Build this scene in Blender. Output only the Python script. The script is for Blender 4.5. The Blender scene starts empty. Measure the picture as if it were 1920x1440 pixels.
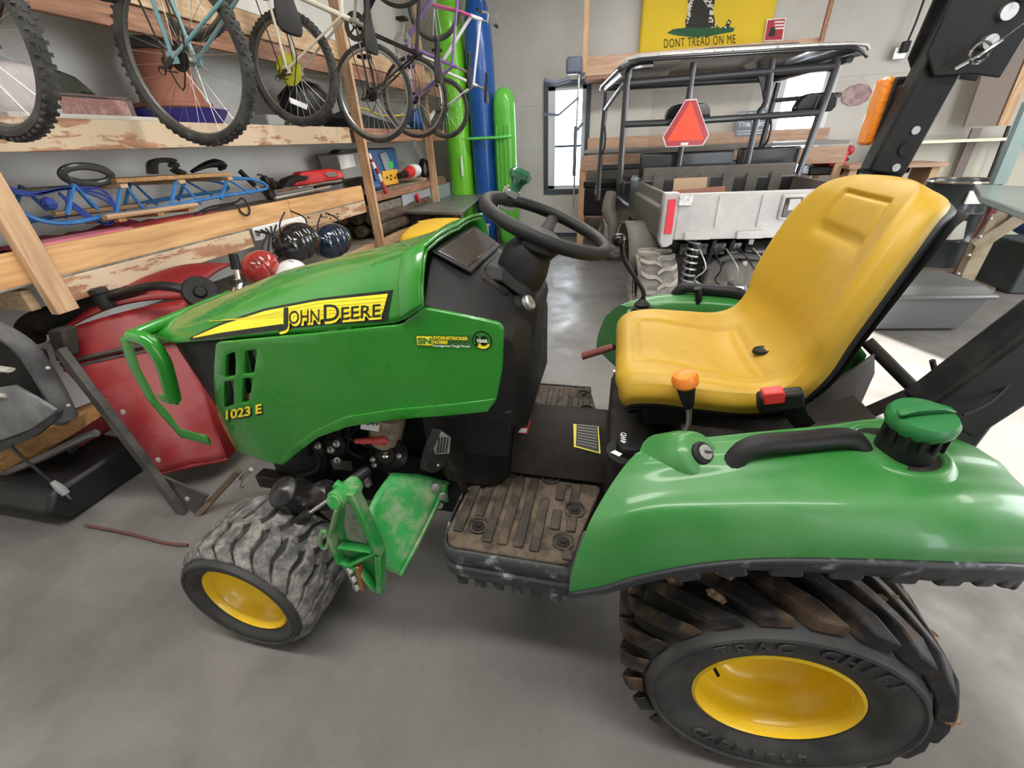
import bpy, bmesh, math, random
from mathutils import Vector, Matrix, noise
random.seed(7)
PI = math.pi
SC = bpy.context.scene
COL = SC.collection

# ---------------------------------------------------------------- camera
FPX = 785.7; CAMH = 1.4115
YAW, PITCH, ROLL = -.2402, .5252, .0457
def _basis():
    cy, sy, cp, sp = math.cos(YAW), math.sin(YAW), math.cos(PITCH), math.sin(PITCH)
    fw = Vector((sy*cp, cy*cp, -sp)); rt = Vector((cy, -sy, 0)); dn = fw.cross(rt)
    if dn.z > 0: dn = -dn
    cr, sr = math.cos(ROLL), math.sin(ROLL)
    return rt*cr + dn*sr, -rt*sr + dn*cr, fw
RT, DN, FW = _basis()
cd = bpy.data.cameras.new('camera'); cam = bpy.data.objects.new('camera', cd); COL.objects.link(cam)
cd.sensor_width = 36; cd.lens = FPX/1920*36; cd.clip_start = .02; cd.clip_end = 200
cam.matrix_world = Matrix(((RT.x, -DN.x, -FW.x, 0), (RT.y, -DN.y, -FW.y, 0), (RT.z, -DN.z, -FW.z, CAMH), (0, 0, 0, 1)))
SC.camera = cam
# ---------------------------------------------------------------- world, sun, lamps, exposure
SC.view_settings.view_transform = 'Standard'; SC.view_settings.look = 'None'
SC.view_settings.gamma = 1; SC.view_settings.use_curve_mapping = False
SC.view_settings.exposure = 0.0
wd = bpy.data.worlds.new('sky'); SC.world = wd; wd.use_nodes = True
bg = wd.node_tree.nodes['Background']; bg.inputs[0].default_value = (.86, .93, 1, 1); bg.inputs[1].default_value = 11.0
def sun(rot, strength, angle=.01, color=(1, .96, .9)):
    l = bpy.data.lights.new('sun', 'SUN'); l.energy = strength; l.angle = angle; l.color = color
    o = bpy.data.objects.new('sun', l); COL.objects.link(o); o.rotation_euler = rot
def area(name, loc, target, sx, sy, power, color=(1, 1, 1)):
    l = bpy.data.lights.new(name, 'AREA'); l.shape = 'RECTANGLE'; l.size = sx; l.size_y = sy; l.energy = power; l.color = color
    o = bpy.data.objects.new(name, l); COL.objects.link(o); o.location = loc
    o.rotation_euler = (Vector(target)-Vector(loc)).to_track_quat('-Z', 'Y').to_euler()
sun(Vector((.45, -.9, .33)).to_track_quat('Z', 'Y').to_euler(), 60.0)
LAMPC = (1, .975, .93)
area('added_overhead', (-.5, .22, 3.34), (-.5, .25, 0), 3.8, .35, 115, LAMPC)  # added overhead light without a fixture, shapes the shade under the tractor
area('front_fill', (1.6, -2.5, 2.4), (-1.6, 3.0, 1.1), 3.6, 1.3, 40, (.95, .98, 1))  # added fill before a closed stretch of front wall, brightens the shelf side
area('right_fill', (6.9, 2.9, 1.8), (-3.0, 2.6, 1.2), 4.2, 2.6, 270, (.95, .98, 1))  # added fill inside the closed right wall, brightens the left wall
area('added_overhead', (-.9, 2.4, 3.34), (-1.2, 2.4, 0), .5, 2.6, 60, LAMPC)  # added overhead fill for the aisle, no fixture
area('added_overhead', (.2, 4.9, 3.34), (.2, 4.9, 0), 3.0, .5, 110, LAMPC)  # added overhead fill for the back of the room, no fixture
area('added_overhead', (4.2, 3.2, 3.34), (4.2, 3.2, 0), .6, 3.0, 90, LAMPC)  # added overhead fill for the right side, no fixture

# ---------------------------------------------------------------- helpers
def ray(px, py): return RT*((px-960)/FPX) + DN*((py-720)/FPX) + FW
def P(px, py, ax, val):
    """point seen at (px,py) that lies in the plane ax = val"""
    i = 'xyz'.index(ax); c = Vector((0, 0, CAMH)); d = ray(px, py); t = (val-c[i])/d[i]; return c + d*t

class MB:
    def __init__(s): s.v = []; s.f = []
    def add(s, vs, fs):
        n = len(s.v); s.v += [Vector(v) for v in vs]; s.f += [[i+n for i in f] for f in fs]; return s
    def mark(s): return len(s.v)
    def xf(s, m, a=0):
        for i in range(a, len(s.v)): s.v[i] = m @ s.v[i]
        return s
    def box(s, c, d, rot=None):
        c = Vector(c); hx, hy, hz = d[0]/2, d[1]/2, d[2]/2
        vs = [Vector((x, y, z)) for x in (-hx, hx) for y in (-hy, hy) for z in (-hz, hz)]
        if rot is not None:
            m = rot if isinstance(rot, Matrix) else Matrix.Rotation(rot, 3, 'Z'); vs = [m @ v for v in vs]
        return s.add([c+v for v in vs], [(0, 1, 3, 2), (4, 6, 7, 5), (0, 4, 5, 1), (2, 3, 7, 6), (0, 2, 6, 4), (1, 5, 7, 3)])
    def beam(s, a, b, w, h, up=(0, 0, 1)):
        """square bar from a to b; w sideways, h along up"""
        a = Vector(a); b = Vector(b); d = (b-a).normalized(); u = Vector(up)
        if abs(d.dot(u)) > .99: u = Vector((0, 1, 0))
        r = d.cross(u).normalized(); u = r.cross(d).normalized()
        vs = [p + r*(w/2*i) + u*(h/2*j) for p in (a, b) for i, j in ((-1, -1), (1, -1), (1, 1), (-1, 1))]
        return s.add(vs, [(3, 2, 1, 0), (4, 5, 6, 7), (0, 1, 5, 4), (1, 2, 6, 5), (2, 3, 7, 6), (3, 0, 4, 7)])
    def loft(s, rings, closed=True, cap=True, wrap=False):
        n = len(rings[0]); m = len(rings); vs = [v for r in rings for v in r]; fs = []
        for i in range(m if wrap else m-1):
            i2 = (i+1) % m
            for j in range(n if closed else n-1):
                k = (j+1) % n; fs.append((i*n+j, i*n+k, i2*n+k, i2*n+j))
        if cap and closed and not wrap: fs.append(tuple(range(n-1, -1, -1))); fs.append(tuple(range((m-1)*n, m*n)))
        return s.add(vs, fs)
    def tube(s, path, r, n=8, closed=False, cap=True, smooth=0, flat=1.0, flatdir=None):
        p = [Vector(q) for q in path]
        if smooth: p = spline(p, smooth, closed)
        m = len(p); rs = r if isinstance(r, (list, tuple)) else None
        if rs and len(rs) != m: rs = [interp(rs, i/(m-1)) for i in range(m)]
        T = []
        for i in range(m):
            a = p[i-1] if (i > 0 or closed) else p[i]; b = p[(i+1) % m] if (i < m-1 or closed) else p[i]
            T.append((b-a).normalized())
        u = Vector(flatdir) if flatdir else (Vector((0, 0, 1)) if abs(T[0].z) < .9 else Vector((1, 0, 0)))
        rings = []
        for i in range(m):
            if flatdir: u = Vector(flatdir)
            u = (u - T[i]*u.dot(T[i])).normalized(); w = T[i].cross(u); rr = rs[i] if rs else r
            rings.append([p[i] + u*(math.cos(2*PI*k/n)*rr*flat) + w*(math.sin(2*PI*k/n)*rr) for k in range(n)])
        return s.loft(rings, True, cap, closed)
    def lathe(s, prof, c=(0, 0, 0), axis=(0, 0, 1), n=24, a0=0, a1=2*PI):
        """prof: (radius, height) pairs about axis through c"""
        c = Vector(c); ax = Vector(axis).normalized(); u = Vector((1, 0, 0)) if abs(ax.x) < .9 else Vector((0, 1, 0))
        u = (u - ax*u.dot(ax)).normalized(); w = ax.cross(u); full = abs(a1-a0-2*PI) < 1e-6; k = n if full else n+1
        rings = [[c + ax*h + (u*math.cos(a0+(a1-a0)*i/n) + w*math.sin(a0+(a1-a0)*i/n))*r for i in range(k)] for r, h in prof]
        return s.loft(rings, full, False)
    def cyl(s, a, b, r, n=12, r2=None):
        a = Vector(a); b = Vector(b); r2 = r if r2 is None else r2
        return s.tube([a, b], [r, r2], n)
    def ball(s, c, r, n=12, sq=(1, 1, 1)):
        m = max(4, n//2); c = Vector(c); st = s.mark()
        s.add([(0, 0, -1)], [])
        vs = []; fs = []
        for i in range(1, m):
            a = -PI/2 + PI*i/m
            vs += [(math.cos(a)*math.cos(2*PI*j/n), math.cos(a)*math.sin(2*PI*j/n), math.sin(a)) for j in range(n)]
        s.add(vs, [(i*n+j, i*n+(j+1) % n, (i+1)*n+(j+1) % n, (i+1)*n+j) for i in range(m-2) for j in range(n)])
        s.add([(0, 0, 1)], [])
        top = len(s.v)-1
        for j in range(n):
            s.f.append([st, st+1+(j+1) % n, st+1+j]); s.f.append([top, st+1+(m-2)*n+j, st+1+(m-2)*n+(j+1) % n])
        for i in range(st, len(s.v)): v = s.v[i]; s.v[i] = c + Vector((v.x*sq[0], v.y*sq[1], v.z*sq[2]))*r
        return s
    def prism(s, pts, off):
        """closed outline of 3D points pushed along off"""
        pts = [Vector(p) for p in pts]; off = Vector(off); n = len(pts)
        return s.add(pts + [p+off for p in pts], [tuple(range(n)), tuple(range(2*n-1, n-1, -1))] + [(i, (i+1) % n, n+(i+1) % n, n+i) for i in range(n)])
    def grid(s, fn, nu, nv):
        vs = [fn(i/nu, j/nv) for i in range(nu+1) for j in range(nv+1)]; k = nv+1
        return s.add(vs, [(i*k+j, (i+1)*k+j, (i+1)*k+j+1, i*k+j+1) for i in range(nu) for j in range(nv)])
    def mesh(s, name, off=Vector((0, 0, 0)), sharp=35, recalc=True):
        me = bpy.data.meshes.new(name)
        me.from_pydata([tuple(v-off) for v in s.v], [], [tuple(f) for f in s.f])
        if recalc:
            b = bmesh.new(); b.from_mesh(me); bmesh.ops.recalc_face_normals(b, faces=b.faces); b.to_mesh(me); b.free()
        if sharp:
            me.shade_smooth(); me.set_sharp_from_angle(angle=math.radians(sharp))
        return me
    def build(s, name, m, parent=None, bevel=0, seg=2, sub=0, solid=0, sharp=35, label=None, kind=None, recalc=True):
        off = wloc(parent) if parent else Vector((0, 0, 0))
        me = s.mesh(name, off, sharp, recalc); me.materials.append(m)
        o = bpy.data.objects.new(name, me); COL.objects.link(o)
        if parent: o.parent = parent
        if solid:
            k = o.modifiers.new('t', 'SOLIDIFY'); k.thickness = solid; k.offset = 0
        if bevel:
            k = o.modifiers.new('b', 'BEVEL'); k.width = bevel; k.segments = seg; k.limit_method = 'ANGLE'; k.angle_limit = math.radians(40)
            k.harden_normals = False
        if sub:
            k = o.modifiers.new('s', 'SUBSURF'); k.levels = sub; k.render_levels = sub
        if label: o['label'] = label
        if kind: o['kind'] = kind
        return o

def wloc(o):
    v = Vector(o.location)
    while o.parent: o = o.parent; v += Vector(o.location)
    return v
def spline(p, k, closed=False):
    out = []; n = len(p); m = n if closed else n-1
    for i in range(m):
        a = p[(i-1) % n] if closed or i > 0 else p[0]; b = p[i]; c = p[(i+1) % n]; d = p[(i+2) % n] if closed or i < n-2 else p[-1]
        for j in range(k):
            t = j/k; out.append(.5*((2*b) + (c-a)*t + (2*a-5*b+4*c-d)*t*t + (3*b-a-3*c+d)*t*t*t))
    if not closed: out.append(p[-1])
    return out
def interp(l, t):
    x = t*(len(l)-1); i = min(int(x), len(l)-2); return l[i] + (l[i+1]-l[i])*(x-i)
def lut(tab, x):
    """tab: rows (x, a, b, ...) sorted by x; linear"""
    if x <= tab[0][0]: return tab[0][1:]
    for a, b in zip(tab, tab[1:]):
        if x <= b[0]:
            t = (x-a[0])/(b[0]-a[0]); return tuple(p+(q-p)*t for p, q in zip(a[1:], b[1:]))
    return tab[-1][1:]
def thing(name, label, cat, loc=(0, 0, 0), rotz=0, group=None):
    o = bpy.data.objects.new(name, None); COL.objects.link(o); o.empty_display_size = .1
    o.location = loc; o.rotation_euler = (0, 0, rotz); o['label'] = label; o['category'] = cat
    if group: o['group'] = group
    return o
def tag(o, label, cat, group=None):
    o['label'] = label; o['category'] = cat
    if group: o['group'] = group
    return o
def struct(name, mb, m, **k):
    o = mb.build(name, m, **k); o['kind'] = 'structure'; return o
def dup(root, loc, label=None, rot=None):
    r = root.copy(); COL.objects.link(r); r.location = loc
    if rot: r.rotation_euler = rot
    if label: r['label'] = label
    for ch in list(root.children):
        c = ch.copy(); COL.objects.link(c); c.parent = r
        for g in ch.children:
            d = g.copy(); COL.objects.link(d); d.parent = c
    return r
def text_mb(body, size=1.0, extrude=0.0, align='LEFT', bold=0.0, spacing=1.0, xs=1.0):
    c = bpy.data.curves.new('t', 'FONT'); c.body = body; c.size = size; c.extrude = extrude; c.align_x = align; c.offset = bold
    c.space_character = spacing; c.resolution_u = 3
    o = bpy.data.objects.new('t', c); COL.objects.link(o)
    me = bpy.data.meshes.new_from_object(o.evaluated_get(bpy.context.evaluated_depsgraph_get()))
    mb = MB(); mb.add([(v.co.x*xs, v.co.y, v.co.z) for v in me.vertices], [tuple(p.vertices) for p in me.polygons])
    bpy.data.objects.remove(o); bpy.data.curves.remove(c); bpy.data.meshes.remove(me)
    return mb
def text_on(body, o, u, v, bold=0.0, spacing=1.0, extrude=0.0, align='LEFT'):
    """flat lettering: origin o, u = one em along the line, v = one em up; lifted along u x v"""
    mb = text_mb(body, 1.0, extrude, align, bold, spacing); o = Vector(o); u = Vector(u); v = Vector(v); w = u.cross(v).normalized()
    mb.v = [o + u*p.x + v*p.y + w*p.z for p in mb.v]; return mb
def plate(outline, holes, frame, thick, bevel=0.0, cut=0):
    """outline and holes in 2D; frame(u,v,w)->3D"""
    c = bpy.data.curves.new('p', 'CURVE'); c.dimensions = '2D'; c.fill_mode = 'BOTH'; c.extrude = max(0, thick/2-bevel)
    c.bevel_depth = bevel; c.bevel_resolution = 2; c.offset = -bevel
    for pl in [outline]+list(holes):
        sp = c.splines.new('POLY'); sp.points.add(len(pl)-1); sp.use_cyclic_u = True
        for i, q in enumerate(pl): sp.points[i].co = (q[0], q[1], 0, 1)
    o = bpy.data.objects.new('p', c); COL.objects.link(o)
    me = bpy.data.meshes.new_from_object(o.evaluated_get(bpy.context.evaluated_depsgraph_get()))
    if cut:
        b = bmesh.new(); b.from_mesh(me)
        for ax in (0, 1):
            lo = min(v.co[ax] for v in b.verts); hi = max(v.co[ax] for v in b.verts); n = int((hi-lo)/cut)
            for i in range(1, n+1):
                q = [0, 0, 0]; q[ax] = lo+(hi-lo)*i/(n+1); nn = [0, 0, 0]; nn[ax] = 1
                bmesh.ops.bisect_plane(b, geom=b.verts[:]+b.edges[:]+b.faces[:], plane_co=q, plane_no=nn)
        bmesh.ops.remove_doubles(b, verts=b.verts, dist=1e-5); b.to_mesh(me); b.free()
    mb = MB(); mb.add([frame(v.co.x, v.co.y, v.co.z) for v in me.vertices], [tuple(p.vertices) for p in me.polygons])
    bpy.data.objects.remove(o); bpy.data.curves.remove(c); bpy.data.meshes.remove(me)
    return mb
def rounded(pts, r, k=4):
    """round the corners of a 2D polygon"""
    out = []; n = len(pts); pts = [Vector(p[:2]) for p in pts]
    for i in range(n):
        a, b, c = pts[i-1], pts[i], pts[(i+1) % n]; l1 = (a-b).length; l2 = (c-b).length; q = min(r, l1*.45, l2*.45)
        s, e = b+(a-b).normalized()*q, b+(c-b).normalized()*q
        for j in range(k+1):
            t = j/k; out.append(s*(1-t)**2 + b*(2*t*(1-t)) + e*t*t)
    return [(p.x, p.y) for p in out]

# ---------------------------------------------------------------- materials
def mat(name, col, rough=.5, metal=0, coat=0, dirt=None, amt=.3, scale=6, bump=0, bscale=40, stretch=None, spec=.5, trans=0, emit=None, detail=5, soft=.12, ior=1.45, mottle=.0):
    m = bpy.data.materials.new(name); m.use_nodes = True; nt = m.node_tree; b = nt.nodes['Principled BSDF']; I = b.inputs
    c4 = tuple(col)+(1,)
    I['Base Color'].default_value = c4; I['Roughness'].default_value = rough; I['Metallic'].default_value = metal
    I['Coat Weight'].default_value = coat; I['Coat Roughness'].default_value = .08; I['Specular IOR Level'].default_value = spec; I['IOR'].default_value = ior
    I['Transmission Weight'].default_value = trans
    if emit: I['Emission Color'].default_value = tuple(emit[:3])+(1,); I['Emission Strength'].default_value = emit[3]
    N, L = nt.nodes, nt.links
    tc = N.new('ShaderNodeTexCoord'); mp = N.new('ShaderNodeMapping'); L.new(tc.outputs['Object'], mp.inputs[0])
    if stretch: mp.inputs['Scale'].default_value = stretch
    base = None
    if mottle:
        n = N.new('ShaderNodeTexNoise'); n.inputs['Scale'].default_value = scale*.35; n.inputs['Detail'].default_value = 4; L.new(mp.outputs[0], n.inputs[0])
        r = N.new('ShaderNodeMapRange'); L.new(n.outputs[0], r.inputs[0]); r.inputs[1].default_value = .3; r.inputs[2].default_value = .7; r.inputs[3].default_value = 1-mottle; r.inputs[4].default_value = 1+mottle
        hs = N.new('ShaderNodeHueSaturation'); hs.inputs['Color'].default_value = c4; L.new(r.outputs[0], hs.inputs['Value']); base = hs.outputs[0]
    if dirt:
        n = N.new('ShaderNodeTexNoise'); n.inputs['Scale'].default_value = scale; n.inputs['Detail'].default_value = detail; n.inputs['Roughness'].default_value = .65; L.new(mp.outputs[0], n.inputs[0])
        r = N.new('ShaderNodeMapRange'); r.interpolation_type = 'SMOOTHSTEP'; L.new(n.outputs[0], r.inputs[0]); t = .5 + (.5-amt)*.55
        r.inputs[1].default_value = t-soft; r.inputs[2].default_value = t+soft
        mx = N.new('ShaderNodeMix'); mx.data_type = 'RGBA'; L.new(r.outputs[0], mx.inputs[0]); mx.inputs[6].default_value = c4; mx.inputs[7].default_value = tuple(dirt)+(1,)
        if base: L.new(base, mx.inputs[6])
        L.new(mx.outputs[2], I['Base Color'])
        r2 = N.new('ShaderNodeMapRange'); L.new(r.outputs[0], r2.inputs[0]); r2.inputs[3].default_value = rough; r2.inputs[4].default_value = min(1, rough+.35); L.new(r2.outputs[0], I['Roughness'])
    elif base: L.new(base, I['Base Color'])
    if bump:
        n = N.new('ShaderNodeTexNoise'); n.inputs['Scale'].default_value = bscale; n.inputs['Detail'].default_value = 4; L.new(mp.outputs[0], n.inputs[0])
        bp = N.new('ShaderNodeBump'); bp.inputs['Strength'].default_value = bump; bp.inputs['Distance'].default_value = .01; L.new(n.outputs[0], bp.inputs['Height']); L.new(bp.outputs[0], I['Normal'])
    return m
def wood(name, a, b, scale=(1.2, 14, 14), rough=.65, paint=None, pamt=.5):
    """grain along local X unless scale says otherwise; paint = worn paint colour"""
    m = bpy.data.materials.new(name); m.use_nodes = True; nt = m.node_tree; N, L = nt.nodes, nt.links; bs = N['Principled BSDF']
    tc = N.new('ShaderNodeTexCoord'); mp = N.new('ShaderNodeMapping'); mp.inputs['Scale'].default_value = scale; L.new(tc.outputs['Object'], mp.inputs[0])
    n = N.new('ShaderNodeTexNoise'); n.inputs['Scale'].default_value = 2.2; n.inputs['Detail'].default_value = 8; n.inputs['Distortion'].default_value = 1.2; L.new(mp.outputs[0], n.inputs[0])
    cr = N.new('ShaderNodeValToRGB'); L.new(n.outputs[0], cr.inputs[0])
    cr.color_ramp.elements[0].position = .32; cr.color_ramp.elements[0].color = tuple(a)+(1,); cr.color_ramp.elements[1].position = .68; cr.color_ramp.elements[1].color = tuple(b)+(1,)
    out = cr.outputs[0]
    if paint:
        n2 = N.new('ShaderNodeTexNoise'); n2.inputs['Scale'].default_value = 5; n2.inputs['Detail'].default_value = 9; n2.inputs['Roughness'].default_value = .7
        mp2 = N.new('ShaderNodeMapping'); mp2.inputs['Scale'].default_value = (1, .5, 2.2); L.new(tc.outputs['Object'], mp2.inputs[0]); L.new(mp2.outputs[0], n2.inputs[0])
        r = N.new('ShaderNodeMapRange'); t = .5+(.5-pamt)*.5; r.inputs[1].default_value = t-.015; r.inputs[2].default_value = t+.015; L.new(n2.outputs[0], r.inputs[0])
        mx = N.new('ShaderNodeMix'); mx.data_type = 'RGBA'; L.new(r.outputs[0], mx.inputs[0]); L.new(out, mx.inputs[6]); mx.inputs[7].default_value = tuple(paint)+(1,); out = mx.outputs[2]
    L.new(out, bs.inputs['Base Color']); bs.inputs['Roughness'].default_value = rough
    bp = N.new('ShaderNodeBump'); bp.inputs['Strength'].default_value = .25; bp.inputs['Distance'].default_value = .004; L.new(n.outputs[0], bp.inputs['Height']); L.new(bp.outputs[0], bs.inputs['Normal'])
    return m
M_ = dict(
 green=mat('green_paint', (.014, .20, .014), .22, coat=.6, dirt=(.05, .24, .035), amt=.18, scale=3, soft=.3),
 gplastic=mat('hazed_green_plastic', (.022, .165, .030), .32, coat=.2, dirt=(.075, .215, .075), amt=.32, scale=5, soft=.3),  # paler blotches put lens haze into the green
 gcast=mat('green_casting', (.02, .26, .05), .45, dirt=(.22, .30, .17), amt=.38, scale=14, soft=.12, bump=.15, bscale=60),
 yellow=mat('yellow_paint', (.80, .52, .012), .32, coat=.2),
 seat=mat('yellow_vinyl', (.46, .285, .022), .42, dirt=(.37, .225, .022), amt=.3, scale=4, soft=.3, bump=.05, bscale=300),
 decal=mat('yellow_decal', (.83, .70, .03), .35), decalk=mat('black_decal', (.006, .01, .006), .4), decalw=mat('white_decal', (.8, .8, .78), .5),
 decalr=mat('red_decal', (.5, .03, .03), .5), olive=mat('olive_decal', (.06, .09, .03), .5),
 black=mat('black_plastic', (.008, .008, .009), .42, spec=.35, dirt=(.018, .0175, .017), amt=.35, scale=5, soft=.3, bump=.06, bscale=400),
 dusty=mat('dusty_black', (.011, .0105, .010), .6, spec=.3, dirt=(.045, .036, .027), amt=.42, scale=7, soft=.25, bump=.12, bscale=80),
 mat_=mat('muddy_rubber_mat', (.028, .024, .020), .6, dirt=(.11, .08, .055), amt=.35, scale=16, soft=.2, bump=.2, bscale=60),
 matd=mat('mat_dust', (.125, .095, .065), .85, dirt=(.045, .037, .03), amt=.45, scale=22, soft=.15, bump=.2, bscale=80),
 rubber=mat('tyre_rubber', (.015, .015, .016), .55, spec=.35, dirt=(.10, .066, .042), amt=.40, scale=11, soft=.10, bump=.25, bscale=50),
 rubberg=mat('grey_worn_rubber', (.07, .07, .072), .5, dirt=(.27, .25, .23), amt=.42, scale=30, soft=.16, bump=.4, bscale=70),
 side=mat('tyre_sidewall', (.024, .025, .026), .5, spec=.35, dirt=(.065, .065, .062), amt=.4, scale=7, soft=.25, bump=.1, bscale=60),
 lip=mat('scuffed_lip', (.025, .027, .03), .5, dirt=(.22, .23, .25), amt=.3, scale=20, soft=.08, bump=.1),
 mud=mat('dry_mud', (.20, .12, .07), .95, dirt=(.40, .29, .20), amt=.5, scale=40, soft=.1, bump=.8, bscale=90),
 steel=mat('bare_steel', (.55, .55, .54), .35, metal=.9, dirt=(.3, .3, .28), amt=.35, scale=20), chrome=mat('chrome', (.8, .8, .8), .12, metal=1),
 kmetal=mat('black_metal', (.010, .0105, .011), .4, spec=.35, dirt=(.03, .028, .025), amt=.3, scale=12, soft=.2),
 orange=mat('orange_plastic', (.75, .22, .03), .35), red=mat('red_plastic', (.55, .03, .03), .4), redcable=mat('red_cable', (.6, .08, .07), .45),
 tan=mat('tan_plastic', (.36, .29, .2), .45, dirt=(.16, .12, .08), amt=.3, scale=9), glass=mat('glossy_dark_lens', (.03, .03, .03), .05, coat=1, spec=.9),
 amber=mat('amber_lens', (.85, .25, .02), .2, coat=.6, bump=.4, bscale=120),
)
# ================================================================ the setting
concrete = mat('concrete', (.185, .18, .172), .20, dirt=(.11, .105, .098), amt=.5, scale=2.2, soft=.25, bump=.06, bscale=18, mottle=.2, spec=.5)
wallb = mat('back_wall_sheet', (.50, .49, .455), .55, dirt=(.42, .40, .36), amt=.3, scale=1.3, soft=.3)
wallw = mat('white_wall_sheet', (.84, .83, .80), .55, dirt=(.70, .67, .61), amt=.25, scale=1.6, soft=.3)
wallc = mat('cream_wall', (.50, .49, .41), .5)
skin = mat('bright_outside', (.9, .93, .95), .9)
LW, BW, CH = -3.0, 7.3, 3.4
struct('floor', MB().box((2.25, 2.4, -.05), (10.7, 10.0, .1)), concrete)
struct('wall_left', MB().box((LW-.05, 2.35, CH/2), (.1, 9.9, CH)), wallw)
struct('ceiling', MB().box((2.25, 2.35, CH+.05), (10.7, 9.9, .1)), wood('ceiling_boards', (.36, .26, .17), (.52, .40, .28), (.4, 5, 1)))
W1 = (-1.05, -.50, .72, 2.06); W2_ = (1.98, 2.58, .72, 2.06)
def wall_seg(x0, x1, z0, z1): return MB().box(((x0+x1)/2, BW+.06, (z0+z1)/2), (x1-x0, .12, z1-z0))
wb = MB()
for a in ((LW-.1, W1[0], 0, CH), (W1[1], W2_[0], 0, CH), (W2_[1], 7.6, 0, CH), (W1[0], W1[1], 0, W1[2]), (W1[0], W1[1], W1[3], CH), (W2_[0], W2_[1], 0, W2_[2]), (W2_[0], W2_[1], W2_[3], CH)):
    q = wall_seg(*a); wb.add(q.v, q.f)
struct('wall_back', wb, wallb, sharp=0)
struct('wall_right', MB().box((7.65, 2.4, CH/2), (.1, 10.0, CH)), wallc)
wf = MB()
for x0, x1, z0, z1 in ((-3.1, 4.0, 0, CH), (5.2, 7.6, 0, CH), (4.0, 5.2, 2.4, CH)): wf.box(((x0+x1)/2, -2.65, (z0+z1)/2), (x1-x0, .1, z1-z0))
struct('wall_front', wf, wallb, sharp=0)
fd = mat('dark_window_frame', (.05, .065, .09), .4); fl_ = mat('white_sash', (.62, .65, .68), .4)
pane = mat('window_pane', (.95, .97, 1), .02, trans=1.0, spec=.3)
for n, (x0, x1, z0, z1) in enumerate((W1, W2_)):
    t = .065; f = MB()
    for c, d in ((((x0+x1)/2, z1+t/2), (x1-x0+2*t, t)), (((x0+x1)/2, z0-t/2), (x1-x0+2*t, t)), ((x0-t/2, (z0+z1)/2), (t, z1-z0)), ((x1+t/2, (z0+z1)/2), (t, z1-z0))):
        f.box((c[0], BW-.012, c[1]), (d[0], .03, d[1]))
    wo = f.build('window_%d' % (n+1), fd if n == 0 else fl_, bevel=.003); wo['kind'] = 'structure'
    s = MB(); w = .05
    for c, d in ((((x0+x1)/2, z1-w/2), (x1-x0, w)), (((x0+x1)/2, z0+w/2), (x1-x0, w)), ((x0+w, (z0+z1)/2), (w*2, z1-z0)), ((x1-w*.6, (z0+z1)/2), (w*1.2, z1-z0))):
        s.box((c[0], BW+.05, c[1]), (d[0], .05, d[1]))
    s.build('sash', fl_, wo, bevel=.003)
    MB().box(((x0+x1)/2, BW+.05, z0+(z1-z0)*.44), (x1-x0, .04, .03)).build('meeting_rail', fd, wo)
    MB().box(((x0+x1)/2, BW+.07, (z0+z1)/2), (x1-x0, .004, z1-z0)).build('pane', pane, wo)
struct('baseboard_back', MB().box((-1.0, BW-.01, .03), (1.6, .02, .06)), fd)
seam = mat('wall_seam', (.42, .40, .36), .7)
for k, (x0, x1, z) in enumerate(((-1.9, -1.15, 1.27), (-1.9, -1.2, 1.85), (2.7, 4.4, 1.95), (3.0, 4.6, 1.25))):
    struct('trim_%d' % (k+1), MB().box(((x0+x1)/2, BW-.003, z), (x1-x0, .006, .006)), seam)
# ground and sky outside the windows
gr = MB().box((2, 12.5, -.2), (24, 10, .1)); struct('trim_9', gr, mat('snowy_yard', (.82, .84, .86), .9))

woodA = wood('fir_orange', (.30, .14, .05), (.56, .32, .13)); woodY = wood('fir_orange_y', (.52, .27, .105), (.72, .44, .20), (9, .8, 9))
woodP = wood('lumber_pale', (.42, .26, .14), (.62, .44, .27), (14, 1.2, 14)); woodR = wood('lumber_reddish', (.20, .09, .05), (.38, .20, .12), (14, 1.0, 14))
woodW = wood('painted_lumber', (.30, .13, .07), (.46, .25, .14), (14, 1.2, 14), paint=(.58, .45, .31), pamt=.58)
woodV = wood('upright_lumber', (.42, .24, .13), (.62, .42, .25), (12, 12, 1.2)); woodX = wood('long_lumber_x', (.34, .20, .13), (.50, .34, .24), (1, 12, 12)); woodG = wood('grey_ply', (.13, .11, .085), (.30, .26, .20), (1.5, 6, 6))
XF = -2.4
sh = thing('storage_shelving', 'long unpainted lumber wall shelving with posts, below and behind the hanging bikes', 'shelving', (-2.7, 3.6, .5))
def yb(name, x, y0, y1, z0, z1, m, t=.038, par=None): return MB().box((x, (y0+y1)/2, (z0+z1)/2), (t, y1-y0, z1-z0)).build(name, m, par or sh, bevel=.003)
yb('fascia_board', XF, .45, 4.0, 1.452, 1.575, woodW); yb('fascia_board', XF, 4.1, 6.6, 1.455, 1.575, woodR)
yb('shelf_deck', -2.70, .45, 6.6, 1.555, 1.573, woodG, .56)
yb('fascia_board', XF, .45, 2.95, .972, 1.098, woodY); yb('fascia_board', XF, 2.955, 4.02, .972, 1.098, woodY)
yb('lower_ledger', XF+.002, 1.36, 2.50, .855, .962, woodW); yb('lower_ledger', XF+.002, 2.88, 4.02, .860, .962, woodW)
yb('ledger_cap', XF-.01, .45, 4.02, .962, .974, woodG, .06)
yb('shelf_deck', -2.70, .45, 4.05, 1.040, 1.056, woodG, .56)
yb('fascia_board', XF, 4.14, 6.3, .925, 1.0, woodR); yb('shelf_deck', -2.70, 4.14, 6.3, 1.0, 1.016, woodG, .58)
yb('lower_ledger', XF-.03, 4.14, 6.0, .80, .90, woodG)
yb('upper_beam', XF, 1.0, 6.6, 1.955, 2.06, woodR); yb('upper_beam', XF+.01, 1.0, 6.6, 2.066, 2.19, woodP)
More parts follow.
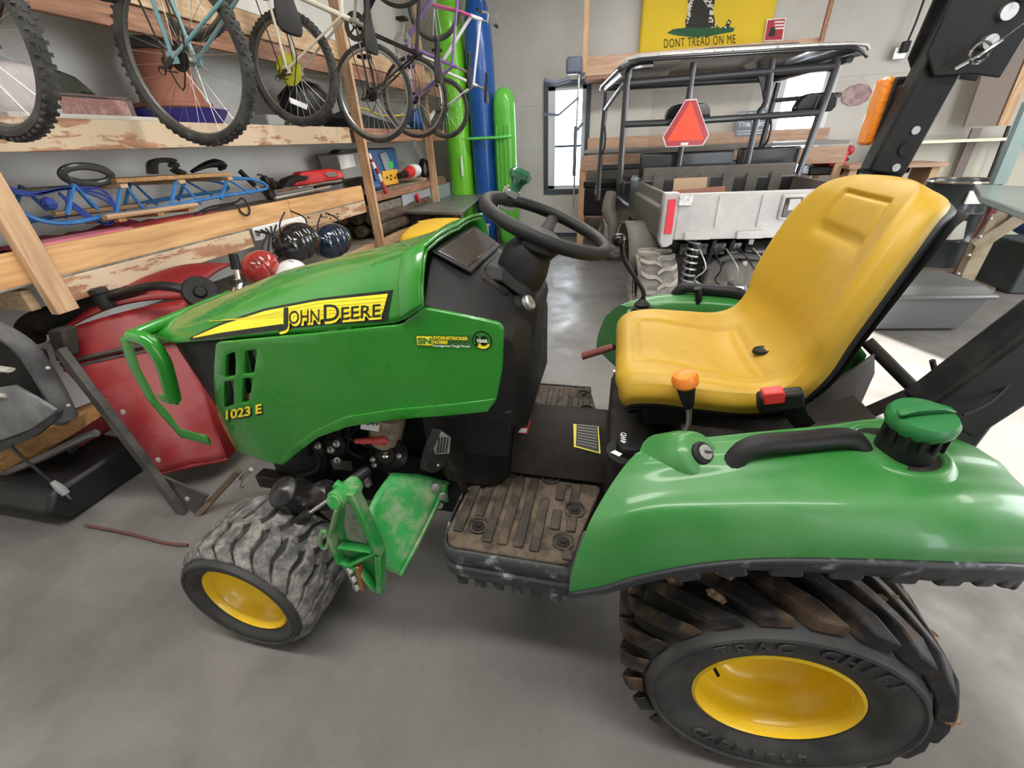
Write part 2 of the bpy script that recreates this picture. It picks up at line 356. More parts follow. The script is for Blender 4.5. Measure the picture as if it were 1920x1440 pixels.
yb('upper_deck', -2.70, 1.0, 6.6, 2.192, 2.21, woodG, .56)
yb('bottom_rail', XF, 1.5, 6.0, .47, .56, woodP); yb('bottom_deck', -2.70, 1.5, 6.0, .545, .56, woodG, .56)
for y, z0 in ((1.31, .83), (4.08, .30), (5.73, .30)):
    MB().box((XF+.040 if y < 2 else XF+.066, y, (z0+CH)/2), (.040, .088, CH-z0) if y < 2 else (.088, .040, CH-z0)).build('post', woodV, sh, bevel=.003)
for y in (1.31, 2.7, 4.08, 5.73):
    for z in (1.50, 1.0, .9 if y < 2 else .50):
        MB().box((-2.70, y-.06, z), (.56, .038, .088)).build('shelf_bracket', woodP, sh, bevel=.002)
for z, y in ((1.52, 1.0), (1.03, 2.9), (1.06, 1.9)):
    pass
# ================================================================ the tractor (faces -X, centre plane y = YC)
YC = 1.13
TR = thing('compact_tractor', 'green compact tractor with yellow seat and wheels filling the foreground', 'tractor', (-.2, YC, 0))
def mir(v): return Vector((v.x, 2*YC-v.y, v.z))
def mirror_mb(mb):
    o = MB(); o.v = [mir(v) for v in mb.v]; o.f = [list(reversed(f)) for f in mb.f]; return o
def both(name, mb, m, **k):
    a = mb.build(name, m, TR, **k); b = mirror_mb(mb).build(name, m, TR, **k); return a, b

# ---- wheels (axle along Y, outer bead plane at y = 0, outer side towards -Y)
def ring_pt(r, th, y): return Vector((r*math.cos(th), y, r*math.sin(th)))
def tyre_mb(R, W, rb, n=72, dp=.028):
    h = R-rb
    rs = rb+h*.60; pr = [(rb-.004, .020), (rb, .004), (rb+.012, -.006), (rb+h*.2, -.010), (rb+h*.24, -.020), (rb+h*.42, -.024), (rs-.010, -.022), (rs-.007, -.027), (rs, -.025), (rs+.002, -.016), (rs+h*.10, .006), (R-dp-.008, .026), (R-dp, W*.25), (R-dp+.002, W*.5)]
    pr += [(r, W-y) for r, y in reversed(pr[:-1])]
    mb = MB(); mb.loft([[ring_pt(r, 2*PI*k/n, y) for k in range(n)] for r, y in pr], True, False); return mb
def lug_mb(R, W, n, shift, wth, far, depth=.030, wavy=0.0, jit=0.0):
    mb = MB(); rnd = random.Random(3)
    for i in range(n):
        t0 = 2*PI*(i + (.5 if far else 0))/n
        secs = []
        K = 6
        for k in range(K+1):
            s = k/K; y = -.010 + (W*.56+.010)*s
            th = t0 + shift*(s**.85) + wavy*math.sin(s*PI*2)
            w = wth*(1.25-.45*s) * (1 if s > .12 else 1.0)
            top = R - (.016*(1-s/.18)**2 if s < .18 else 0) - .004*(1-s)
            secs.append((y, th, w, top))
        rings = []
        for y, th, w, top in secs:
            yy = W-y if far else y
            b = R-depth-.014
            rings.append([ring_pt(b, th-w*.62, yy), ring_pt(top, th-w*.5, yy), ring_pt(top, th+w*.5, yy), ring_pt(b, th+w*.62, yy)])
        mb.loft(rings)
    return mb
def rim_mb(rb, prof, n=56):
    mb = MB(); mb.loft([[ring_pt(r, 2*PI*k/n, y) for k in range(n)] for r, y in prof], True, False); return mb
def place(mb, cx, cy, cz, flip=False, turn=0):
    if flip: mb.v = [Vector((v.x, -v.y, v.z)) for v in mb.v]; mb.f = [list(reversed(f)) for f in mb.f]
    m = Matrix.Translation((cx, cy, cz)) @ Matrix.Rotation(turn, 4, 'Z'); mb.v = [m @ v for v in mb.v]; return mb
def arc_text(body, r, a0, step, size, y, flipdir=1, ext=.0015):
    """raised letters round a sidewall seen from -Y; angle measured from +X upwards"""
    out = MB()
    for i, ch in enumerate(body):
        if ch == ' ': continue
        a = a0 + step*i; t = text_mb(ch, size, ext, 'CENTER', 0)
        # up of the letter points outward (flipdir 1) or inward (-1)
        rad = Vector((math.cos(a), 0, math.sin(a)))*flipdir; tan = Vector((math.sin(a), 0, -math.cos(a)))*flipdir
        c = ring_pt(r, a, y)
        out.add([c + tan*v.x + rad*v.y + Vector((0, -1, 0))*v.z for v in t.v], t.f)
    return out
def wheel(name, cx, cy, cz, R, W, rb, rimprof, flip, n, shift, wth, wavy, tm, lab=None, turn=0, letters=True, depth=.03):
    w = place(rim_mb(rb, rimprof), cx, cy, cz, flip, turn).build(name, M_['yellow'], TR, sharp=50)
    ty = place(tyre_mb(R, W, rb, 72, depth), cx, cy, cz, flip, turn).build('tyre', M_['side'], w, sharp=60)
    l = lug_mb(R, W, n, shift, wth, False, depth, wavy); l.add(*(lambda q: (q.v, q.f))(lug_mb(R, W, n, shift, wth, True, depth, wavy)))
    place(l, cx, cy, cz, flip, turn).build('tread', tm, w, bevel=.004, seg=2, sharp=40)
    return w
RIMR = [(.152, .014), (.168, .004), (.170, -.003), (.163, -.006), (.156, .004), (.150, .028), (.147, .046), (.138, .056), (.134, .064), (.126, .082), (.122, .098), (.105, .112), (.07, .122), (.03, .125), (.0001, .125)]
RIMF = [(.126, .012), (.141, .004), (.143, -.003), (.137, -.005), (.131, .006), (.127, .022), (.118, .032), (.115, .040), (.108, .052), (.09, .066), (.05, .076), (.0001, .078)]
RX, RZ, FX, FZ, RY, FY = .4263, .3235, -1.0186, .2213, .557, .5766
for flip in (False, True):
    s = -1 if flip else 1
    wr = wheel('rear_wheel', RX, RY if not flip else 2*YC-RY, RZ, .332, .300, .164, RIMR, flip, 21, .66, .135, 0, M_['rubber'], depth=.040)
    wf = wheel('front_wheel', FX, FY if not flip else 2*YC-FY, FZ, .227, .228, .138, RIMF, flip, 22, .34, .20, .06, M_['rubberg'], letters=False, depth=.017)
    if not flip:
        for body, rr, a0, st, fd in (('CARLISLE', .226, -128, 9.5, -1), ('TRAC CHIEF', .222, 128, -9.0, 1)):
            for i, chh in enumerate(body):
                if chh == ' ': continue
                t = arc_text(chh, rr, math.radians(a0+st*i), 0, .044, -.0255, fd, .003); place(t, RX, RY, RZ).build('tyre_letter', M_['side'], wr, sharp=0)
        p = MB(); p.cyl((RX-.135, RY+.01, RZ+.062), (RX-.126, RY-.008, RZ+.058), .004, 8); p.build('valve_stem', M_['kmetal'], wr)
        # clods of dried mud wedged between the lugs
        rnd = random.Random(11)
        for k in range(26):
            a = math.radians(rnd.uniform(5, 150)); yy = RY + rnd.uniform(.01, .20); r = .298+rnd.uniform(0, .016); sz = rnd.uniform(.010, .026)
            if k < 3: a = math.radians([8, -6, -14][k]); yy = RY+.01+.01*k; r = .315; sz = .018
            b = MB().ball((0, 0, 0), 1, 9)
            c = Vector((RX+r*math.cos(a), yy, RZ+r*math.sin(a)))
            b.v = [c + Vector((v.x*1.3, v.y*.9, v.z*.8))*sz*(1+.55*noise.noise(v*2.3+Vector((k, 0, 0)))) for v in b.v]
            b.build('mud_clod', M_['mud'], wr, sharp=0)

# ---- hood
SEAM = [(-1.47, 1.00, .872), (-1.27, .925, .915), (-1.06, .875, .960), (-.71, .858, 1.012), (-.50, .852, 1.046), (-.47, .850, 1.052), (-.405, .846, 1.092)]
SHLD = [(-1.52, 1.03, .885), (-1.39, 1.005, .930), (-1.16, .965, 1.000), (-.89, .938, 1.082), (-.65, .925, 1.138), (-.50, .915, 1.178), (-.405, .905, 1.205)]
CRWN = [(-1.545, YC, .890), (-1.40, YC, .955), (-1.2, YC, 1.018), (-.99, YC, 1.086), (-.65, YC, 1.150), (-.50, YC, 1.186), (-.405, YC, 1.212)]
def hood_pt(u, t):
    """u 0 nose .. 1 cowl, t 0 seam .. 1 shoulder .. 2 crown .. 4 far seam"""
    if t > 2: return mir(hood_pt(u, 4-t))
    x0 = -1.47+u*1.065
    def at(tab, xs):
        x = tab[0][0] + (tab[-1][0]-tab[0][0])*xs; y, z = lut(tab, x); return Vector((x, y, z))
    a, b, c = at(SEAM, u), at(SHLD, u), at(CRWN, u)
    q = u if u < .9 else .9
    if t <= 1:
        p = a.lerp(b, t); bul = .012*math.sin(PI*t); return p + Vector((0, -bul*.8, bul*.5))
    s = t-1; p = b*(1-s)**2 + (b.lerp(c, .55)+Vector((0, 0, .012)))*(2*s*(1-s)) + c*s*s; return p
hb = MB().grid(lambda u, t: hood_pt(u, 4*t), 40, 32); hood = hb.build('hood', M_['green'], TR, solid=.006, sharp=25)
# raised rear flange
fb = MB().grid(lambda a, t: hood_pt(.945+.055*a, 4*t) + (Vector((0, (hood_pt(1, 4*t).y-YC)*.045, .010))), 2, 32); fb.build('hood_rear_rim', M_['green'], TR, solid=.008, bevel=.003)
# nose wrap between the two seams
nose = MB().grid(lambda t, k: hood_pt(0, 4*t) + Vector((.012*k, 0, -.035*k)), 24, 2); nose.build('hood_nose_lip', M_['green'], TR, solid=.006)

_sc = {}
def on_surf(fn, px, py, g=(.5, .5), lift=.002, bmax=None):
    """point of the surface fn(a,b) that lies under (px,py), lifted off it"""
    c0 = Vector((0, 0, CAMH)); bm = 1.0 if bmax is None else bmax
    def pj(a, b):
        d = fn(a, b)-c0; z = d.dot(FW); return d.dot(RT)/z*FPX+960, d.dot(DN)/z*FPX+720
    if fn not in _sc: _sc[fn] = [(pj(i/16, bm*j/10), i/16, bm*j/10) for i in range(17) for j in range(11)]
    _, a, b = min(_sc[fn], key=lambda q: (q[0][0]-px)**2+(q[0][1]-py)**2)
    for _ in range(14):
        x, y = pj(a, b); h = 1e-3; x1, y1 = pj(a+h, b); x2, y2 = pj(a, b+h)
        j11, j21, j12, j22 = (x1-x)/h, (y1-y)/h, (x2-x)/h, (y2-y)/h; det = j11*j22-j12*j21
        if abs(det) < 1e-9: break
        dx, dy = px-x, py-y
        da, db = (j22*dx-j12*dy)/det, (j11*dy-j21*dx)/det
        a = min(1.05, max(-.05, a+max(-.1, min(.1, da)))); b = min(bm+.05, max(-.5, b+max(-.15, min(.15, db))))
    p = fn(a, b); h = 1e-3; n = (fn(a+h, b)-p).cross(fn(a, b+h)-p).normalized()
    if n.dot(c0-p) < 0: n = -n
    return p + n*lift
def stripe(fn, top, bot, n, lift, g=(.5, .5)):
    """patch between two lines of (px,py)"""
    def at(l, t):
        x = l[0][0]+(l[-1][0]-l[0][0])*t; return x, lut(l, x)[0]
    mb = MB(); mb.grid(lambda a, b: on_surf(fn, at(top, a)[0]*(1-b)+at(bot, a)[0]*b, at(top, a)[1]*(1-b)+at(bot, a)[1]*b, g, lift), n, 3); return mb
hf = lambda a, b: hood_pt(a, b)

# sweeping decal: black backing, yellow band, fine lines, name
g0 = (.6, .5)
stripe(hf, [(359, 633), (420, 605), (500, 579), (600, 560), (739, 544)], [(359, 639), (420, 633), (520, 619), (620, 608), (728, 603)], 30, .0042, g0).build('decal_border', M_['decalk'], TR, sharp=0)
stripe(hf, [(366, 632), (420, 610), (500, 584), (600, 565), (730, 551)], [(366, 634), (420, 624), (520, 609), (620, 597), (718, 591)], 30, .0052, g0).build('decal_band', M_['decal'], TR, sharp=0)
for k in range(4):
    y0 = 557+k*7
    stripe(hf, [(470-25*k, 597+k*2.2), (600, y0+12-k*.2), (728-k*1.5, y0)], [(470-25*k, 598+k*2.2), (600, y0+13-k*.2), (728-k*1.5, y0+1.2)], 14, .0060, g0).build('decal_line', M_['olive'] if k == 9 else mat('decal_line_%d' % k, (.62, .52, .03), .4) if k == 0 else bpy.data.materials['decal_line_0'], TR, sharp=0)
def px_text(fn, body, x0, y0, ex, ey, ux, uy, m, name, lift, g, bold=0.0, spacing=1.0, parent=None):
    """lettering whose baseline starts at (x0,y0); em step (ex,ey), em up (ux,uy), in photo pixels, laid on the surface"""
    t = text_mb(body, 1, 0, 'LEFT', bold, spacing); t.v = [on_surf(fn, x0+ex*v.x+ux*v.y, y0+ey*v.x+uy*v.y, g, lift) for v in t.v]
    return t.build(name, m, parent or TR, sharp=0)
for body, x0, x1, y0, y1, hh in (('J', 525, 545, 611, 609, 33), ('OHN', 546, 603, 607.5, 603, 24), ('D', 611, 640, 602, 600, 31), ('EERE', 644, 717, 599.5, 593, 24)):
    for dx, dy, m, nm, lf, bo in ((1.5, 3, M_['decal'], 'brand_letters_shadow', .0068, .05), (0, 0, M_['decalk'], 'brand_letters', .0080, .006)):
        t = text_mb(body, 1, 0, 'LEFT', bo); w0 = min(v.x for v in t.v); w = max(v.x for v in t.v)-w0
        t.v = [on_surf(hf, x0+dx+(x1-x0)*(v.x-w0)/w+.6*v.y, y0+dy+(y1-y0)*(v.x-w0)/w-hh*v.y/.72, g0, lf) for v in t.v]; t.build(nm, m, TR, sharp=0)

# ---- side panel: outline in the plane y = .85, front end follows the nose
def side_fn(u, w, z=0.0):  # u = x, w = z
    y = .850 + (0.0 if u > -1.0 else (u+1.0)**2*1.2) + .05*max(0, .80-w)**2*2
    return Vector((u, y - z, w))
def px2side(px, py):
    y = .852
    for _ in range(6): p = P(px, py, 'y', y); y = side_fn(p.x, p.z).y
    return (p.x, p.z)
outl = [px2side(*q) for q in [(408, 641), (404, 690), (408, 760), (418, 812), (426, 838), (470, 852), (519, 868), (546, 862), (566, 836), (600, 812), (655, 795), (740, 781), (850, 773), (918, 767), (932, 748), (943, 690), (945, 615), (936, 604), (795, 575), (754, 607), (600, 623)]]
holes = []
for a in [[(428, 664), (445, 658), (444, 702), (425, 706)], [(463, 657), (485, 653), (479, 698), (460, 700)], [(424, 715), (442, 711), (441, 757), (424, 763)], [(459, 708), (477, 707), (470, 750), (456, 754)]]:
    holes.append(rounded([px2side(*q) for q in a], .008))
def densify(pl, d=.03):
    o = []
    for i, p in enumerate(pl):
        q = pl[(i+1) % len(pl)]; n = max(1, int(math.dist(p, q)/d)); o += [(p[0]+(q[0]-p[0])*k/n, p[1]+(q[1]-p[1])*k/n) for k in range(n)]
    return o
sp = plate(rounded(outl, .012), holes, lambda u, v, w: side_fn(u, v, w), .014, .003, .04)
sa, sb = both('side_panel', sp, M_['green'], sharp=30)
# dark louvre backs
for hx in ((428, 664, 444, 706), (460, 657, 484, 700), (424, 715, 442, 763), (456, 708, 477, 754)):
    a = px2side(hx[0], hx[1]); b = px2side(hx[2], hx[3])
    mb = MB(); mb.beam(side_fn(a[0]+.028, a[1], -.016), side_fn(b[0]+.016, b[1]-.002, -.016), .004, .045, (1, 0, 0)); mb.build('vent_louvre', M_['gplastic'], TR, bevel=.001)
bk = MB(); bk.box((-.76, .885, .87), (.46, .006, .14)); both('panel_backing', bk, M_['black'])
sf = lambda a, b: side_fn(a*1.2-1.3, b*.3+.5)
# raised lip along the wheel arch
arch = [(522, 866), (546, 840), (590, 806), (650, 778), (740, 764), (850, 754), (930, 744)]
arb = [(534, 868), (556, 850), (600, 817), (655, 797), (740, 783), (850, 775), (917, 768)]
ap = [px2side(*q) for q in arch]; abp = [px2side(*q) for q in arb]
pl = plate(ap+abp[::-1], [], lambda u, v, w: side_fn(u, v, w+.008), .006, .002, .04); both('arch_lip', pl, M_['green'])
# model number and dealer stickers
sf2 = lambda a, b: side_fn(a*1.2-1.3, b*.7+.5)
def side_text(body, x0, y0, x1, y1, hpx, m, name, lift=.010, bold=0.0, par=None, ital=0):
    t = text_mb(body, 1, 0, 'LEFT', bold); w0 = min(v.x for v in t.v); w = max(v.x for v in t.v)-w0
    t.v = [on_surf(sf2, x0+(x1-x0)*(v.x-w0)/w+ital*v.y, y0+(y1-y0)*(v.x-w0)/w-hpx*v.y/.72, (.5, .5), lift) for v in t.v]; return t.build(name, m, par or TR, sharp=0)
side_text('1023 E', 431, 786, 497, 773, 17, M_['decalk'], 'model_number_shadow', .0085, .05)
side_text('1023 E', 429, 783.5, 495, 770.5, 17, M_['decal'], 'model_number', .0095, .03)
def side_quad(px, m, name, lift, par=None, r=0):
    pp = [px2side(*q) for q in px]
    if r: pp = rounded(pp, r)
    mb = MB(); mb.add([side_fn(u, v, lift) for u, v in pp], [tuple(range(len(pp)))]); return mb.build(name, m, par or TR, sharp=0)
stk = side_quad([(782, 626), (885, 627), (886, 648), (783, 646)], mat('sticker_clear', (.03, .12, .03), .3), 'dealer_sticker', .0085)
side_quad([(784, 627), (813, 628), (814, 645), (785, 644)], M_['decal'], 'sticker_field', .0093, stk)
side_text('SN', 786, 641, 812, 641.5, 11, mat('sticker_green', (.05, .2, .03), .5), 'sticker_text', .0101, .05, stk)
side_text('SYDENSTRICKER', 815, 633, 880, 634.5, 6, M_['decal'], 'sticker_text', .0101, .04, stk)
side_text('NOBBE', 815, 641, 842, 641.5, 6, M_['decal'], 'sticker_text', .0101, .04, stk)
side_text('Homegrown Tough Proud', 815, 646.5, 883, 648, 4, M_['decalw'], 'sticker_text', .0101, .03, stk)
def side_disc(cx, cy, r, m, name, lift, par, a0=0, a1=2*PI):
    c = px2side(cx, cy); mb = MB(); n = 28
    mb.add([side_fn(c[0]+r*math.cos(a0+(a1-a0)*k/n), c[1]+r*math.sin(a0+(a1-a0)*k/n), lift) for k in range(n+1 if a1-a0 < 6.28 else n)], [tuple(range(n+1 if a1-a0 < 6.28 else n))]); return mb.build(name, m, par, sharp=0)
bd = side_disc(906, 636, .0235, M_['decalk'], 'anniversary_badge', .0085, TR)
side_disc(906, 636, .0205, M_['green'], 'badge_ring', .0090, bd); side_disc(906, 636, .0205, M_['decal'], 'badge_base', .0094, bd, PI*1.12, PI*1.88)
side_text('10', 893, 644, 917, 644, 17, M_['decalk'], 'badge_number', .0098, .06, bd); side_text('YEAR', 895, 638.5, 917, 639, 6, M_['decalw'], 'badge_word', .0104, .05, bd)

# ---- grille and nose side
gt = [Vector(p) for p in [(-1.035, .876, .962), (-1.13, .912, .955), (-1.25, .945, .925), (-1.38, .990, .895), (-1.44, 1.04, .88), (-1.46, YC, .875)]]
gb = [Vector(p) for p in [(-1.165, .915, .580), (-1.20, .922, .585), (-1.26, .945, .60), (-1.31, .985, .60), (-1.33, 1.04, .60), (-1.335, YC, .60)]]
gt += [mir(v) for v in gt[-2::-1]]; gb += [mir(v) for v in gb[-2::-1]]
MB().grid(lambda a, b: interp(gt, a).lerp(interp(gb, a), b), 30, 8).build('grille', M_['black'], TR, solid=.008)
for k in range(7):
    a = .36+k*.045; MB().tube([interp(gt, a).lerp(interp(gb, a), .08)+Vector((-.006, 0, 0)), interp(gt, a).lerp(interp(gb, a), .92)+Vector((-.006, 0, 0))], .005, 6).build('grille_bar', M_['black'], TR)
# chin under the panels
MB().loft([[Vector((x, y, z)) for y, z in ((.93, .50), (.93, .585), (2*YC-.93, .585), (2*YC-.93, .50))] for x in (-1.24, -.95)]).build('front_support', M_['kmetal'], TR, bevel=.006)

# ---- brush guard
cg = P(240, 632, 'y', .935)
bar = [P(247, 630, 'y', .935), P(278, 640, 'y', .93), P(302, 672, 'y', .928), P(314, 705, 'y', .928), P(326, 750, 'y', .93)]
MB().tube(bar, .023, 14, smooth=6).build('guard_upright', M_['green'], TR)
mb = MB(); mb.tube([mir(v) for v in bar], .023, 14, smooth=6); mb.build('guard_upright', M_['green'], TR)
MB().tube([bar[0], mir(bar[0])], .020, 14).build('guard_bar', M_['green'], TR)
flat = [P(234, 636, 'y', .96), P(252, 690, 'y', .96), P(284, 748, 'y', .96), P(312, 780, 'y', .96), P(338, 812, 'y', .955), P(392, 826, 'y', .94)]
gm = MB(); gm.tube(flat, .026, 4, flat=.25, flatdir=(0, 1, 0)); both('guard_bracket', gm, M_['green'], bevel=.002)
gm = MB(); gm.beam(P(300, 745, 'y', .95), P(330, 752, 'y', .93), .03, .008, (0, 1, 0)); both('guard_gusset', gm, M_['green'])

# ---- cowl behind the hood
def cowl_ring(x, yn, zr, ztop, zb, yb):
    """half ring mirrored: bottom, side, ridge, top"""
    h = [Vector((x, yb, zb)), Vector((x, yb+.0, zb+(zr-zb)*.5)), Vector((x, yn, zr)), Vector((x, yn+.05, zr+(ztop-zr)*.75)), Vector((x, YC, ztop))]
    return h + [mir(v) for v in h[-2::-1]]
def cring(x, yr, zr, zl, zb, yb):
    h = [Vector((x, yb+.004, zb)), Vector((x, yb, zl)), Vector((x, yb+(yr-yb)*.72, zl+(zr-zl)*.80)), Vector((x, yr, zr)), Vector((x, yr+.03, zr+.006)), Vector((x, YC, zr+.008))]; return h + [mir(v) for v in h[-2::-1]]
MB().loft([cring(*q) for q in [(-.42, .95, 1.178, 1.085, .80, .866), (-.34, .975, 1.126, 1.070, .78, .866), (-.27, .99, 1.080, 1.045, .76, .872), (-.215, 1.0, 1.035, 1.00, .74, .895), (-.19, 1.015, .99, .94, .72, .94)]]).build('cowl', M_['black'], TR, bevel=.007, seg=3)
MB().loft([[Vector((xf, YC-hw-.02, z)), Vector((xr-.03, YC-hw-.02, z)), Vector((xr, YC-hw, z)), Vector((xr, YC+hw, z)), Vector((xr-.03, YC+hw+.02, z)), Vector((xf, YC+hw+.02, z))] for z, xf, xr, hw in ((1.060, -.30, -.200, .085), (1.050, -.36, -.180, .10), (1.02, -.40, -.174, .105), (.95, -.42, -.186, .10), (.76, -.44, -.232, .075), (.62, -.45, -.275, .055), (.49, -.45, -.29, .055))]).build('dash_panel', M_['black'], TR, bevel=.01, seg=3)
# lower fairing down to the platform
MB().loft([[Vector((x, y, z)) for y, z in ((.905+dy, .50), (.900+dy, .83), (2*YC-.900-dy, .83), (2*YC-.905-dy, .50))] for x, dy in ((-.47, .03), (-.44, 0), (-.30, 0), (-.255, .05))]).build('firewall', M_['black'], TR, bevel=.008)
# instrument lens on the sloping top
wq = [P(812, 486, 'y', .93), P(850, 452, 'y', 1.02), P(912, 482, 'y', 1.09), P(884, 520, 'y', .95)]
def toppl(x, y, h): return Vector((x, y, 1.184+h-(x+.42)*.62))
tl = [toppl(-.410, .972, .008), toppl(-.410, 1.288, .008), toppl(-.342, 1.270, .008), toppl(-.342, .990, .008)]
MB().prism(tl, (.002, 0, .005)).build('instrument_lens', M_['glass'], TR, bevel=.002)
MB().prism([toppl(-.420, .958, .004), toppl(-.420, 1.302, .004), toppl(-.330, 1.282, .004), toppl(-.330, .978, .004)], (.001, 0, .006)).build('lens_frame', M_['black'], TR, bevel=.003)
MB().lathe([(0, .016), (.017, .016), (.020, .012), (.020, 0)], P(987, 570, 'y', 1.005), (.85, -.1, .5), 18).build('dash_knob', M_['steel'], TR)
MB().lathe([(0, .006), (.016, .006), (.018, 0)], P(942, 546, 'y', 1.02), (.5, -.1, .85), 16).build('light_switch', M_['kmetal'], TR)
MB().beam(P(905, 518, 'y', 1.02), P(965, 562, 'y', 1.035), .030, .012).build('switch_tray', M_['dusty'], TR, bevel=.005)

# ---- steering wheel
SWC = Vector((-.166, YC, 1.222)); SWN = Vector((.38, 0, .925)).normalized()
su = Vector((0, 1, 0)); sv = SWN.cross(su).normalized()   # sv points back towards +X / down
def sw(r, a, h=0): return SWC + (sv*math.cos(a) + su*math.sin(a))*r + SWN*h
swo = MB().tube([sw(.165, 2*PI*k/40) for k in range(40)], .0165, 12, True).build('steering_wheel', M_['black'], TR)
for a in (90, 210, 330):
    a = math.radians(a); MB().tube([sw(.165, a, -.002), sw(.11, a, -.02), sw(.05, a, -.045)], [.016, .017, .024], 10, flat=.45, flatdir=SWN, smooth=3).build('spoke', M_['black'], swo)
MB().lathe([(0, 0), (.045, -.003), (.055, -.012), (.058, -.04), (.040, -.07), (.034, -.13), (.034, -.20)], SWC-SWN*.018, SWN, 24).build('hub', M_['black'], swo)
ka = math.radians(41); kp = sw(.165, ka)
sk = MB().lathe([(.012, 0), (.014, .03), (.018, .045), (.030, .058), (.031, .072), (.022, .082), (0, .084)], kp+SWN*.0, SWN*.9+su*.15, 20).build('steering_knob', mat('green_knob', (.01, .09, .04), .25, coat=.5), swo)
mb = MB(); mb.beam(kp+SWN*.018-su*.03, kp+SWN*.018+su*.02, .03, .012, SWN); mb.beam(kp-SWN*.020-su*.03, kp-SWN*.018+su*.02, .03, .008, SWN)
for q in (-.022, .012): mb.cyl(kp+sv*.022+su*q+SWN*.03, kp+sv*.022+su*q-SWN*.03, .004, 8)
mb.build('knob_clamp', M_['steel'], swo)
MB().lathe([(.045, -.03), (.064, .0), (.070, .04), (.066, .10), (.064, .15)], Vector((-.215, YC, 1.150)), -SWN, 20).build('column_shroud', M_['black'], TR)
MB().loft([[Vector((x, YC-w, z)), Vector((x, YC-w*.7, z+.03)), Vector((x, YC+w*.7, z+.03)), Vector((x, YC+w, z))] for x, w, z in ((-.325, .09, 1.100), (-.27, .10, 1.095), (-.20, .09, 1.040))]).build('column_cover', M_['black'], TR, bevel=.01)

# ---- seat
# stations along the shell: centre (x,z), half width, raise of the bolsters, normal (nx,nz) of the sitting side
SEATC = [(.040, .840, .150, .000, -.6, .7), (.038, .888, .205, .000, -.35, .9), (.070, .915, .228, .004, -.15, 1), (.14, .915, .240, .018, 0, 1), (.24, .895, .248, .036, .05, 1), (.34, .880, .250, .052, -.1, 1),
         (.412, .900, .250, .062, -.5, .85), (.455, .960, .248, .066, -.85, .5), (.468, 1.04, .254, .064, -.97, .25), (.488, 1.13, .252, .058, -.98, .2), (.510, 1.210, .240, .050, -.98, .2), (.527, 1.262, .218, .038, -.97, .25), (.540, 1.286, .198, .026, -.93, .37), (.552, 1.301, .168, .014, -.9, .45), (.563, 1.310, .124, .005, -.85, .52), (.571, 1.314, .070, 0, -.8, .6), (.574, 1.315, .015, 0, -.8, .6)]
def seat_c(s):
    n = len(SEATC); k = s*(n-1); i = min(int(k), n-2); t = k-i; a = SEATC[max(0, i-1)]; b = SEATC[i]; c = SEATC[i+1]; d = SEATC[min(n-1, i+2)]
    return [.5*((2*q) + (r-p)*t + (2*p-5*q+4*r-w)*t*t + (3*q-p-3*r+w)*t**3) for p, q, r, w in zip(a, b, c, d)]
def seat_pt(s, w, thick=0.0, shrink=1.0):
    x, z, hw, up, nx, nz = seat_c(s); l = math.hypot(nx, nz); nx /= l; nz /= l
    h = up*(abs(w)**2.2) - .022*max(0, (abs(w)-.86)/.14)**2 - thick
    # soft embossed pad outlines
    return Vector((x+nx*h, YC + hw*w*shrink, z+nz*h))
def seat_top(a, b):
    w = b*2-1; w = math.sin(w*PI/2*.98)/math.sin(PI/2*.98)
    p = seat_pt(a, w)
    g = 0
    for (s0, s1, wm) in ((.13, .36, .62), (.60, .735, .50)):
        ds = min(a-s0, s1-a)*2.4; dw = wm-abs(w); q = min(ds, dw) if min(ds, dw) > -.2 else -1
        if ds > 0 and dw > 0:
            k = ds*dw/(ds+dw+1e-6)*3.2; q = k if k < min(ds, dw) else min(ds, dw)
        g += -.011*math.exp(-((q-.03)/.020)**2)
    x, z, hw, up, nx, nz = seat_c(a); l = math.hypot(nx, nz)
    return p + Vector((nx/l*g, 0, nz/l*g))
st_ = MB(); st_.grid(seat_top, 96, 64)
seat = st_.build('seat', M_['seat'], TR, sharp=80)
# rolled yellow edge and black shell below
def seat_rim(side, a, k):
    """k 0..1 rolls from the edge down and under"""
    x, z, hw, up, nx, nz = seat_c(a); l = math.hypot(nx, nz); nx /= l; nz /= l
    dr = .058*k*(1-.55*a**2); out = .010*math.sin(PI*min(1, k*1.1)); h = up-.022-dr
    return Vector((x+nx*h, YC+side*(hw+out-.014*max(0, k-.7)), z+nz*h))
for sd in (-1, 1):
    MB().grid(lambda a, k: seat_rim(sd, a, k), 70, 6).build('seat_edge', M_['seat'], TR, sharp=80)
    MB().grid(lambda a, k: seat_rim(sd, a, 1) + (lambda c: Vector((-c[4], 0, -c[5]))/math.hypot(c[4], c[5])*(.028*k))(seat_c(a)) + Vector((0, sd*(.004*math.sin(PI*k)-.02*k), 0)), 70, 4).build('seat_shell_rim', M_['black'], TR, sharp=80)
MB().grid(lambda a, b: seat_pt(0, b*2-1) + Vector((.02+.0*a, 0, -.055*a)) + Vector((-.012*math.sin(PI*a), 0, 0)), 5, 16).build('seat_front_roll', M_['seat'], TR, sharp=80)
MB().grid(lambda a, b: seat_pt(a, (b*2-1)*.97, .085-seat_c(a)[3]*abs(b*2-1)**2.2*.1), 50, 20).build('seat_back_shell', M_['black'], TR, sharp=80)
MB().grid(lambda a, b: seat_pt(1, (b*2-1)*(1+.1*a), .085*a), 4, 12).build('seat_top_roll', M_['black'], TR, sharp=80)
dh = on_surf(seat_top, 1430, 658, (.4, .5), .004); MB().lathe([(0, .0), (.016, .0), (.021, .003), (.024, -.004)], dh, (-.2, .05, 1), 18).build('drain_hole', M_['black'], TR)
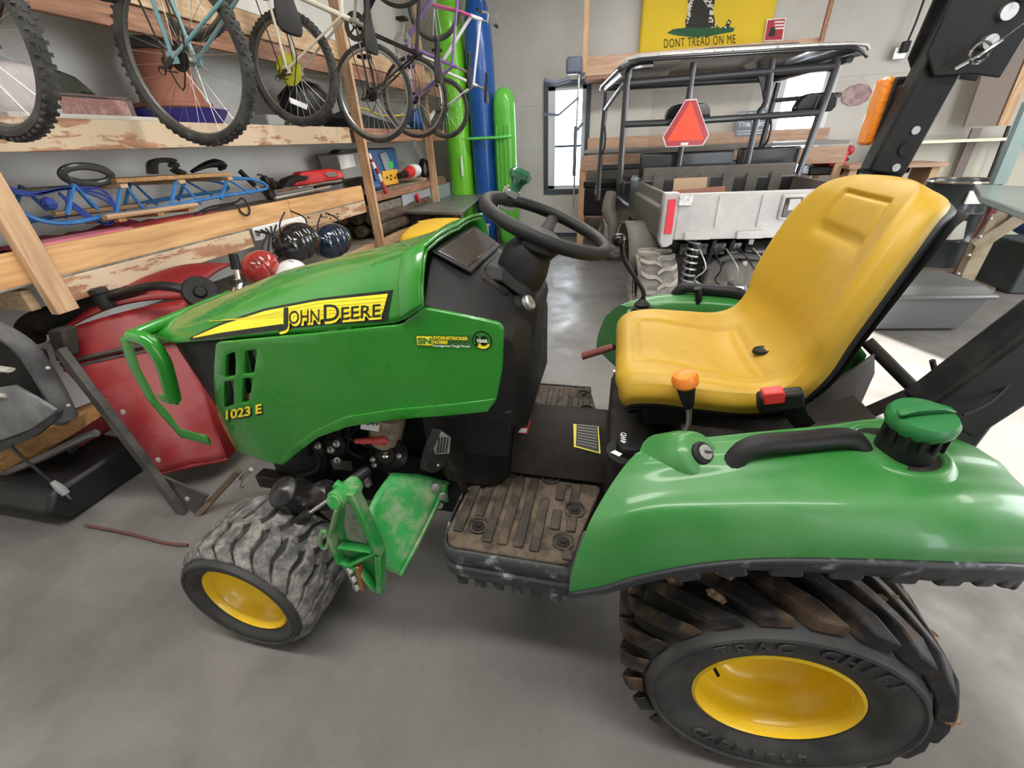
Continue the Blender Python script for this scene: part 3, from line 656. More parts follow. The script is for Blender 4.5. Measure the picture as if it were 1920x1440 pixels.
MB().loft([[Vector((x, YC-w, z)), Vector((x, YC-w, z+.10)), Vector((x, YC+w, z+.10)), Vector((x, YC+w, z))] for x, w, z in ((.12, .15, .73), (.46, .17, .73))]).build('seat_base', M_['dusty'], TR, bevel=.01)
MB().loft([[Vector((x, y, z)) for y, z in ((.80, .60), (.80, .80), (2*YC-.80, .80), (2*YC-.80, .60))] for x in (.20, .66)]).build('rear_deck', M_['dusty'], TR, bevel=.01)
# seat belt latch
c = P(1462, 750, 'y', .845)
bk = MB().box(c, (.085, .030, .045), Matrix.Rotation(-.25, 3, 'Y')).build('belt_buckle', M_['black'], TR, bevel=.008)
MB().box(c+Vector((-.018, -.004, .012)), (.040, .028, .030), Matrix.Rotation(-.25, 3, 'Y')).build('buckle_button', M_['red'], bk, bevel=.004)
MB().tube([c+Vector((.03, 0, .01)), P(1490, 772, 'y', .85), P(1512, 800, 'y', .86)], .022, 6, flat=.2, flatdir=(0, 1, 0), smooth=3).build('belt_webbing', M_['black'], bk)

# ---- platform, tunnel, pedal
PZ = .485
def plat_outline(): return rounded([(-.385, .735), (-.365, .690), (-.04, .690), (-.02, .80), (.03, .99), (-.33, .99), (-.375, .97)], .03)
pm = plate(plat_outline(), [], lambda u, v, w: Vector((u, v, PZ-.012+w)), .024, .006)
pm_a, pm_b = both('platform', pm, M_['matd'])
edge = [(-.375, .97), (-.388, .85), (-.385, .74), (-.362, .688), (-.30, .683), (-.17, .683), (-.04, .683)]
for mm in (0, 1):
    par = pm_b if mm else pm_a
    def mk(mb): return mirror_mb(mb) if mm else mb
    for i in range(8):
        x = -.354 + i*.0435
        segs = [(.715, .975)]
        if i == 0: segs = [(.735, .955)]
        if i == 1: segs = [(.80, .975)]
        if i == 5: segs = [(.71, .90)]
        if i == 6: segs = [(.79, .86), (.90, .97)]
        if i == 7: segs = [(.70, .73), (.79, .84), (.90, .97)]
        for y0, y1 in segs:
            mk(plate(rounded([(x-.0135, y0), (x+.0135, y0), (x+.0135+.01*(y1-y0), y1), (x-.0135+.01*(y1-y0), y1)], .006), [], lambda u, v, w: Vector((u, v, PZ+.004+w)), .010, .003)).build('rubber_rib', M_['mat_'], par)
    for x, y in ((-.302, .765), (-.065, .755), (-.045, .87), (-.25, .98), (-.13, .99)):
        b = MB(); b.lathe([(.030, .010), (.026, .011), (.023, .004)], (x, y, PZ), (0, 0, 1), 20); mk(b).build('bolt_recess', M_['mat_'], par)
        b = MB(); b.lathe([(.018, .001), (.018, .004), (.009, .005), (.009, .010), (0, .011)], (x, y, PZ), (0, 0, 1), 14); mk(b).build('bolt', M_['dusty'], par)
    # skirt with ledge and notched bottom
    prof = [(0, .000), (-.010, -.030), (-.004, -.055), (-.012, -.062), (-.006, -.100), (.004, -.120)]
    e3 = spline([Vector((x, y, PZ)) for x, y in edge], 4)
    rings = []
    for i, p in enumerate(e3):
        t = (e3[min(i+1, len(e3)-1)]-e3[max(i-1, 0)]).normalized(); nrm = Vector((t.y, -t.x, 0))
        if nrm.y > 0 and abs(nrm.y) > abs(nrm.x): nrm = -nrm
        if abs(nrm.x) > abs(nrm.y) and nrm.x > 0: nrm = -nrm
        rings.append([p + nrm*(-a) + Vector((0, 0, h)) for a, h in prof])
    b = MB(); b.loft(rings, False, False); mk(b).build('platform_skirt', M_['lip'], par, solid=.006, sharp=50)
    for i in range(6):
        b = MB(); b.box((-.335+i*.052, .684, PZ-.128), (.030, .012, .030)); mk(b).build('skirt_tooth', M_['lip'], par, bevel=.004)
# centre tunnel
tz = .640
MB().loft([[Vector((x, y, z)) for y, z in ((.975, .50), (.995, .565), (1.075, zt-.006), (1.12, zt), (2*YC-1.12, zt), (2*YC-1.075, zt-.006), (2*YC-.995, .565), (2*YC-.975, .50))] for x, zt in ((-.27, tz+.03), (-.20, tz), (.03, tz), (.05, tz-.02))]).build('centre_tunnel', M_['dusty'], TR, bevel=.006)
tf = lambda a, b: Vector((-.27+.3*a, .995+.08*b, .567+.069*b))
def tq(px, m, name, lift, par=TR): 
    mb = MB(); mb.add([on_surf(tf, x, y, (.5, .5), lift) for x, y in px], [tuple(range(len(px)))]); return mb.build(name, m, par, sharp=0)
y_ = tq([(1076, 785), (1123, 789), (1126, 851), (1076, 838)], M_['decal'], 'yellow_warning_label', .003)
tq([(1082, 788), (1121, 791), (1123, 848), (1080, 836)], mat('label_dark', (.02, .02, .02), .5), 'label_field', .004, y_)
for k in range(9): tq([(1083, 791+k*5), (1119, 794+k*5.6), (1119, 795.4+k*5.6), (1083, 792.4+k*5)], mat('label_print', (.3, .3, .28), .6) if k == 0 else bpy.data.materials['label_print'], 'label_text', .005, y_)
r_ = tq([(973, 775), (998, 777), (989, 814), (966, 812)], M_['decalr'], 'red_warning_label', .003)
tq([(979, 777), (996, 778), (995, 784), (977, 783)], M_['decalw'], 'label_picture', .004, r_); tq([(971, 803), (989, 804), (987, 812), (969, 811)], M_['decalw'], 'label_picture', .004, r_)
tq([(976, 785), (994, 786), (990, 801), (972, 800)], bpy.data.materials['label_dark'], 'label_field', .004, r_)
# brake pedal
pq = lambda x, y, yy=.80: P(x, y, 'y', yy)
pdir = Vector((-.035, .02, -.012))
ped = MB().prism([pq(827, 806), pq(846, 818), pq(844, 858), pq(832, 878), pq(814, 888), pq(801, 884), pq(808, 850)], pdir).build('brake_pedal', M_['kmetal'], TR, bevel=.004)
MB().prism([v-pdir*.12 for v in (pq(826, 810), pq(843, 820), pq(841, 850), pq(816, 852), pq(812, 842))], pdir*.1).build('pedal_face', M_['steel'], ped, bevel=.001)
for k in range(4):
    x = 819+k*5.5; MB().beam(pq(x+2, 819)-pdir*.16, pq(x-2, 848)-pdir*.16, .003, .004, (0, 1, 0)).build('pedal_groove', M_['kmetal'], ped)
MB().ball(pq(820, 872)-pdir*.1, .004, 8).build('pedal_rivet', M_['steel'], ped)
MB().tube([pq(830, 850, .83), pq(862, 900, .86), pq(880, 940, .92)], .011, 6, smooth=3).build('pedal_arm', M_['kmetal'], ped)
# four wheel drive dial, console, levers
MB().loft([[Vector((x, y, z)) for y, z in ((.90, .50), (.90, .70), (1.32, .70), (1.32, .50))] for x in (.035, .34)]).build('seat_console', M_['dusty'], TR, bevel=.015)
dc = P(1183, 826, 'z', .735)
MB().lathe([(.036, 0), (.036, .014), (.031, .020), (0, .021)], dc+Vector((0, 0, -.018)), (0, 0, 1), 22).build('selector_dial', M_['black'], TR)
t = text_on('4WD', dc+Vector((-.012, -.02, .0045)), (.0, .020, 0), (-.020, 0, 0), .02); t.build('dial_print', M_['decalw'], TR, sharp=0)
MB().lathe([(.055, 0), (.055, .01), (.03, .011)], dc+Vector((-.005, -.02, -.03)), (0, 0, 1), 22).build('dial_plate', M_['black'], TR)
mb = MB(); mb.add([dc+Vector(v) for v in ((-.05, -.035, -.017), (-.028, -.048, -.017), (-.02, -.036, -.017), (-.038, -.024, -.017))], [(0, 1, 2, 3)]); mb.build('dial_marker', M_['decalw'], TR, sharp=0)
lb = P(1272, 822, 'y', .88); lm = P(1292, 775, 'y', .86); lt = P(1290, 755, 'y', .85); lk = P(1285, 716, 'y', .85)
lv = MB().tube([lb, lb.lerp(lm, .5)+Vector((.008, 0, 0)), lm, lt], .0065, 8, smooth=4).build('range_lever', M_['steel'], TR)
ax = (lk-lt).normalized(); MB().lathe([(.010, 0), (.013, .01), (.019, .045), (.020, .055)], lt-ax*.012, ax, 16).build('lever_grip', M_['black'], lv)
MB().lathe([(.020, 0), (.0275, .008), (.0285, .020), (.024, .032), (.012, .039), (0, .040)], lt+ax*.042, ax, 18).build('lever_cap', M_['orange'], lv)

# ---- fenders
FST = [  # lip, mid, ledge low, ledge, wall, shoulder, top, plateau, inner, deep
 [(-.030, .54, .60), (-.026, .550, .67), (-.005, .575, .755), (.012, .600, .790), (.035, .630, .825), (.050, .650, .842), (.062, .668, .850), (.075, .69, .852), (.085, .70, .85), (.11, .72, .78)],
 [(.035, .535, .645), (.038, .546, .72), (.052, .566, .795), (.064, .590, .820), (.078, .625, .845), (.092, .648, .862), (.10, .668, .868), (.11, .70, .866), (.12, .715, .862), (.13, .73, .78)],
 [(.090, .535, .690), (.096, .547, .76), (.110, .566, .825), (.122, .594, .846), (.130, .622, .862), (.145, .645, .880), (.15, .668, .882), (.16, .71, .876), (.17, .735, .872), (.17, .75, .78)],
 [(.190, .535, .752), (.193, .546, .80), (.198, .566, .852), (.202, .600, .868), (.206, .626, .880), (.210, .648, .893), (.21, .672, .894), (.22, .715, .886), (.22, .735, .882), (.22, .75, .79)],
 [(.300, .535, .795), (.300, .546, .835), (.300, .570, .876), (.303, .608, .888), (.306, .636, .896), (.310, .658, .904), (.31, .682, .904), (.32, .73, .897), (.32, .755, .893), (.32, .77, .79)],
 [(.430, .540, .818), (.430, .551, .855), (.430, .582, .892), (.430, .625, .900), (.430, .660, .905), (.430, .684, .910), (.43, .708, .909), (.44, .765, .900), (.44, .79, .896), (.44, .81, .78)],
 [(.550, .556, .820), (.550, .567, .855), (.550, .604, .892), (.550, .652, .896), (.550, .692, .898), (.550, .718, .902), (.55, .742, .901), (.55, .81, .894), (.55, .84, .889), (.55, .86, .76)],
 [(.655, .590, .800), (.658, .601, .835), (.660, .640, .876), (.660, .690, .880), (.660, .732, .880), (.660, .756, .884), (.66, .780, .883), (.66, .845, .874), (.66, .875, .868), (.66, .89, .74)],
 [(.730, .625, .765), (.742, .634, .80), (.745, .672, .842), (.745, .722, .846), (.745, .764, .848), (.745, .788, .852), (.74, .808, .852), (.74, .865, .844), (.74, .89, .838), (.74, .90, .72)],
 [(.755, .650, .730), (.782, .664, .77), (.785, .700, .80), (.785, .745, .805), (.785, .785, .808), (.785, .805, .812), (.78, .825, .812), (.78, .90, .804), (.78, .92, .80), (.76, .93, .70)]]
def fen(a, b):
    cols = []
    for row in FST:
        pts = [Vector(p) for p in row]; cols.append(cm(pts, b))
    return cm(cols, a)
def cm(p, t):
    n = len(p)-1; k = min(max(t, 0), 1)*n; i = min(int(k), n-1); t = k-i; a = p[max(i-1, 0)]; b = p[i]; c = p[i+1]; d = p[min(i+2, n)]
    return .5*((2*b) + (c-a)*t + (2*a-5*b+4*c-d)*t*t + (3*b-a-3*c+d)*t*t*t)
fm = MB().grid(fen, 48, 54); fa, fbb = both('fender', fm, M_['gplastic'], sharp=60)
# black lip under it
def lipf(a, b): 
    p = fen(a, 0); d = lut([(0, .028), (.1, .034), (.4, .034), (.7, .055), (1, .06)], a)[0]; return p + Vector((0, -.004 + .012*b, -d*b))
lm_ = MB().grid(lipf, 40, 3); both('fender_lip', lm_, M_['lip'], solid=.008)
for mm in (0, 1):
    for k in range(9):
        a = .30+k*.075; p = lipf(a, .75); q = lipf(a+.045, .75)
        b = MB(); b.beam(p+Vector((0, .012, -.012)), q+Vector((0, .012, -.012)), .03, .03); (mirror_mb(b) if mm else b).build('lip_scallop', M_['lip'], (fbb if mm else fa), bevel=.006)
# front edge fold into the well
MB().grid(lambda a, b: fen(0, b).lerp(Vector((.16, .80, .55)), a*.5), 3, 18).build('fender_front_wall', M_['gplastic'], TR, sharp=60)
mirror_mb(MB().grid(lambda a, b: fen(0, b).lerp(Vector((.16, .80, .55)), a*.5), 3, 18)).build('fender_front_wall', M_['gplastic'], TR, sharp=60)
# grab handle
hz = [(P(1352, 902, 'y', .645)), P(1372, 872, 'y', .655), P(1408, 838, 'y', .665), P(1500, 828, 'y', .69), P(1590, 822, 'y', .715), P(1616, 850, 'y', .72), P(1640, 880, 'y', .725)]
gh = MB(); gh.tube(hz, .0190, 12, smooth=4); 
for hh in both('grab_handle', gh, M_['black']): pass
for e in (hz[0], hz[-1]):
    b = MB(); b.lathe([(.026, -.012), (.022, 0), (.016, .006), (0, .007)], e+Vector((0, 0, -.010)), (0, 0, 1), 16); both('handle_foot', b, M_['gplastic'])
# ignition pod and key switch
ig = P(1322, 848, 'z', .905); igx = Vector((.45, -.45, .75)).normalized()
MB().lathe([(.068, -.095), (.058, -.04), (.046, -.006), (.038, .002), (0, .002)], ig-igx*.012, igx, 24).build('switch_pod', M_['gplastic'], TR, sharp=60)
MB().lathe([(.022, 0), (.022, .008), (.019, .012), (.016, .012)], ig-igx*.012, igx, 20).build('key_switch', M_['black'], TR)
MB().lathe([(.014, 0), (.014, .003), (0, .003)], ig, igx, 20).build('key_face', M_['steel'], TR)
MB().beam(ig+igx*.004+Vector((-.009, 0, 0)), ig+igx*.004+Vector((.009, 0, 0)), .004, .002, igx).build('key_slot', M_['black'], TR)
# fuel cap in its well
fc = P(1722, 796, 'z', .965); fcx = Vector((-.05, -.12, 1)).normalized(); 
fcp = MB().lathe([(.044, -.004), (.048, .004), (.049, .016), (.044, .024), (.03, .027), (0, .028)], fc, fcx, 32).build('fuel_cap', mat('cap_green', (.02, .16, .045), .4), TR, sharp=40)
MB().loft([[fc+fcx*.024+Vector((x, y-.004, 0)), fc+fcx*.024+Vector((x, y+.004, 0)), fc+fcx*(.024+h)+Vector((x, y+.010, 0)), fc+fcx*(.024+h)+Vector((x, y-.010, 0))] for x, y, h in ((-.046, -.012, .006), (-.02, -.005, .016), (.02, .005, .016), (.046, .012, .006))]).build('cap_grip', bpy.data.materials['cap_green'], fcp, bevel=.004)
MB().lathe([(.040, 0), (.042, .03), (.042, .085)], fc-fcx*.09, fcx, 28).build('filler_neck', M_['black'], TR)
for k in range(14):
    a = 2*PI*k/14; 
    if math.sin(a) > .3: continue
    MB().beam(fc+Vector((.044*math.cos(a), .044*math.sin(a), -.03)), fc+Vector((.044*math.cos(a), .044*math.sin(a), -.004)), .006, .006, (math.cos(a), math.sin(a), 0)).build('neck_rib', M_['black'], TR)
MB().lathe([(.088, -.010), (.080, .001), (.072, .004), (.065, .001), (.062, -.006)], Vector((fc.x-.005, fc.y+.015, .902)), (0, 0, 1), 32).build('filler_well', M_['gplastic'], TR, sharp=60)
MB().lathe([(.064, .001), (0, .001)], Vector((fc.x-.005, fc.y+.015, .899)), (0, 0, 1), 32).build('well_shade_disc', M_['dusty'], TR)  # flat dark disc paints the shaded depth of the well
# hazard and control prints on the fender top
ff = lambda a, b: fen(a, b)
stripe(ff, [(1384, 836), (1548, 822)], [(1390, 849), (1500, 838)], 8, .003).build('control_label', M_['decalk'], fa, sharp=0)

# ---- far side levers seen past the seat
jb = P(1205, 560, 'y', 1.50)
jl = MB().tube([jb, P(1205, 543, 'y', 1.5), P(1172, 490, 'y', 1.5), P(1165, 455, 'y', 1.5)], .0075, 8, smooth=3).build('loader_joystick', M_['kmetal'], TR)
MB().ball(P(1160, 450, 'y', 1.5), .024, 14, (1, 1, .95)).build('joystick_ball', mat('glossy_black', (.01, .01, .01), .12), jl)
MB().lathe([(.034, 0), (.038, .012), (.030, .016), (.034, .024), (.026, .028), (.028, .036), (.020, .042), (.010, .055)], jb+Vector((0, 0, -.055)), (0, 0, 1), 18).build('joystick_boot', M_['black'], jl)
MB().box(jb+Vector((.0, .0, -.11)), (.10, .10, .11)).build('joystick_bracket', M_['gplastic'], TR, bevel=.01)
g1, g2 = P(1092, 668, 'y', 1.28), P(1150, 650, 'y', 1.28)
gr = MB().tube([g2, g2+Vector((.06, .0, -.01))], .009, 8).build('side_lever', M_['kmetal'], TR)
MB().tube([g1, g1.lerp(g2, .3), g1.lerp(g2, .6), g2], [.017, .016, .0165, .015], 10, flat=.7).build('lever_handle', mat('faded_red_grip', (.20, .05, .045), .6), gr)
MB().tube([P(1150, 699, 'y', 1.28), P(1195, 697, 'y', 1.28)], [.011, .006], 8).build('tilt_rod', M_['steel'], TR)
fl = P(1308, 540, 'y', 1.52); MB().tube([fl, P(1310, 560, 'y', 1.52), P(1305, 580, 'y', 1.52)], [.018, .018, .01], 8, flat=.7).build('hitch_lever_knob', M_['black'], TR)

# ---- roll bar: two posts, plates, crossbar
def rops(mm):
    k = (lambda v: mir(v)) if mm else (lambda v: v)
    base = Vector((.66, 1.40, .62)); kink = Vector((.672, 1.40, 1.30)); top = Vector((.735, 1.40, 1.66))
    r = MB(); r.beam(k(base), k(kink), .055, .085, (1, 0, 0)); r.beam(k(kink), k(top), .055, .085, (1, 0, 0)); o = r.build('roll_bar_post', M_['kmetal'], TR, bevel=.006)
    b = MB(); pl_ = [(-.075, 1.545), (-.045, 1.50), (.03, 1.50), (.085, 1.49), (.105, 1.60), (.17, 1.80), (-.045, 1.86)]
    for yy in (-.036, .036):
        b.prism([k(Vector((.735+x*1.0, 1.40+yy-.004, z))) for x, z in pl_], (0, .008, 0))
    b.build('hinge_plate', M_['kmetal'], o, bevel=.003)
    for x, z, rr in ((.765, 1.555, .014), (.80, 1.635, .016)):
        c = k(Vector((x, 1.40, z))); MB().cyl(c-Vector((0, .055, 0)), c+Vector((0, .055, 0)), rr, 14).build('hinge_pin', M_['steel'], o)
    for x, z, rr in ((.700, 1.395, .009), (.688, 1.315, .009), (.695, 1.355, .016)):
        c = k(Vector((x, 1.40, z))); MB().cyl(c-Vector((0, .031, 0)), c+Vector((0, .031, 0)), rr, 12).build('post_bolt', M_['steel'] if rr < .01 else M_['kmetal'], o)
    if not mm: MB().cyl(P(1885, 24, 'y', 1.362), P(1885, 24, 'y', 1.362)+Vector((0, -.012, 0)), .015, 16).build('hinge_pin', M_['steel'], o)
    # folded upper hoop goes up from the plates
    r = MB(); r.beam(k(Vector((.80, 1.40, 1.66))), k(Vector((.86, 1.40, 1.95))), .05, .08, (1, 0, 0)); r.build('upper_hoop_arm', M_['kmetal'], o, bevel=.006)
    # light bracket and amber lamp outboard
    yo = -1 if mm else 1
    c = k(Vector((.684, 1.435, 1.45)))
    MB().box(c+Vector((0, 0, 0)), (.05, .05, .085)).build('lamp_bracket', M_['kmetal'], o, bevel=.005)
    c2 = c+Vector((-.012, yo*.040, -.012))
    lp = MB().box(c2, (.040, .062, .145)).build('lamp_housing', M_['black'], o, bevel=.006)
    return o, c2
o, c2 = rops(0)
MB().box(c2+Vector((-.026, 0, 0)), (.022, .060, .150)).build('amber_lamp_lens', M_['amber'], o, bevel=.010, seg=3)
# near side arm leans back out of the picture
na, nb = P(1782, 760, 'y', .87), P(1920, 662, 'y', .87); nd = (nb-na).normalized()
MB().beam(na-nd*.03, na+nd*.85, .075, .125, (-nd.z, 0, nd.x)).build('roll_bar_arm', M_['kmetal'], TR, bevel=.01)
MB().beam(Vector((.68, .87, .62)), na+nd*.04, .07, .09, (1, 0, 0)).build('roll_bar_mount', M_['kmetal'], TR, bevel=.008)
rc = P(1832, 100, 'y', 1.34)
mb = MB(); mb.tube([rc+Vector((.018*math.cos(2*PI*k/24), -.01, .018*math.sin(2*PI*k/24))) for k in range(24)], .0028, 6, True)
mb.tube([rc+Vector((-.03, 0, -.025)), rc+Vector((.0, -.012, -.005)), rc+Vector((.03, -.01, .02))], .0032, 6); mb.tube([rc+Vector((.02, -.01, .01)), P(1925, 40, 'y', 1.33)], .0015, 6)
mb.build('ring_clip', M_['chrome'], TR)

# ---- underside: frame, engine, axle, loader mounts
MB().box((-.58, YC, .37), (1.25, .26, .24)).build('chassis_rail', M_['kmetal'], TR, bevel=.01)  # rail made bulkier to block light and darken the floor below
MB().box((-.72, YC+.02, .62), (.46, .20, .30)).build('engine_block', M_['kmetal'], TR, bevel=.02)
MB().box((.30, YC, .42), (.50, .42, .26)).build('transmission_case', M_['dusty'], TR, bevel=.03)
for s in (0, 1):
    b = MB(); b.cyl((RX, .83, RZ), (RX, YC, RZ), .075, 18); (mirror_mb(b) if s else b).build('axle_housing', M_['dusty'], TR)
b = MB(); b.tube([(FX, .83, .27), (FX-.0, .95, .285), (FX, YC, .33)], [.045, .05, .07], 12, smooth=3); both('front_axle', b, M_['kmetal'])
kn = MB(); kc = P(552, 930, 'y', .80)
kn.lathe([(.03, -.05), (.055, -.04), (.060, 0), (.048, .03), (.052, .05), (.034, .065), (0, .07)], kc, (-.2, -.5, .85), 16)
kn.lathe([(.02, 0), (.045, .01), (.05, .06), (.035, .09), (0, .10)], kc+Vector((.04, .03, -.03)), (.7, 0, .3), 14)
kn.cyl(kc+Vector((0, .02, -.03)), Vector((FX, .76, FZ+.02)), .05, 14, .07); both('steering_knuckle', kn, mat('oily_black', (.015, .015, .016), .25, dirt=(.05, .04, .035), amt=.35, scale=20), bevel=.004)
b = MB(); b.cyl(P(575, 965, 'y', .76), P(632, 925, 'y', .80), .008, 10); b.build('steering_rod', M_['chrome'], TR)
b = MB(); b.cyl(P(632, 925, 'y', .80), P(690, 880, 'y', .90), .02, 12); b.build('steering_cylinder', M_['kmetal'], TR)
b = MB(); b.cyl(P(545, 990, 'y', .74), P(578, 962, 'y', .76), .016, 10); b.build('rod_end', M_['kmetal'], TR)
# coolant hose, alternator, wiring, battery cable, filter can
b = MB().tube([P(590, 832, 'y', .95), P(604, 848, 'y', .95), P(604, 875, 'y', .95), P(585, 888, 'y', .94), P(560, 893, 'y', .93)], .018, 12, smooth=4).build('coolant_hose', M_['black'], TR)
al = P(632, 832, 'y', .97); ao = MB().lathe([(.035, -.01), (.042, 0), (.040, .012), (.020, .016), (.020, .024), (0, .026)], al, (0, -1, .3), 20).build('alternator', M_['kmetal'], TR)
for dx, dz in ((0, .0), (-.045, .012), (.03, .03), (.012, -.045)): MB().lathe([(.013, 0), (.013, .008), (.006, .010), (.006, .018), (0, .019)], al+Vector((dx, -.03, dz)), (0, -1, .4), 10).build('mount_bolt', M_['steel'], ao)
pu = P(733, 853, 'y', .97); po = MB().lathe([(.055, -.015), (.060, 0), (.045, .015), (.030, .020), (.028, .030), (0, .032)], pu, (0, -.8, .6), 22).build('starter_motor', M_['kmetal'], TR)
MB().ball(pu+Vector((0, -.026, .020)), .014, 12, (1, 1, .8)).build('cap_nut', M_['chrome'], po)
for dx, dz in ((-.055, -.01), (-.055, -.035), (.045, .02), (0, -.055)): MB().lathe([(.010, 0), (.010, .007), (.005, .009), (0, .014)], pu+Vector((dx, -.02, dz)), (0, -.8, .6), 8).build('mount_bolt', M_['steel'], po)
cb = MB().tube([P(650, 818, 'y', .95), P(668, 828, 'y', .94)], .006, 8).build('cable_end', M_['black'], TR)
rcab = MB(); a, b_ = P(668, 827, 'y', .94), P(722, 826, 'y', .94)
rcab.tube([a, a.lerp(b_, .22), a.lerp(b_, .24), a.lerp(b_, .28), a.lerp(b_, .30), a.lerp(b_, .7), a.lerp(b_, .72), a.lerp(b_, .98), b_, P(730, 830, 'y', .94)], [.0095, .0095, .012, .012, .0105, .0105, .0135, .0145, .010, .004], 12); rcab.build('red_cable_boot', M_['redcable'], TR)
fcn = P(725, 805, 'y', 1.0)
fo = MB().lathe([(.0, -.05), (.048, -.05), (.055, -.04), (.056, .05), (.050, .07), (.03, .075), (0, .075)], fcn, (.35, 0, .95), 24).build('washer_can', M_['tan'], TR)
b = MB(); a = P(678, 784, 'y', .94); q = P(712, 787, 'y', .94); r1 = P(711, 808, 'y', .94); s1 = P(677, 803, 'y', .94); b.prism([a, q, r1, s1], (0, -.004, 0)); b.build('can_label', M_['decalw'], fo)
t = text_on('649', a.lerp(s1, .45)+(q-a)*.3+Vector((0, -.005, 0)), (q-a)*.5, (a-s1)*.55, .02, 1.0, 0); t.v = [v+Vector((0, -.004, 0)) for v in t.v]; t.build('label_digits', M_['decalk'], fo, sharp=0)
b = MB(); b.prism([P(620, 862, 'y', .95), P(658, 866, 'y', .95), P(661, 883, 'y', .95), P(624, 879, 'y', .95)], (0, .004, 0)); b.build('serial_plate', M_['steel'], TR)
rnd = random.Random(5)
for k in range(9):
    x0 = 600+k*18; a = P(x0, 800+rnd.uniform(-5, 25), 'y', .99); b_ = P(x0+rnd.uniform(-40, 60), 850+rnd.uniform(-10, 40), 'y', .98)
    MB().tube([a, a.lerp(b_, .35)+Vector((rnd.uniform(-.03, .03), -.02, 0)), a.lerp(b_, .7)+Vector((rnd.uniform(-.03, .03), 0, -.02)), b_], rnd.choice([.004, .006, .008]), 6, smooth=4).build('engine_wire', M_['black'], TR)
MB().box(P(560, 905, 'y', 1.0), (.34, .05, .06)).build('front_rail', M_['kmetal'], TR, bevel=.005)
b = MB(); b.prism([P(790, 782, 'y', .885), P(960, 772, 'y', .885), P(955, 860, 'y', .885), P(800, 846, 'y', .885)], (0, .02, 0)); both('lower_fairing', b, M_['black'], bevel=.006)
# green loader mounting arm
def armf(a, b):
    top = lut([(0, 735, 888, .90), (.5, 785, 889, .93), (1, 838, 902, .95)], a); bot = lut([(0, 684, 1020, .69), (.5, 712, 1062, .685), (1, 748, 1078, .70)], a)
    mid = lut([(0, 676, 945, .77), (.5, 745, 965, .82), (1, 800, 985, .85)], a)
    t, m, q = P(top[0], top[1], 'y', top[2]), P(mid[0], mid[1], 'y', mid[2]), P(bot[0], bot[1], 'y', bot[2])
    return t*(1-b)**2 + m*(2*b*(1-b)) + q*b*b
am = MB().grid(armf, 10, 14); la = am.build('loader_mount_arm', M_['gcast'], TR, solid=.014, sharp=60)
mirror_mb(am).build('loader_mount_arm', M_['gcast'], TR, solid=.014, sharp=60)
MB().tube([armf(1, b/10) for b in range(11)], .012, 6, flat=.7).build('arm_edge_rib', M_['gcast'], la)
MB().loft([[P(x, y, 'y', yy) for x, y, yy in ((738, 900, .90), (838, 908, .93), (842, 940, .93), (806, 952, .90))], [P(x, y, 'y', yy+.04) for x, y, yy in ((738, 900, .90), (838, 908, .93), (842, 940, .93), (806, 952, .90))]]).build('arm_flange', M_['gcast'], la, bevel=.004)
# upright bracket: a trapezoid frame of thick ribs round a recessed plate
Yb = .66
bp = lambda x, y, yy=Yb: P(x, y, 'y', yy)
def rib(pts, w, d, nm='bracket_rib'):
    """raised web following pixel points: w wide in the plane y, d deep"""
    pp = [bp(*q) for q in pts]; mb = MB()
    for p_, q_ in zip(pp, pp[1:]):
        dd = (q_-p_).normalized(); mb = MB(); mb.beam(p_-dd*w*.3+Vector((0, -.004, 0)), q_+dd*w*.3+Vector((0, -.004, 0)), w, d, (0, 1, 0)); mb.build(nm, M_['gcast'], br, bevel=.003)
b = MB(); b.prism([bp(*q, Yb+.012) for q in ((640, 935), (668, 915), (700, 1000), (716, 1040), (716, 1098), (700, 1104), (655, 1085), (632, 1050), (616, 1012), (626, 970))], (0, .012, 0)); br = b.build('loader_bracket', M_['gcast'], TR, bevel=.003)
b = MB(); b.prism([bp(*q, Yb+.009) for q in ((648, 945), (664, 945), (692, 1010), (688, 1020), (652, 1012), (645, 985))], (0, .003, 0)); b.build('worn_plate', mat('worn_grey_green', (.24, .26, .21), .6, dirt=(.12, .16, .1), amt=.35, scale=30), br)
rib([(664, 920), (714, 1030)], .020, .034); rib([(714, 1030), (716, 1100)], .018, .034)
rib([(636, 950), (622, 1000)], .010, .030); rib([(622, 1000), (640, 1048)], .012, .030); rib([(640, 1020), (700, 1028)], .008, .026); rib([(655, 1056), (708, 1030)], .009, .026); rib([(672, 1060), (704, 1100)], .010, .026); rib([(640, 1048), (672, 1060)], .012, .026)
b = MB(); b.tube([bp(628, 940, .625), bp(668, 906, .70)], [.026, .024], 20); b.build('bracket_boss', M_['gcast'], br, bevel=.003)
b = MB(); b.tube([bp(624, 943, .615), bp(634, 935, .635)], [.019, .019], 20); b.build('boss_pin', M_['gcast'], br, bevel=.002)
b = MB(); b.tube([bp(628, 906, .66), bp(650, 920, .66)], .012, 12); b.build('boss_lug', M_['gcast'], br, bevel=.002)
b = MB(); b.tube([bp(608+8*math.cos(t), 1012+16*math.sin(t), .66) for t in [k*PI/8 for k in range(16)]], .006, 6, True); b.build('bracket_loop', M_['gcast'], br)
for x, y in ((658, 1067), (665, 1083), (671, 1098)):
    c = bp(x, y, .652); MB().lathe([(.0145, 0), (.0145, .012), (0, .013)], c, (-.5, -.85, .1), 6).build('bracket_bolt', M_['steel'], br, bevel=.001)
MB().beam(bp(672, 1060, .65), bp(682, 1102, .65), .010, .02, (0, 1, 0)).build('rusty_shim', mat('rust', (.28, .11, .05), .8, bump=.2), br)
for x, y in ((816, 911), (829, 928), (823, 944)):
    c = P(x, y, 'y', .915); MB().lathe([(.0145, 0), (.0145, .014), (0, .015)], c, (.5, -.85, .3), 6).build('arm_bolt', M_['steel'], la, bevel=.001)
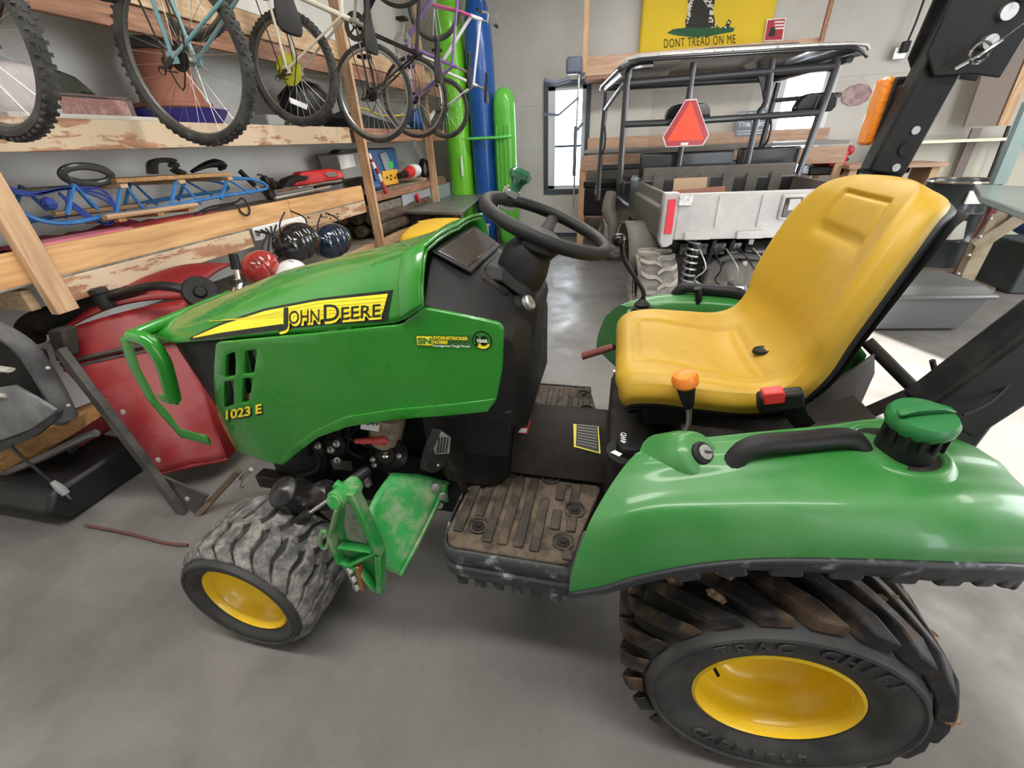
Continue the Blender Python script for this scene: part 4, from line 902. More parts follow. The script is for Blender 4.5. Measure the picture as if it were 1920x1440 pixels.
for x, y in ((690, 896), (693, 905)):
    c = P(x, y, 'y', .9); MB().lathe([(.013, 0), (.013, .014), (0, .015)], c, (-.2, -.85, .3), 6).build('arm_bolt', M_['steel'], la, bevel=.001)

# ---- three point linkage behind the seat
k = M_['dusty']
MB().cyl(P(1585, 792, 'y', 1.05), P(1780, 708, 'y', 1.05), .016, 12).build('lift_link', k, TR)
MB().cyl(P(1625, 640, 'y', 1.32), P(1745, 760, 'y', 1.20), .017, 12).build('lift_link', k, TR)
MB().cyl(P(1748, 676, 'y', 1.05), P(1766, 745, 'y', 1.05), .006, 8).build('link_pin', k, TR)
MB().cyl(P(1600, 790, 'y', 1.12), P(1690, 745, 'y', 1.12), .010, 8).build('stabiliser_bar', M_['steel'], TR)
MB().loft([[P(x, y0, 'y', yy), P(x, y0, 'y', yy+.10), P(x, y1, 'y', yy+.10), P(x, y1, 'y', yy)] for x, y0, y1, yy in ((1500, 745, 800, 1.0), (1600, 690, 790, 1.1), (1640, 660, 700, 1.2))]).build('rockshaft_housing', k, TR, bevel=.012)
MB().tube([P(1512, 800, 'y', .9), P(1640, 796, 'y', .93), P(1700, 792, 'y', .95)], .010, 8, smooth=3).build('hydraulic_line', k, TR)
MB().tube([P(1805, 778, 'y', .80), P(1860, 752, 'y', .82), P(1925, 690, 'y', .85)], .003, 6, smooth=4).build('wire_harness', M_['black'], TR)
# ================================================================ the side-by-side utility vehicle
UO = Vector((.39, 3.50, 0)); UA = math.radians(8); UX = Vector((math.cos(UA), math.sin(UA), 0)); UY = Vector((-math.sin(UA), math.cos(UA), 0)); UZ = Vector((0, 0, 1))
def U(x, y, z): return UO + UX*x + UY*y + UZ*z
UT = thing('utility_vehicle', 'grey and black side-by-side utility vehicle with cargo bed, parked behind the tractor', 'utility vehicle', tuple(U(.65, 1.2, 0)))
class UB(MB):
    def ubox(s, x, y, z, dx, dy, dz): return s.box(U(x, y, z), (dx, dy, dz), Matrix.Rotation(UA, 3, 'Z'))
bedg = mat('grey_poly_bed', (.40, .40, .41), .42, dirt=(.58, .57, .55), amt=.45, scale=5, soft=.3); bedd = mat('dusty_dark_poly', (.09, .085, .08), .5, dirt=(.17, .15, .13), amt=.4, scale=6, soft=.3)
tubm = mat('grey_cage_tube', (.045, .047, .052), .35, coat=.3); bodk = mat('black_vehicle_body', (.02, .021, .024), .35, coat=.2)
BWD, BD, Z0, Z1 = 1.34, 1.02, .70, 1.035
UB().ubox(BWD/2, .02, (Z0+Z1)/2+.0, BWD-.14, .05, Z1-Z0-.01).build('tailgate', bedg, UT, bevel=.012, seg=3)
tg = UT.children[-1]
for x0 in (.14, .52, .90): UB().ubox(x0+.10, -.012, Z0+.035, .19, .03, .055).build('tailgate_step', bedg, tg, bevel=.006)
for x0 in (.36, .66, 1.0): UB().ubox(x0, -.008, (Z0+Z1)/2+.03, .02, .012, .22).build('tailgate_rib', bedg, tg, bevel=.004)
lt = UB().ubox(.86, -.016, .92, .15, .03, .17).build('tailgate_latch', bedg, tg, bevel=.01); UB().ubox(.86, -.034, .92, .115, .008, .13).build('latch_bezel', M_['kmetal'], tg, bevel=.008)
UB().ubox(.865, -.040, .94, .075, .008, .075).build('latch_paddle', bedg, tg, bevel=.006); UB().ubox(.115, -.012, .985, .10, .012, .07).build('hinge_plate', M_['steel'], tg, bevel=.004)
for s, x in ((0, .02), (1, BWD-.02)):
    c = MB(); c.prism([U(x-.052, -.01, Z1+.005), U(x+.052, -.01, Z1+.005), U(x+.048, -.01, Z0-.02), U(x+.01, -.01, Z0-.045), U(x-.03, -.01, Z0-.045), U(x-.052, -.01, Z0)], UY*.09)
    cp = c.build('bed_corner', bedg, UT, bevel=.008); UB().ubox(x, -.016, (Z0+Z1)/2+.01, .055, .014, .24).build('tail_lamp', mat('tail_lamp_red', (.75, .04, .07), .25, coat=.5) if s == 0 else bpy.data.materials['tail_lamp_red'], cp, bevel=.003)
for x, sg in ((-.02, -1), (BWD+.02, 1)):
    m = MB(); m.loft([[U(x, yy, Z0-.01), U(x+sg*.03, yy, Z0+.12), U(x+sg*.035, yy, Z1-.10), U(x+sg*.01, yy, Z1-.09), U(x+sg*.01, yy, Z1), U(x-sg*.02, yy, Z1), U(x-sg*.02, yy, Z0-.01)] for yy in (.06, BD+.05)]); m.build('bed_side', bedd, UT, bevel=.008)
UB().ubox(BWD/2, BD/2, Z0+.03, BWD, BD, .03).build('bed_floor', bedd, UT, bevel=.005); UB().ubox(BWD/2, BD+.04, (Z0+Z1)/2+.06, BWD, .05, Z1-Z0+.10).build('bed_front_wall', bedd, UT, bevel=.012)
for k in range(6): UB().ubox(.14+k*.21, BD+.008, (Z0+Z1)/2+.06, .10, .02, .30).build('bed_wall_rib', bedd, UT, bevel=.006)
# cab back panel, cage
UB().ubox(.42, 1.22, 1.14, .86, .04, .24).build('seat_back_panel', bodk, UT, bevel=.02); UB().ubox(1.16, 1.22, 1.14, .56, .04, .26).build('seat_back_panel', bodk, UT, bevel=.02)
UB().ubox(.68, 1.28, .86, 1.42, .5, .40).build('cab_body', bodk, UT, bevel=.03)
UB().ubox(.68, 2.10, .62, 1.40, 1.3, .28).build('cab_floor', bodk, UT, bevel=.03)
UB().ubox(.68, 2.62, .78, 1.36, .36, .36).build('hood_body', bodk, UT, bevel=.06)
for x, dz, sc_ in ((.36, .05, .9), (1.44, .08, .75)):
    m = MB(); m.loft([[U(x-w*sc_, 1.50+o, z+dz*(z > 1)), U(x-w*sc_, 1.60+o, z+dz*(z > 1)), U(x+w*sc_, 1.60+o, z+dz*(z > 1)), U(x+w*sc_, 1.50+o, z+dz*(z > 1))] for w, o, z in ((.19, -.34, 1.445), (.22, -.35, 1.48), (.20, -.37, 1.54), (.15, -.38, 1.575), (.10, -.38, 1.585))]); so = m.build('seat_backrest', bodk, UT, bevel=.02, seg=3)
    for dx in (-.018, .012): MB().beam(U(x+dx, 1.145, 1.46+dz), U(x+dx, 1.12, 1.56+dz), .012, .01).build('seat_seam', tubm, so)
RF = 1.945
def leg(pts, r=.026, nm='cage_tube', m=None): return MB().tube([U(*p) for p in pts], r, 10, smooth=3).build(nm, m or tubm, UT)
leg([(-.20, 1.12, 1.02), (-.205, 1.12, 1.5), (-.20, 1.13, RF-.09), (-.15, 1.14, RF-.03), (0, 1.15, RF-.02)], .028)
leg([(.33, 1.12, 1.04), (.34, 1.13, RF-.02)]); leg([(.94, 1.10, 1.04), (.95, 1.12, 1.5), (1.0, 1.13, 1.62), (.98, 1.14, RF-.02)])
leg([(1.42, 1.12, 1.0), (1.47, 1.12, 1.5), (1.50, 1.13, 1.8), (1.49, 1.14, RF-.04)], .03)
leg([(-.20, 1.10, 1.50), (.34, 1.10, 1.50), (1.45, 1.12, 1.52)], .026); leg([(-.2, 1.14, RF-.14), (1.48, 1.14, RF-.10)], .030, 'cage_crossbar')
for x, dx in ((-.26, 0), (1.58, 0)):
    leg([(x, 2.4, .72), (x-.0, 2.42, 1.1), (x+.02, 2.38, RF-.10)], .03, 'front_pillar'); leg([(x+.01, 2.30, 1.68), (x+.05, 1.2, RF-.12 if x < 0 else RF-.3)], .02)
    leg([(x+.0, 2.40, 1.55), (x+.03, 2.34, 1.45), (x+.03, 2.34, 1.30), (x, 2.40, 1.22)], .012, 'grab_bar')
    leg([(x+.02, 1.14, RF-.06), (x+.02, 2.4, RF-.06)], .028, 'cage_rail')
leg([(-.24, 2.4, RF-.06), (1.58, 2.4, RF-.06)], .03, 'cage_crossbar'); leg([(-.26, 2.5, 1.08), (1.6, 2.5, 1.08)], .03, 'cage_crossbar')
m = MB(); m.prism([U(.80, 1.15, RF-.10), U(.98, 1.15, RF-.10), U(.99, 1.15, 1.62), U(.95, 1.15, 1.72), U(.90, 1.15, 1.80)], UY*.02); m.build('cage_gusset', tubm, UT)
# roof: thin shell with lip and raised middle
def roof(a, b):
    x = -.30+1.95*a; y = 1.00+1.55*b; h = RF+.03; ed = min(a, 1-a)*1.95; h -= .07*max(0, 1-ed/.16)**2 ; h -= .03*max(0, 1-min(b, 1-b)*1.55/.08)**2
    q = min(1, max(0, (x-.35)/.12))*min(1, max(0, (1.32-x)/.12))*min(1, max(0, (b-.1)/.08)); return U(x, y, h+.055*q*q*(3-2*q))
MB().grid(roof, 44, 30).build('roof', mat('roof_plastic', (.035, .036, .04), .3, coat=.3), UT, solid=.02, sharp=50)
MB().tube([U(-.28, .995, RF-.02), U(-.15, .985, RF+.025), U(.6, .98, RF+.03), U(1.5, .985, RF+.025), U(1.64, .995, RF-.02)], .014, 8, smooth=3).build('roof_edge_trim', M_['steel'], UT)
# clear windshield sheet with scuffs
ws = mat('scuffed_plastic_window', (.9, .88, .85), .25, trans=.97, ior=1.05, spec=.2)
m = MB(); m.prism([U(.30, 2.50, 1.10), U(1.40, 2.50, 1.10), U(1.40, 2.50, RF-.10), U(.30, 2.50, RF-.10)], UY*.004); m.build('windscreen', ws, UT)
# slow vehicle sign on the middle tube
sc = U(.33, 1.02, 1.46); u, v, w = UX, UZ, -UY
def sgn(pts, off): return [sc + u*x + v*z + w*off for x, z in pts]
hexo = [(-.045, .205), (.045, .205), (.205, -.075), (.165, -.155), (-.165, -.155), (-.205, -.075)]
def scl(p, k, c=(0, -.01)): return [((x-c[0])*k+c[0], (z-c[1])*k+c[1]) for x, z in p]
hexo = scl(hexo, .98)
sm = MB(); sm.prism(sgn(hexo, 0), w*.004); sg_ = sm.build('slow_vehicle_sign', M_['decalw'], UT)
sm = MB(); sm.prism(sgn(scl(hexo, .955), .004), w*.0015); sm.build('sign_red_border', mat('sign_dark_red', (.42, .02, .035), .3), sg_)
sm = MB(); sm.prism(sgn([(0, .185), (.160, -.105), (-.160, -.105)], .0055), w*.0015); sm.build('sign_orange_triangle', mat('sign_orange', (.90, .09, .035), .45), sg_)
sm = MB(); sm.prism(sgn([(-.035, -.142), (.03, -.142), (.03, -.122), (-.035, -.122)], .0055), w*.001); sm.build('sign_maker_tag', M_['decalw'], sg_)
# rear wheels, springs, frame under the bed
def utyre(x, y, z, R, W):
    t = tyre_mb(R, W, R*.5, 48); l = lug_mb(R, W, 15, .28, .10, False, .02, .05); q = lug_mb(R, W, 15, .28, .10, True, .02, .05); l.add(q.v, q.f)
    for b in (t, l): b.v = [U(x, y, z) + UX*v.y + UY*v.x + UZ*v.z for v in b.v]
    o = t.build('tyre', mat('dusty_offroad_tyre', (.14, .13, .12), .8, dirt=(.30, .28, .25), amt=.5, scale=10) if 'dusty_offroad_tyre' not in bpy.data.materials else bpy.data.materials['dusty_offroad_tyre'], UT, sharp=50)
    l.build('tyre_tread', mat('dusty_tread', (.26, .24, .22), .8, dirt=(.38, .36, .33), amt=.5, scale=12) if 'dusty_tread' not in bpy.data.materials else bpy.data.materials['dusty_tread'], o, sharp=35)
    r = MB(); r.v = []; r.lathe([(R*.5, .0), (R*.5, W), (R*.3, W*.7), (0, W*.6)], (0, 0, 0), (0, 1, 0), 20); r.v = [U(x, y, z) + UX*v.y + UY*v.x + UZ*v.z for v in r.v]; r.build('wheel_rim', M_['kmetal'], o)
utyre(-.13, .22, .30, .30, .26); utyre(1.22, .22, .30, .30, .26); utyre(-.16, 2.42, .30, .30, .22); utyre(1.28, 2.42, .30, .30, .22)
gs = mat('galvanised_spring', (.55, .56, .58), .35, metal=.6)
for x in (.27, 1.07):
    p = [U(x+.05*math.cos(t*PI/5), .13+.05*math.sin(t*PI/5), .70-.46*t/90) for t in range(91)]
    so = MB().tube(p, .009, 6).build('coil_spring', gs, UT); MB().cyl(U(x, .13, .72), U(x, .13, .20), .024, 12).build('shock_body', M_['kmetal'], so)
UB().ubox(.67, .60, .60, 1.0, .9, .10).build('frame_rails', M_['kmetal'], UT, bevel=.01)
for x in (.42, .56, .70, .90): MB().beam(U(x, .12, .68), U(x+random.uniform(-.05, .05), .20, .34), .035, .04).build('frame_strut', bedg if x > .6 else M_['kmetal'], UT, bevel=.004)
m = MB(); m.tube([U(.36, .08, .46), U(.55, .06, .56), U(.80, .06, .54), U(1.05, .08, .44)], .022, 8, smooth=4); m.build('bumper_tube', tubm, UT)
UB().ubox(.62, .35, .40, .42, .4, .22).build('gearbox', bedd, UT, bevel=.03); UB().ubox(.60, -.02, .34, .07, .16, .06).build('hitch_receiver', M_['steel'], UT, bevel=.004)
m = MB(); m.lathe([(0, -.12), (.085, -.12), (.09, -.1), (.09, .1), (.085, .12), (0, .12)], U(.78, .18, .58), tuple(UX), 20); m.build('muffler', M_['kmetal'], UT)
for k in range(5): MB().tube([U(.30+.1*k, .06, .62), U(.36+.12*k, .02, .48), U(.30+.16*k, .05, .38), U(.45+.1*k, .1, .30)], .006, 6, smooth=4).build('brake_hose', M_['black'] if k % 2 else M_['steel'], UT)
# rear fender guards at left, jug-like dusty parts
m = MB(); m.grid(lambda a, b: U(-.20+.26*b, .62+.40*math.cos(PI*(.15+.75*a)), .34+.40*math.sin(PI*(.15+.75*a))), 12, 3); m.build('rear_fender', bedd, UT, solid=.02)
MB().tube([U(-.28, 1.05, .95), U(-.30, 1.0, .80), U(-.26, .92, .66), U(-.27, .9, .50)], [.05, .07, .05, .03], 10, smooth=3).build('side_guard', bedd, UT)
# cardboard box pieces lying in the bed
card = mat('cardboard', (.46, .33, .22), .8); m = MB(); m.prism([U(.12, .34, Z0+.06), U(.38, .36, Z0+.06), U(.385, .42, 1.10), U(.12, .40, 1.10)], UY*.006)
tag(m.build('cardboard_sheet', card), 'tan cardboard sheet standing in the cargo bed of the utility vehicle', 'cardboard')
m = MB(); m.prism([U(.03, .10, Z0+.06), U(.50, .14, Z0+.06), U(.46, .22, 1.05), U(.05, .14, 1.04)], UY*.01); tag(m.build('reddish_board', mat('reddish_board', (.28, .12, .09), .7)), 'reddish brown board lying against the tailgate inside the bed', 'board')

# ================================================================ things on and by the back wall
bench = thing('workbench', 'brown lumber workbench along the back wall behind the utility vehicle', 'workbench', (1.2, 6.7, 0))
def xb(name, x0, x1, y, z0, z1, m, t=.038, par=None): return MB().box(((x0+x1)/2, y, (z0+z1)/2), (x1-x0, t, z1-z0)).build(name, m, par, bevel=.003)
xb('bench_top', -.45, 2.7, 6.85, 1.225, 1.26, mat('grey_bench_top', (.22, .22, .21), .6), .62, bench); xb('front_apron', -.48, 2.7, 6.54, 1.02, 1.20, woodX, .038, bench); xb('back_board', -.45, 2.7, 7.22, 1.26, 1.40, woodX, .03, bench)
xb('middle_shelf', -.45, 2.7, 6.85, .40, .43, woodX, .55, bench)
for x in (-.46, 1.1, 2.66): MB().box((x, 6.56, .52), (.09, .045, 1.04)).build('leg', woodV, bench, bevel=.003)
for x in (-.46, 2.66): MB().box((x, 7.15, .52), (.09, .045, 1.04)).build('leg', woodV, bench, bevel=.003)
of = thing('overhead_rack', 'reddish lumber overhead rack beam with two uprights above the workbench', 'rack', (.8, 6.8, 2.1))
xb('rack_beam', -.50, 2.18, 6.80, 2.10, 2.30, woodX, .038, of); xb('rack_deck', -.50, 2.18, 7.05, 2.06, 2.09, woodR, .5, of)
MB().box((-.50, 6.77, 2.75), (.06, .05, 1.3)).build('upright', woodV, of); MB().beam((2.18, 6.77, 2.10), (2.18, 6.77, 3.4), .04, .05).build('upright', woodR, of)
# toolbox, red tool, stool
tb = thing('toolbox', 'black plastic toolbox with silver latch on the low workbench shelf', 'toolbox', (-.15, 6.7, .43))
MB().box((-.12, 6.68, .62), (.62, .30, .36)).build('body', M_['black'], tb, bevel=.02); MB().box((-.12, 6.68, .84), (.64, .32, .09)).build('lid', M_['kmetal'], tb, bevel=.02)
MB().box((-.24, 6.52, .77), (.07, .02, .12)).build('latch', M_['steel'], tb); MB().box((.02, 6.52, .66), (.10, .015, .09)).build('orange_label', M_['orange'], tb)
o = MB().box((-.05, 6.55, .14), (.28, .3, .27)).build('wooden_stool', woodA, None, bevel=.01); tag(o, 'small orange wooden step stool under the workbench end', 'stool')
tm = thing('trolling_motor', 'grey trolling motor with long shaft hanging in front of the left window', 'outboard motor', (-.62, 6.6, 2.1))
gm_ = mat('blue_grey_casting', (.10, .12, .17), .4)
MB().box((-.62, 6.6, 2.20), (.20, .14, .18)).build('motor_head', gm_, tm, bevel=.03); MB().tube([(-.66, 6.55, 2.06), (-.85, 6.5, 2.02), (-.98, 6.45, 2.06)], .028, 8).build('tiller_handle', gm_, tm)
MB().cyl((-.56, 6.62, 2.15), (-.58, 6.6, .52), .014, 10).build('shaft', M_['steel'], tm); MB().cyl((-.58, 6.6, 1.55), (-.58, 6.6, .95), .024, 10).build('lower_sleeve', gm_, tm)
MB().beam((-.56, 6.6, 1.86), (-.80, 6.5, 1.68), .05, .02).build('clamp_arm', gm_, tm); MB().beam((-.80, 6.5, 1.68), (-1.0, 6.5, 1.70), .05, .03).build('clamp_screw', gm_, tm)
for z in (2.05, 1.5): MB().beam((-.56, 6.62, z), (-.50, 6.72, z+.08), .03, .02).build('hanger_strap', gm_, tm)
# flag
flx0, flx1, flz0, flz1 = .16, 1.74, 2.20, 3.22
def flp(x, z, off=0): return Vector((flx0+(flx1-flx0)*x, 7.26-.02*math.sin(x*9+z*2)*(1)-.004-off, flz0+(flz1-flz0)*z))
flag = MB().grid(lambda a, b: flp(a, b), 40, 20).build('rattlesnake_flag', mat('flag_yellow', (.70, .50, .03), .8), None, solid=.003); tag(flag, 'yellow flag with a coiled snake and DONT TREAD ON ME hung on the back wall', 'flag')
fF = lambda a, b: flp(a, b)
def fpx(px, m, name, lift, par=flag): 
    mb = MB(); mb.add([on_surf(fF, x, y, (.5, .4), lift) for x, y in px], [tuple(range(len(px)))]); return mb.build(name, m, par, sharp=0)
fgk = mat('flag_black', (.03, .03, .025), .8); fgg = mat('flag_green', (.03, .11, .05), .8); fgw = mat('flag_white', (.62, .60, .52), .8)
fpx([(1250, 62), (1262, 55), (1285, 52), (1310, 50), (1340, 52), (1365, 50), (1378, 53), (1374, 60), (1350, 64), (1330, 68), (1300, 70), (1270, 67)], fgg, 'grass_mound', .006)
fpx([(1286, 52), (1285, 40), (1291, 22), (1290, 4), (1296, -14), (1310, -22), (1330, -22), (1340, -10), (1340, 5), (1336, 20), (1340, 36), (1340, 50), (1334, 58), (1318, 62), (1300, 62)], fgk, 'snake_coil', .008)
rnd = random.Random(9)
for k in range(170):
    x = rnd.uniform(1289, 1337); y = rnd.uniform(-16, 58); a = rnd.uniform(0, PI); l = rnd.uniform(2.5, 5); dx, dy = math.cos(a)*l, math.sin(a)*l; nx, ny = -math.sin(a)*1.3, math.cos(a)*1.3
    if not (14 < y < 24 and 1305 < x < 1325): fpx([(x-dx-nx, y-dy-ny), (x+dx-nx, y+dy-ny), (x+dx+nx, y+dy+ny), (x-dx+nx, y-dy+ny)], fgw, 'scale_mark', .010)
fpx([(1304, 18), (1312, 15), (1322, 17), (1324, 21), (1312, 25), (1304, 23)], mat('flag_yellow_light', (.75, .58, .08), .8), 'coil_gap', .010)
tail = [(1338, 40), (1346, 52), (1356, 56), (1364, 48), (1368, 38)]
for (x0, y0), (x1, y1) in zip(tail, tail[1:]): fpx([(x0-3, y0-2), (x0+3, y0+2), (x1+3, y1+2), (x1-2, y1-2)], fgk, 'snake_tail', .008); fpx([((x0+x1)/2-2, (y0+y1)/2-2), ((x0+x1)/2+2, (y0+y1)/2-3), ((x0+x1)/2+2, (y0+y1)/2+1), ((x0+x1)/2-2, (y0+y1)/2+2)], fgw, 'scale_mark', .011)
tt = text_mb('DONT TREAD ON ME', 1, 0, 'LEFT', .0, 1.12); wmx = max(v.x for v in tt.v)
tt.v = [on_surf(fF, 1244+135*v.x/wmx, 90-9*v.x/wmx-17*v.y/.72, (.5, .2), .008) for v in tt.v]; tt.build('flag_lettering', fgk, flag, sharp=0)
# small prints
def wallpx(name, px, m, y=7.25, t=.01, par=None, label=None, cat=None):
    mb = MB(); mb.prism([P(a, b, 'y', y) for a, b in px], (0, t, 0)); o = mb.build(name, m, par, sharp=0)
    if label: tag(o, label, cat)
    return o
ps = wallpx('small_poster', [(1438, 36), (1474, 33), (1468, 76), (1432, 77)], M_['decalw'], 7.22, .01, None, 'small red poster with white border to the right of the yellow flag', 'poster')
wallpx('poster_field', [(1440, 38), (1472, 35), (1466, 74), (1434, 75)], mat('poster_red', (.40, .03, .05), .6), 7.215, .004, ps)
for k in range(3): wallpx('poster_line', [(1453, 40+k*6), (1470, 39+k*6), (1469, 42+k*6), (1452, 43+k*6)], M_['decalw'], 7.212, .002, ps)
wallpx('poster_figure', [(1446, 50), (1454, 52), (1452, 68), (1440, 68)], M_['decalk'], 7.212, .002, ps)
sgp = wallpx('lettered_sign', [(1384, 209), (1440, 206), (1436, 254), (1376, 257)], mat('grey_blue_sign', (.16, .20, .25), .6), 7.2, .012, None, 'grey blue sign reading REMEMBER on the back wall seen through the cab', 'sign')
for body, x0, y0, x1, hh in (('REMEMBER', 1385, 223, 1438, 11), ('The Vets', 1384, 238, 1437, 11)):
    tt = text_mb(body, 1, 0, 'LEFT', .03); wmx = max(v.x for v in tt.v); tt.v = [P(x0+(x1-x0)*v.x/wmx-.1*v.y*hh, y0-2.5*v.x/wmx-hh*v.y/.72, 'y', 7.19) for v in tt.v]; tt.build('sign_lettering', mat('sign_white', (.6, .63, .66), .6) if body[0] == 'R' else bpy.data.materials['sign_white'], sgp, sharp=0)
for k in range(2): wallpx('sign_small_line', [(1382, 246+k*5), (1432, 243+k*5), (1432, 245+k*5), (1382, 248+k*5)], bpy.data.materials['sign_white'], 7.19, .001, sgp)
ov = MB(); c = P(1606, 178, 'y', 7.285); n = 26
ov.prism([c+Vector((.17*math.cos(2*PI*k/n)*(1+.05*math.sin(7*2*PI*k/n)), 0, .115*math.sin(2*PI*k/n)*(1+.05*math.sin(9*2*PI*k/n)))) for k in range(n)], (0, .012, 0))
ovo = ov.build('oval_plaque', mat('pink_grey_plaque', (.40, .30, .30), .7, dirt=(.26, .17, .18), amt=.5, scale=16), None, bevel=.003); tag(ovo, 'pinkish oval plaque hanging from a string beside the right window', 'plaque')
MB().tube([c+Vector((-.09, -.005, .10)), c+Vector((0, -.005, .20)), c+Vector((.08, -.005, .10))], .002, 5).build('hanging_string', M_['steel'], ovo)
oo = MB().box(P(957, 264, 'y', 7.29), (.075, .02, .12)).build('outlet_plate', mat('ivory_plastic', (.55, .50, .40), .5), None, bevel=.004); tag(oo, 'ivory wall outlet plate to the left of the dark framed window', 'outlet')
ob_ = thing('power_outlet_box', 'metal outlet box with black plug and cord left of the roll bar', 'outlet', tuple(P(1688, 97, 'y', 7.25)))
MB().box(P(1686, 100, 'y', 7.24), (.13, .05, .12)).build('box', M_['steel'], ob_, bevel=.005); MB().box(P(1697, 88, 'y', 7.2), (.08, .06, .11)).build('plug', M_['black'], ob_, bevel=.008)
MB().tube([P(1700, 82, 'y', 7.2), P(1716, 45, 'y', 7.2), P(1736, -10, 'y', 7.2)], .012, 6, smooth=3).build('cord', M_['black'], ob_)
# red tool bag on the bench end
tg_ = thing('red_tool_bag', 'red cordless tool with strap lying on the back bench right of the cab', 'power tool', tuple(P(1560, 310, 'y', 6.9)))
MB().ball(P(1545, 298, 'y', 6.75), .16, 14, (1.1, .6, .55)).build('tool_body', mat('tool_red', (.42, .02, .035), .4), tg_); MB().box(P(1570, 297, 'y', 6.62), (.18, .12, .17)).build('tool_pocket', mat('tool_red_bright', (.6, .03, .05), .4), tg_, bevel=.02)
MB().tube([P(1528, 296, 'y', 6.6), P(1545, 284, 'y', 6.6), P(1565, 283, 'y', 6.6), P(1590, 300, 'y', 6.6)], .018, 6, smooth=3).build('strap', M_['black'], tg_); MB().ball(P(1592, 282, 'y', 6.7), .06, 10).build('battery_knob', bpy.data.materials['tool_red'], tg_)
bx = MB().box(P(1600, 312, 'y', 6.75)+Vector((0, 0, -.03)), (1.1, .35, .10)).build('black_case', M_['black'], None, bevel=.02); tag(bx, 'flat black case under the red cordless tool', 'case')
MB_ = MB().box((3.2, 6.6, .98), (1.0, .5, .04)); o = MB_.build('side_bench_top', woodX); tag(o, 'wooden bench top running right from under the black case', 'bench')
for x in (2.78, 3.62): MB().box((x, 6.6, .48), (.08, .4, .96)).build('bench_leg', woodV, o)
# right side: boards, barrel, bench, tote
for k, (px, m, nm, lb) in enumerate((([(1808, 238), (1866, 236), (1975, -20), (1897, -20)], mat('shaded_brown_board', (.20, .165, .145), .7), 'wide_board', 'wide grey brown board standing on the ledge right of the roll bar'), ([(1871, 236), (1890, 235), (2002, -20), (1978, -20)], woodV, 'narrow_board', 'narrow reddish board beside the wide grey brown board'))):
    mb = MB(); mb.prism([P(a, b, 'y', 7.0) for a, b in px], (0, .04, 0)); tag(mb.build(nm, m), lb, 'board')
lg = MB().box((4.6, 7.05, 1.20), (2.6, .45, .03)).build('ledge_board', mat('cream_ledge', (.75, .73, .60), .6)); tag(lg, 'cream painted ledge along the right part of the back wall', 'ledge')
MB().box((4.6, 7.18, .6), (2.6, .2, 1.17)).build('ledge_front', wallc, lg)
for nm, a, b, w, m, lb, y in (('brown_strip', (1832, 240), (1788, 345), .10, mat('strip_brown', (.16, .13, .12), .6), 'dark brown upright strip below the cream ledge', 7.0), ('thin_rod', (1892, 236), (1850, 345), .025, M_['kmetal'], 'thin dark rod leaning below the cream ledge', 6.9)):
    mb = MB(); mb.beam(P(*a, 'y', y), P(*b, 'y', y), .03, w, (1, 0, 0)); tag(mb.build(nm, m), lb, 'post' if w > .05 else 'rod')
mb = MB(); mb.beam(P(1935, 190, 'y', 5.2), P(1870, 345, 'y', 5.2), .06, .10, (1, 0, 0)); tag(mb.build('green_grey_post', mat('green_grey_paint', (.22, .30, .29), .5)), 'pale green grey steel post standing at the right edge', 'post')
bc = Vector((3.55, 5.75, 0)); br_ = thing('steel_barrel', 'dark open steel barrel by the back wall right of the tractor seat', 'barrel', tuple(bc))
MB().lathe([(.27, .0), (.29, .02), (.29, .28), (.30, .30), (.29, .32), (.29, .56), (.30, .58), (.29, .60), (.29, .84), (.302, .86), (.29, .875), (.28, .86), (.28, .1), (0, .1)], bc, (0, 0, 1), 36).build('drum', mat('grey_green_drum', (.045, .055, .055), .3, coat=.3), br_)
MB().lathe([(.305, .855), (.31, .865), (.300, .88), (.29, .87)], bc, (0, 0, 1), 36).build('rim_band', M_['chrome'], br_)
MB().box(bc+Vector((-.02, -.30, .74)), (.16, .015, .12)).build('paper_label', M_['decalw'], br_)
bru = thing('scoop_brush', 'white plastic hand scoop hanging on the dark barrel', 'scoop', tuple(P(1800, 430, 'y', 5.4)))
MB().tube([P(1790, 448, 'y', 5.42), P(1803, 415, 'y', 5.42)], [.075, .045], 12, flat=.5, flatdir=(0, 1, 0)).build('scoop', mat('dull_white_plastic', (.55, .55, .5), .5), bru); MB().tube([P(1803, 417, 'y', 5.42), P(1812, 400, 'y', 5.42)], .016, 8).build('handle', bpy.data.materials['dull_white_plastic'], bru)
pal = mat('pale_bench_lumber', (.40, .33, .23), .7, dirt=(.30, .23, .15), amt=.4, scale=8)
tt_ = thing('side_workbench', 'wooden bench with grey green metal top at the right edge', 'workbench', (3.7, 4.7, 0)); gg = mat('grey_green_metal', (.20, .25, .24), .35, coat=.3)
MB().prism([P(1828, 345, 'z', .90), P(1990, 352, 'z', .90), P(1990, 420, 'z', .90), P(1842, 368, 'z', .90)], (0, 0, -.05)).build('bench_top', gg, tt_, bevel=.008)
def bm(a, b, w, h, m, nm, par): mb = MB(); mb.beam(a, b, w, h, (1, 0, 0)); return mb.build(nm, m, par, bevel=.003)
l1 = P(1882, 372, 'y', 4.75); bm(l1, P(1797, 542, 'z', 0.0), .09, .12, pal, 'leg', tt_); bm(P(1930, 395, 'y', 4.7), P(1828, 462, 'y', 4.75), .04, .12, pal, 'brace', tt_)
bm(l1+Vector((-.07, -.06, 0)), P(1786, 525, 'z', .05), .03, .05, mat('red_grey_rail', (.25, .07, .08), .4), 'red_rail', tt_)
for t in (.2, .4, .62, .85): MB().ball(l1.lerp(P(1790, 530, 'z', .05), t)+Vector((-.08, -.09, 0)), .018, 8).build('rail_bolt', M_['steel'], tt_)
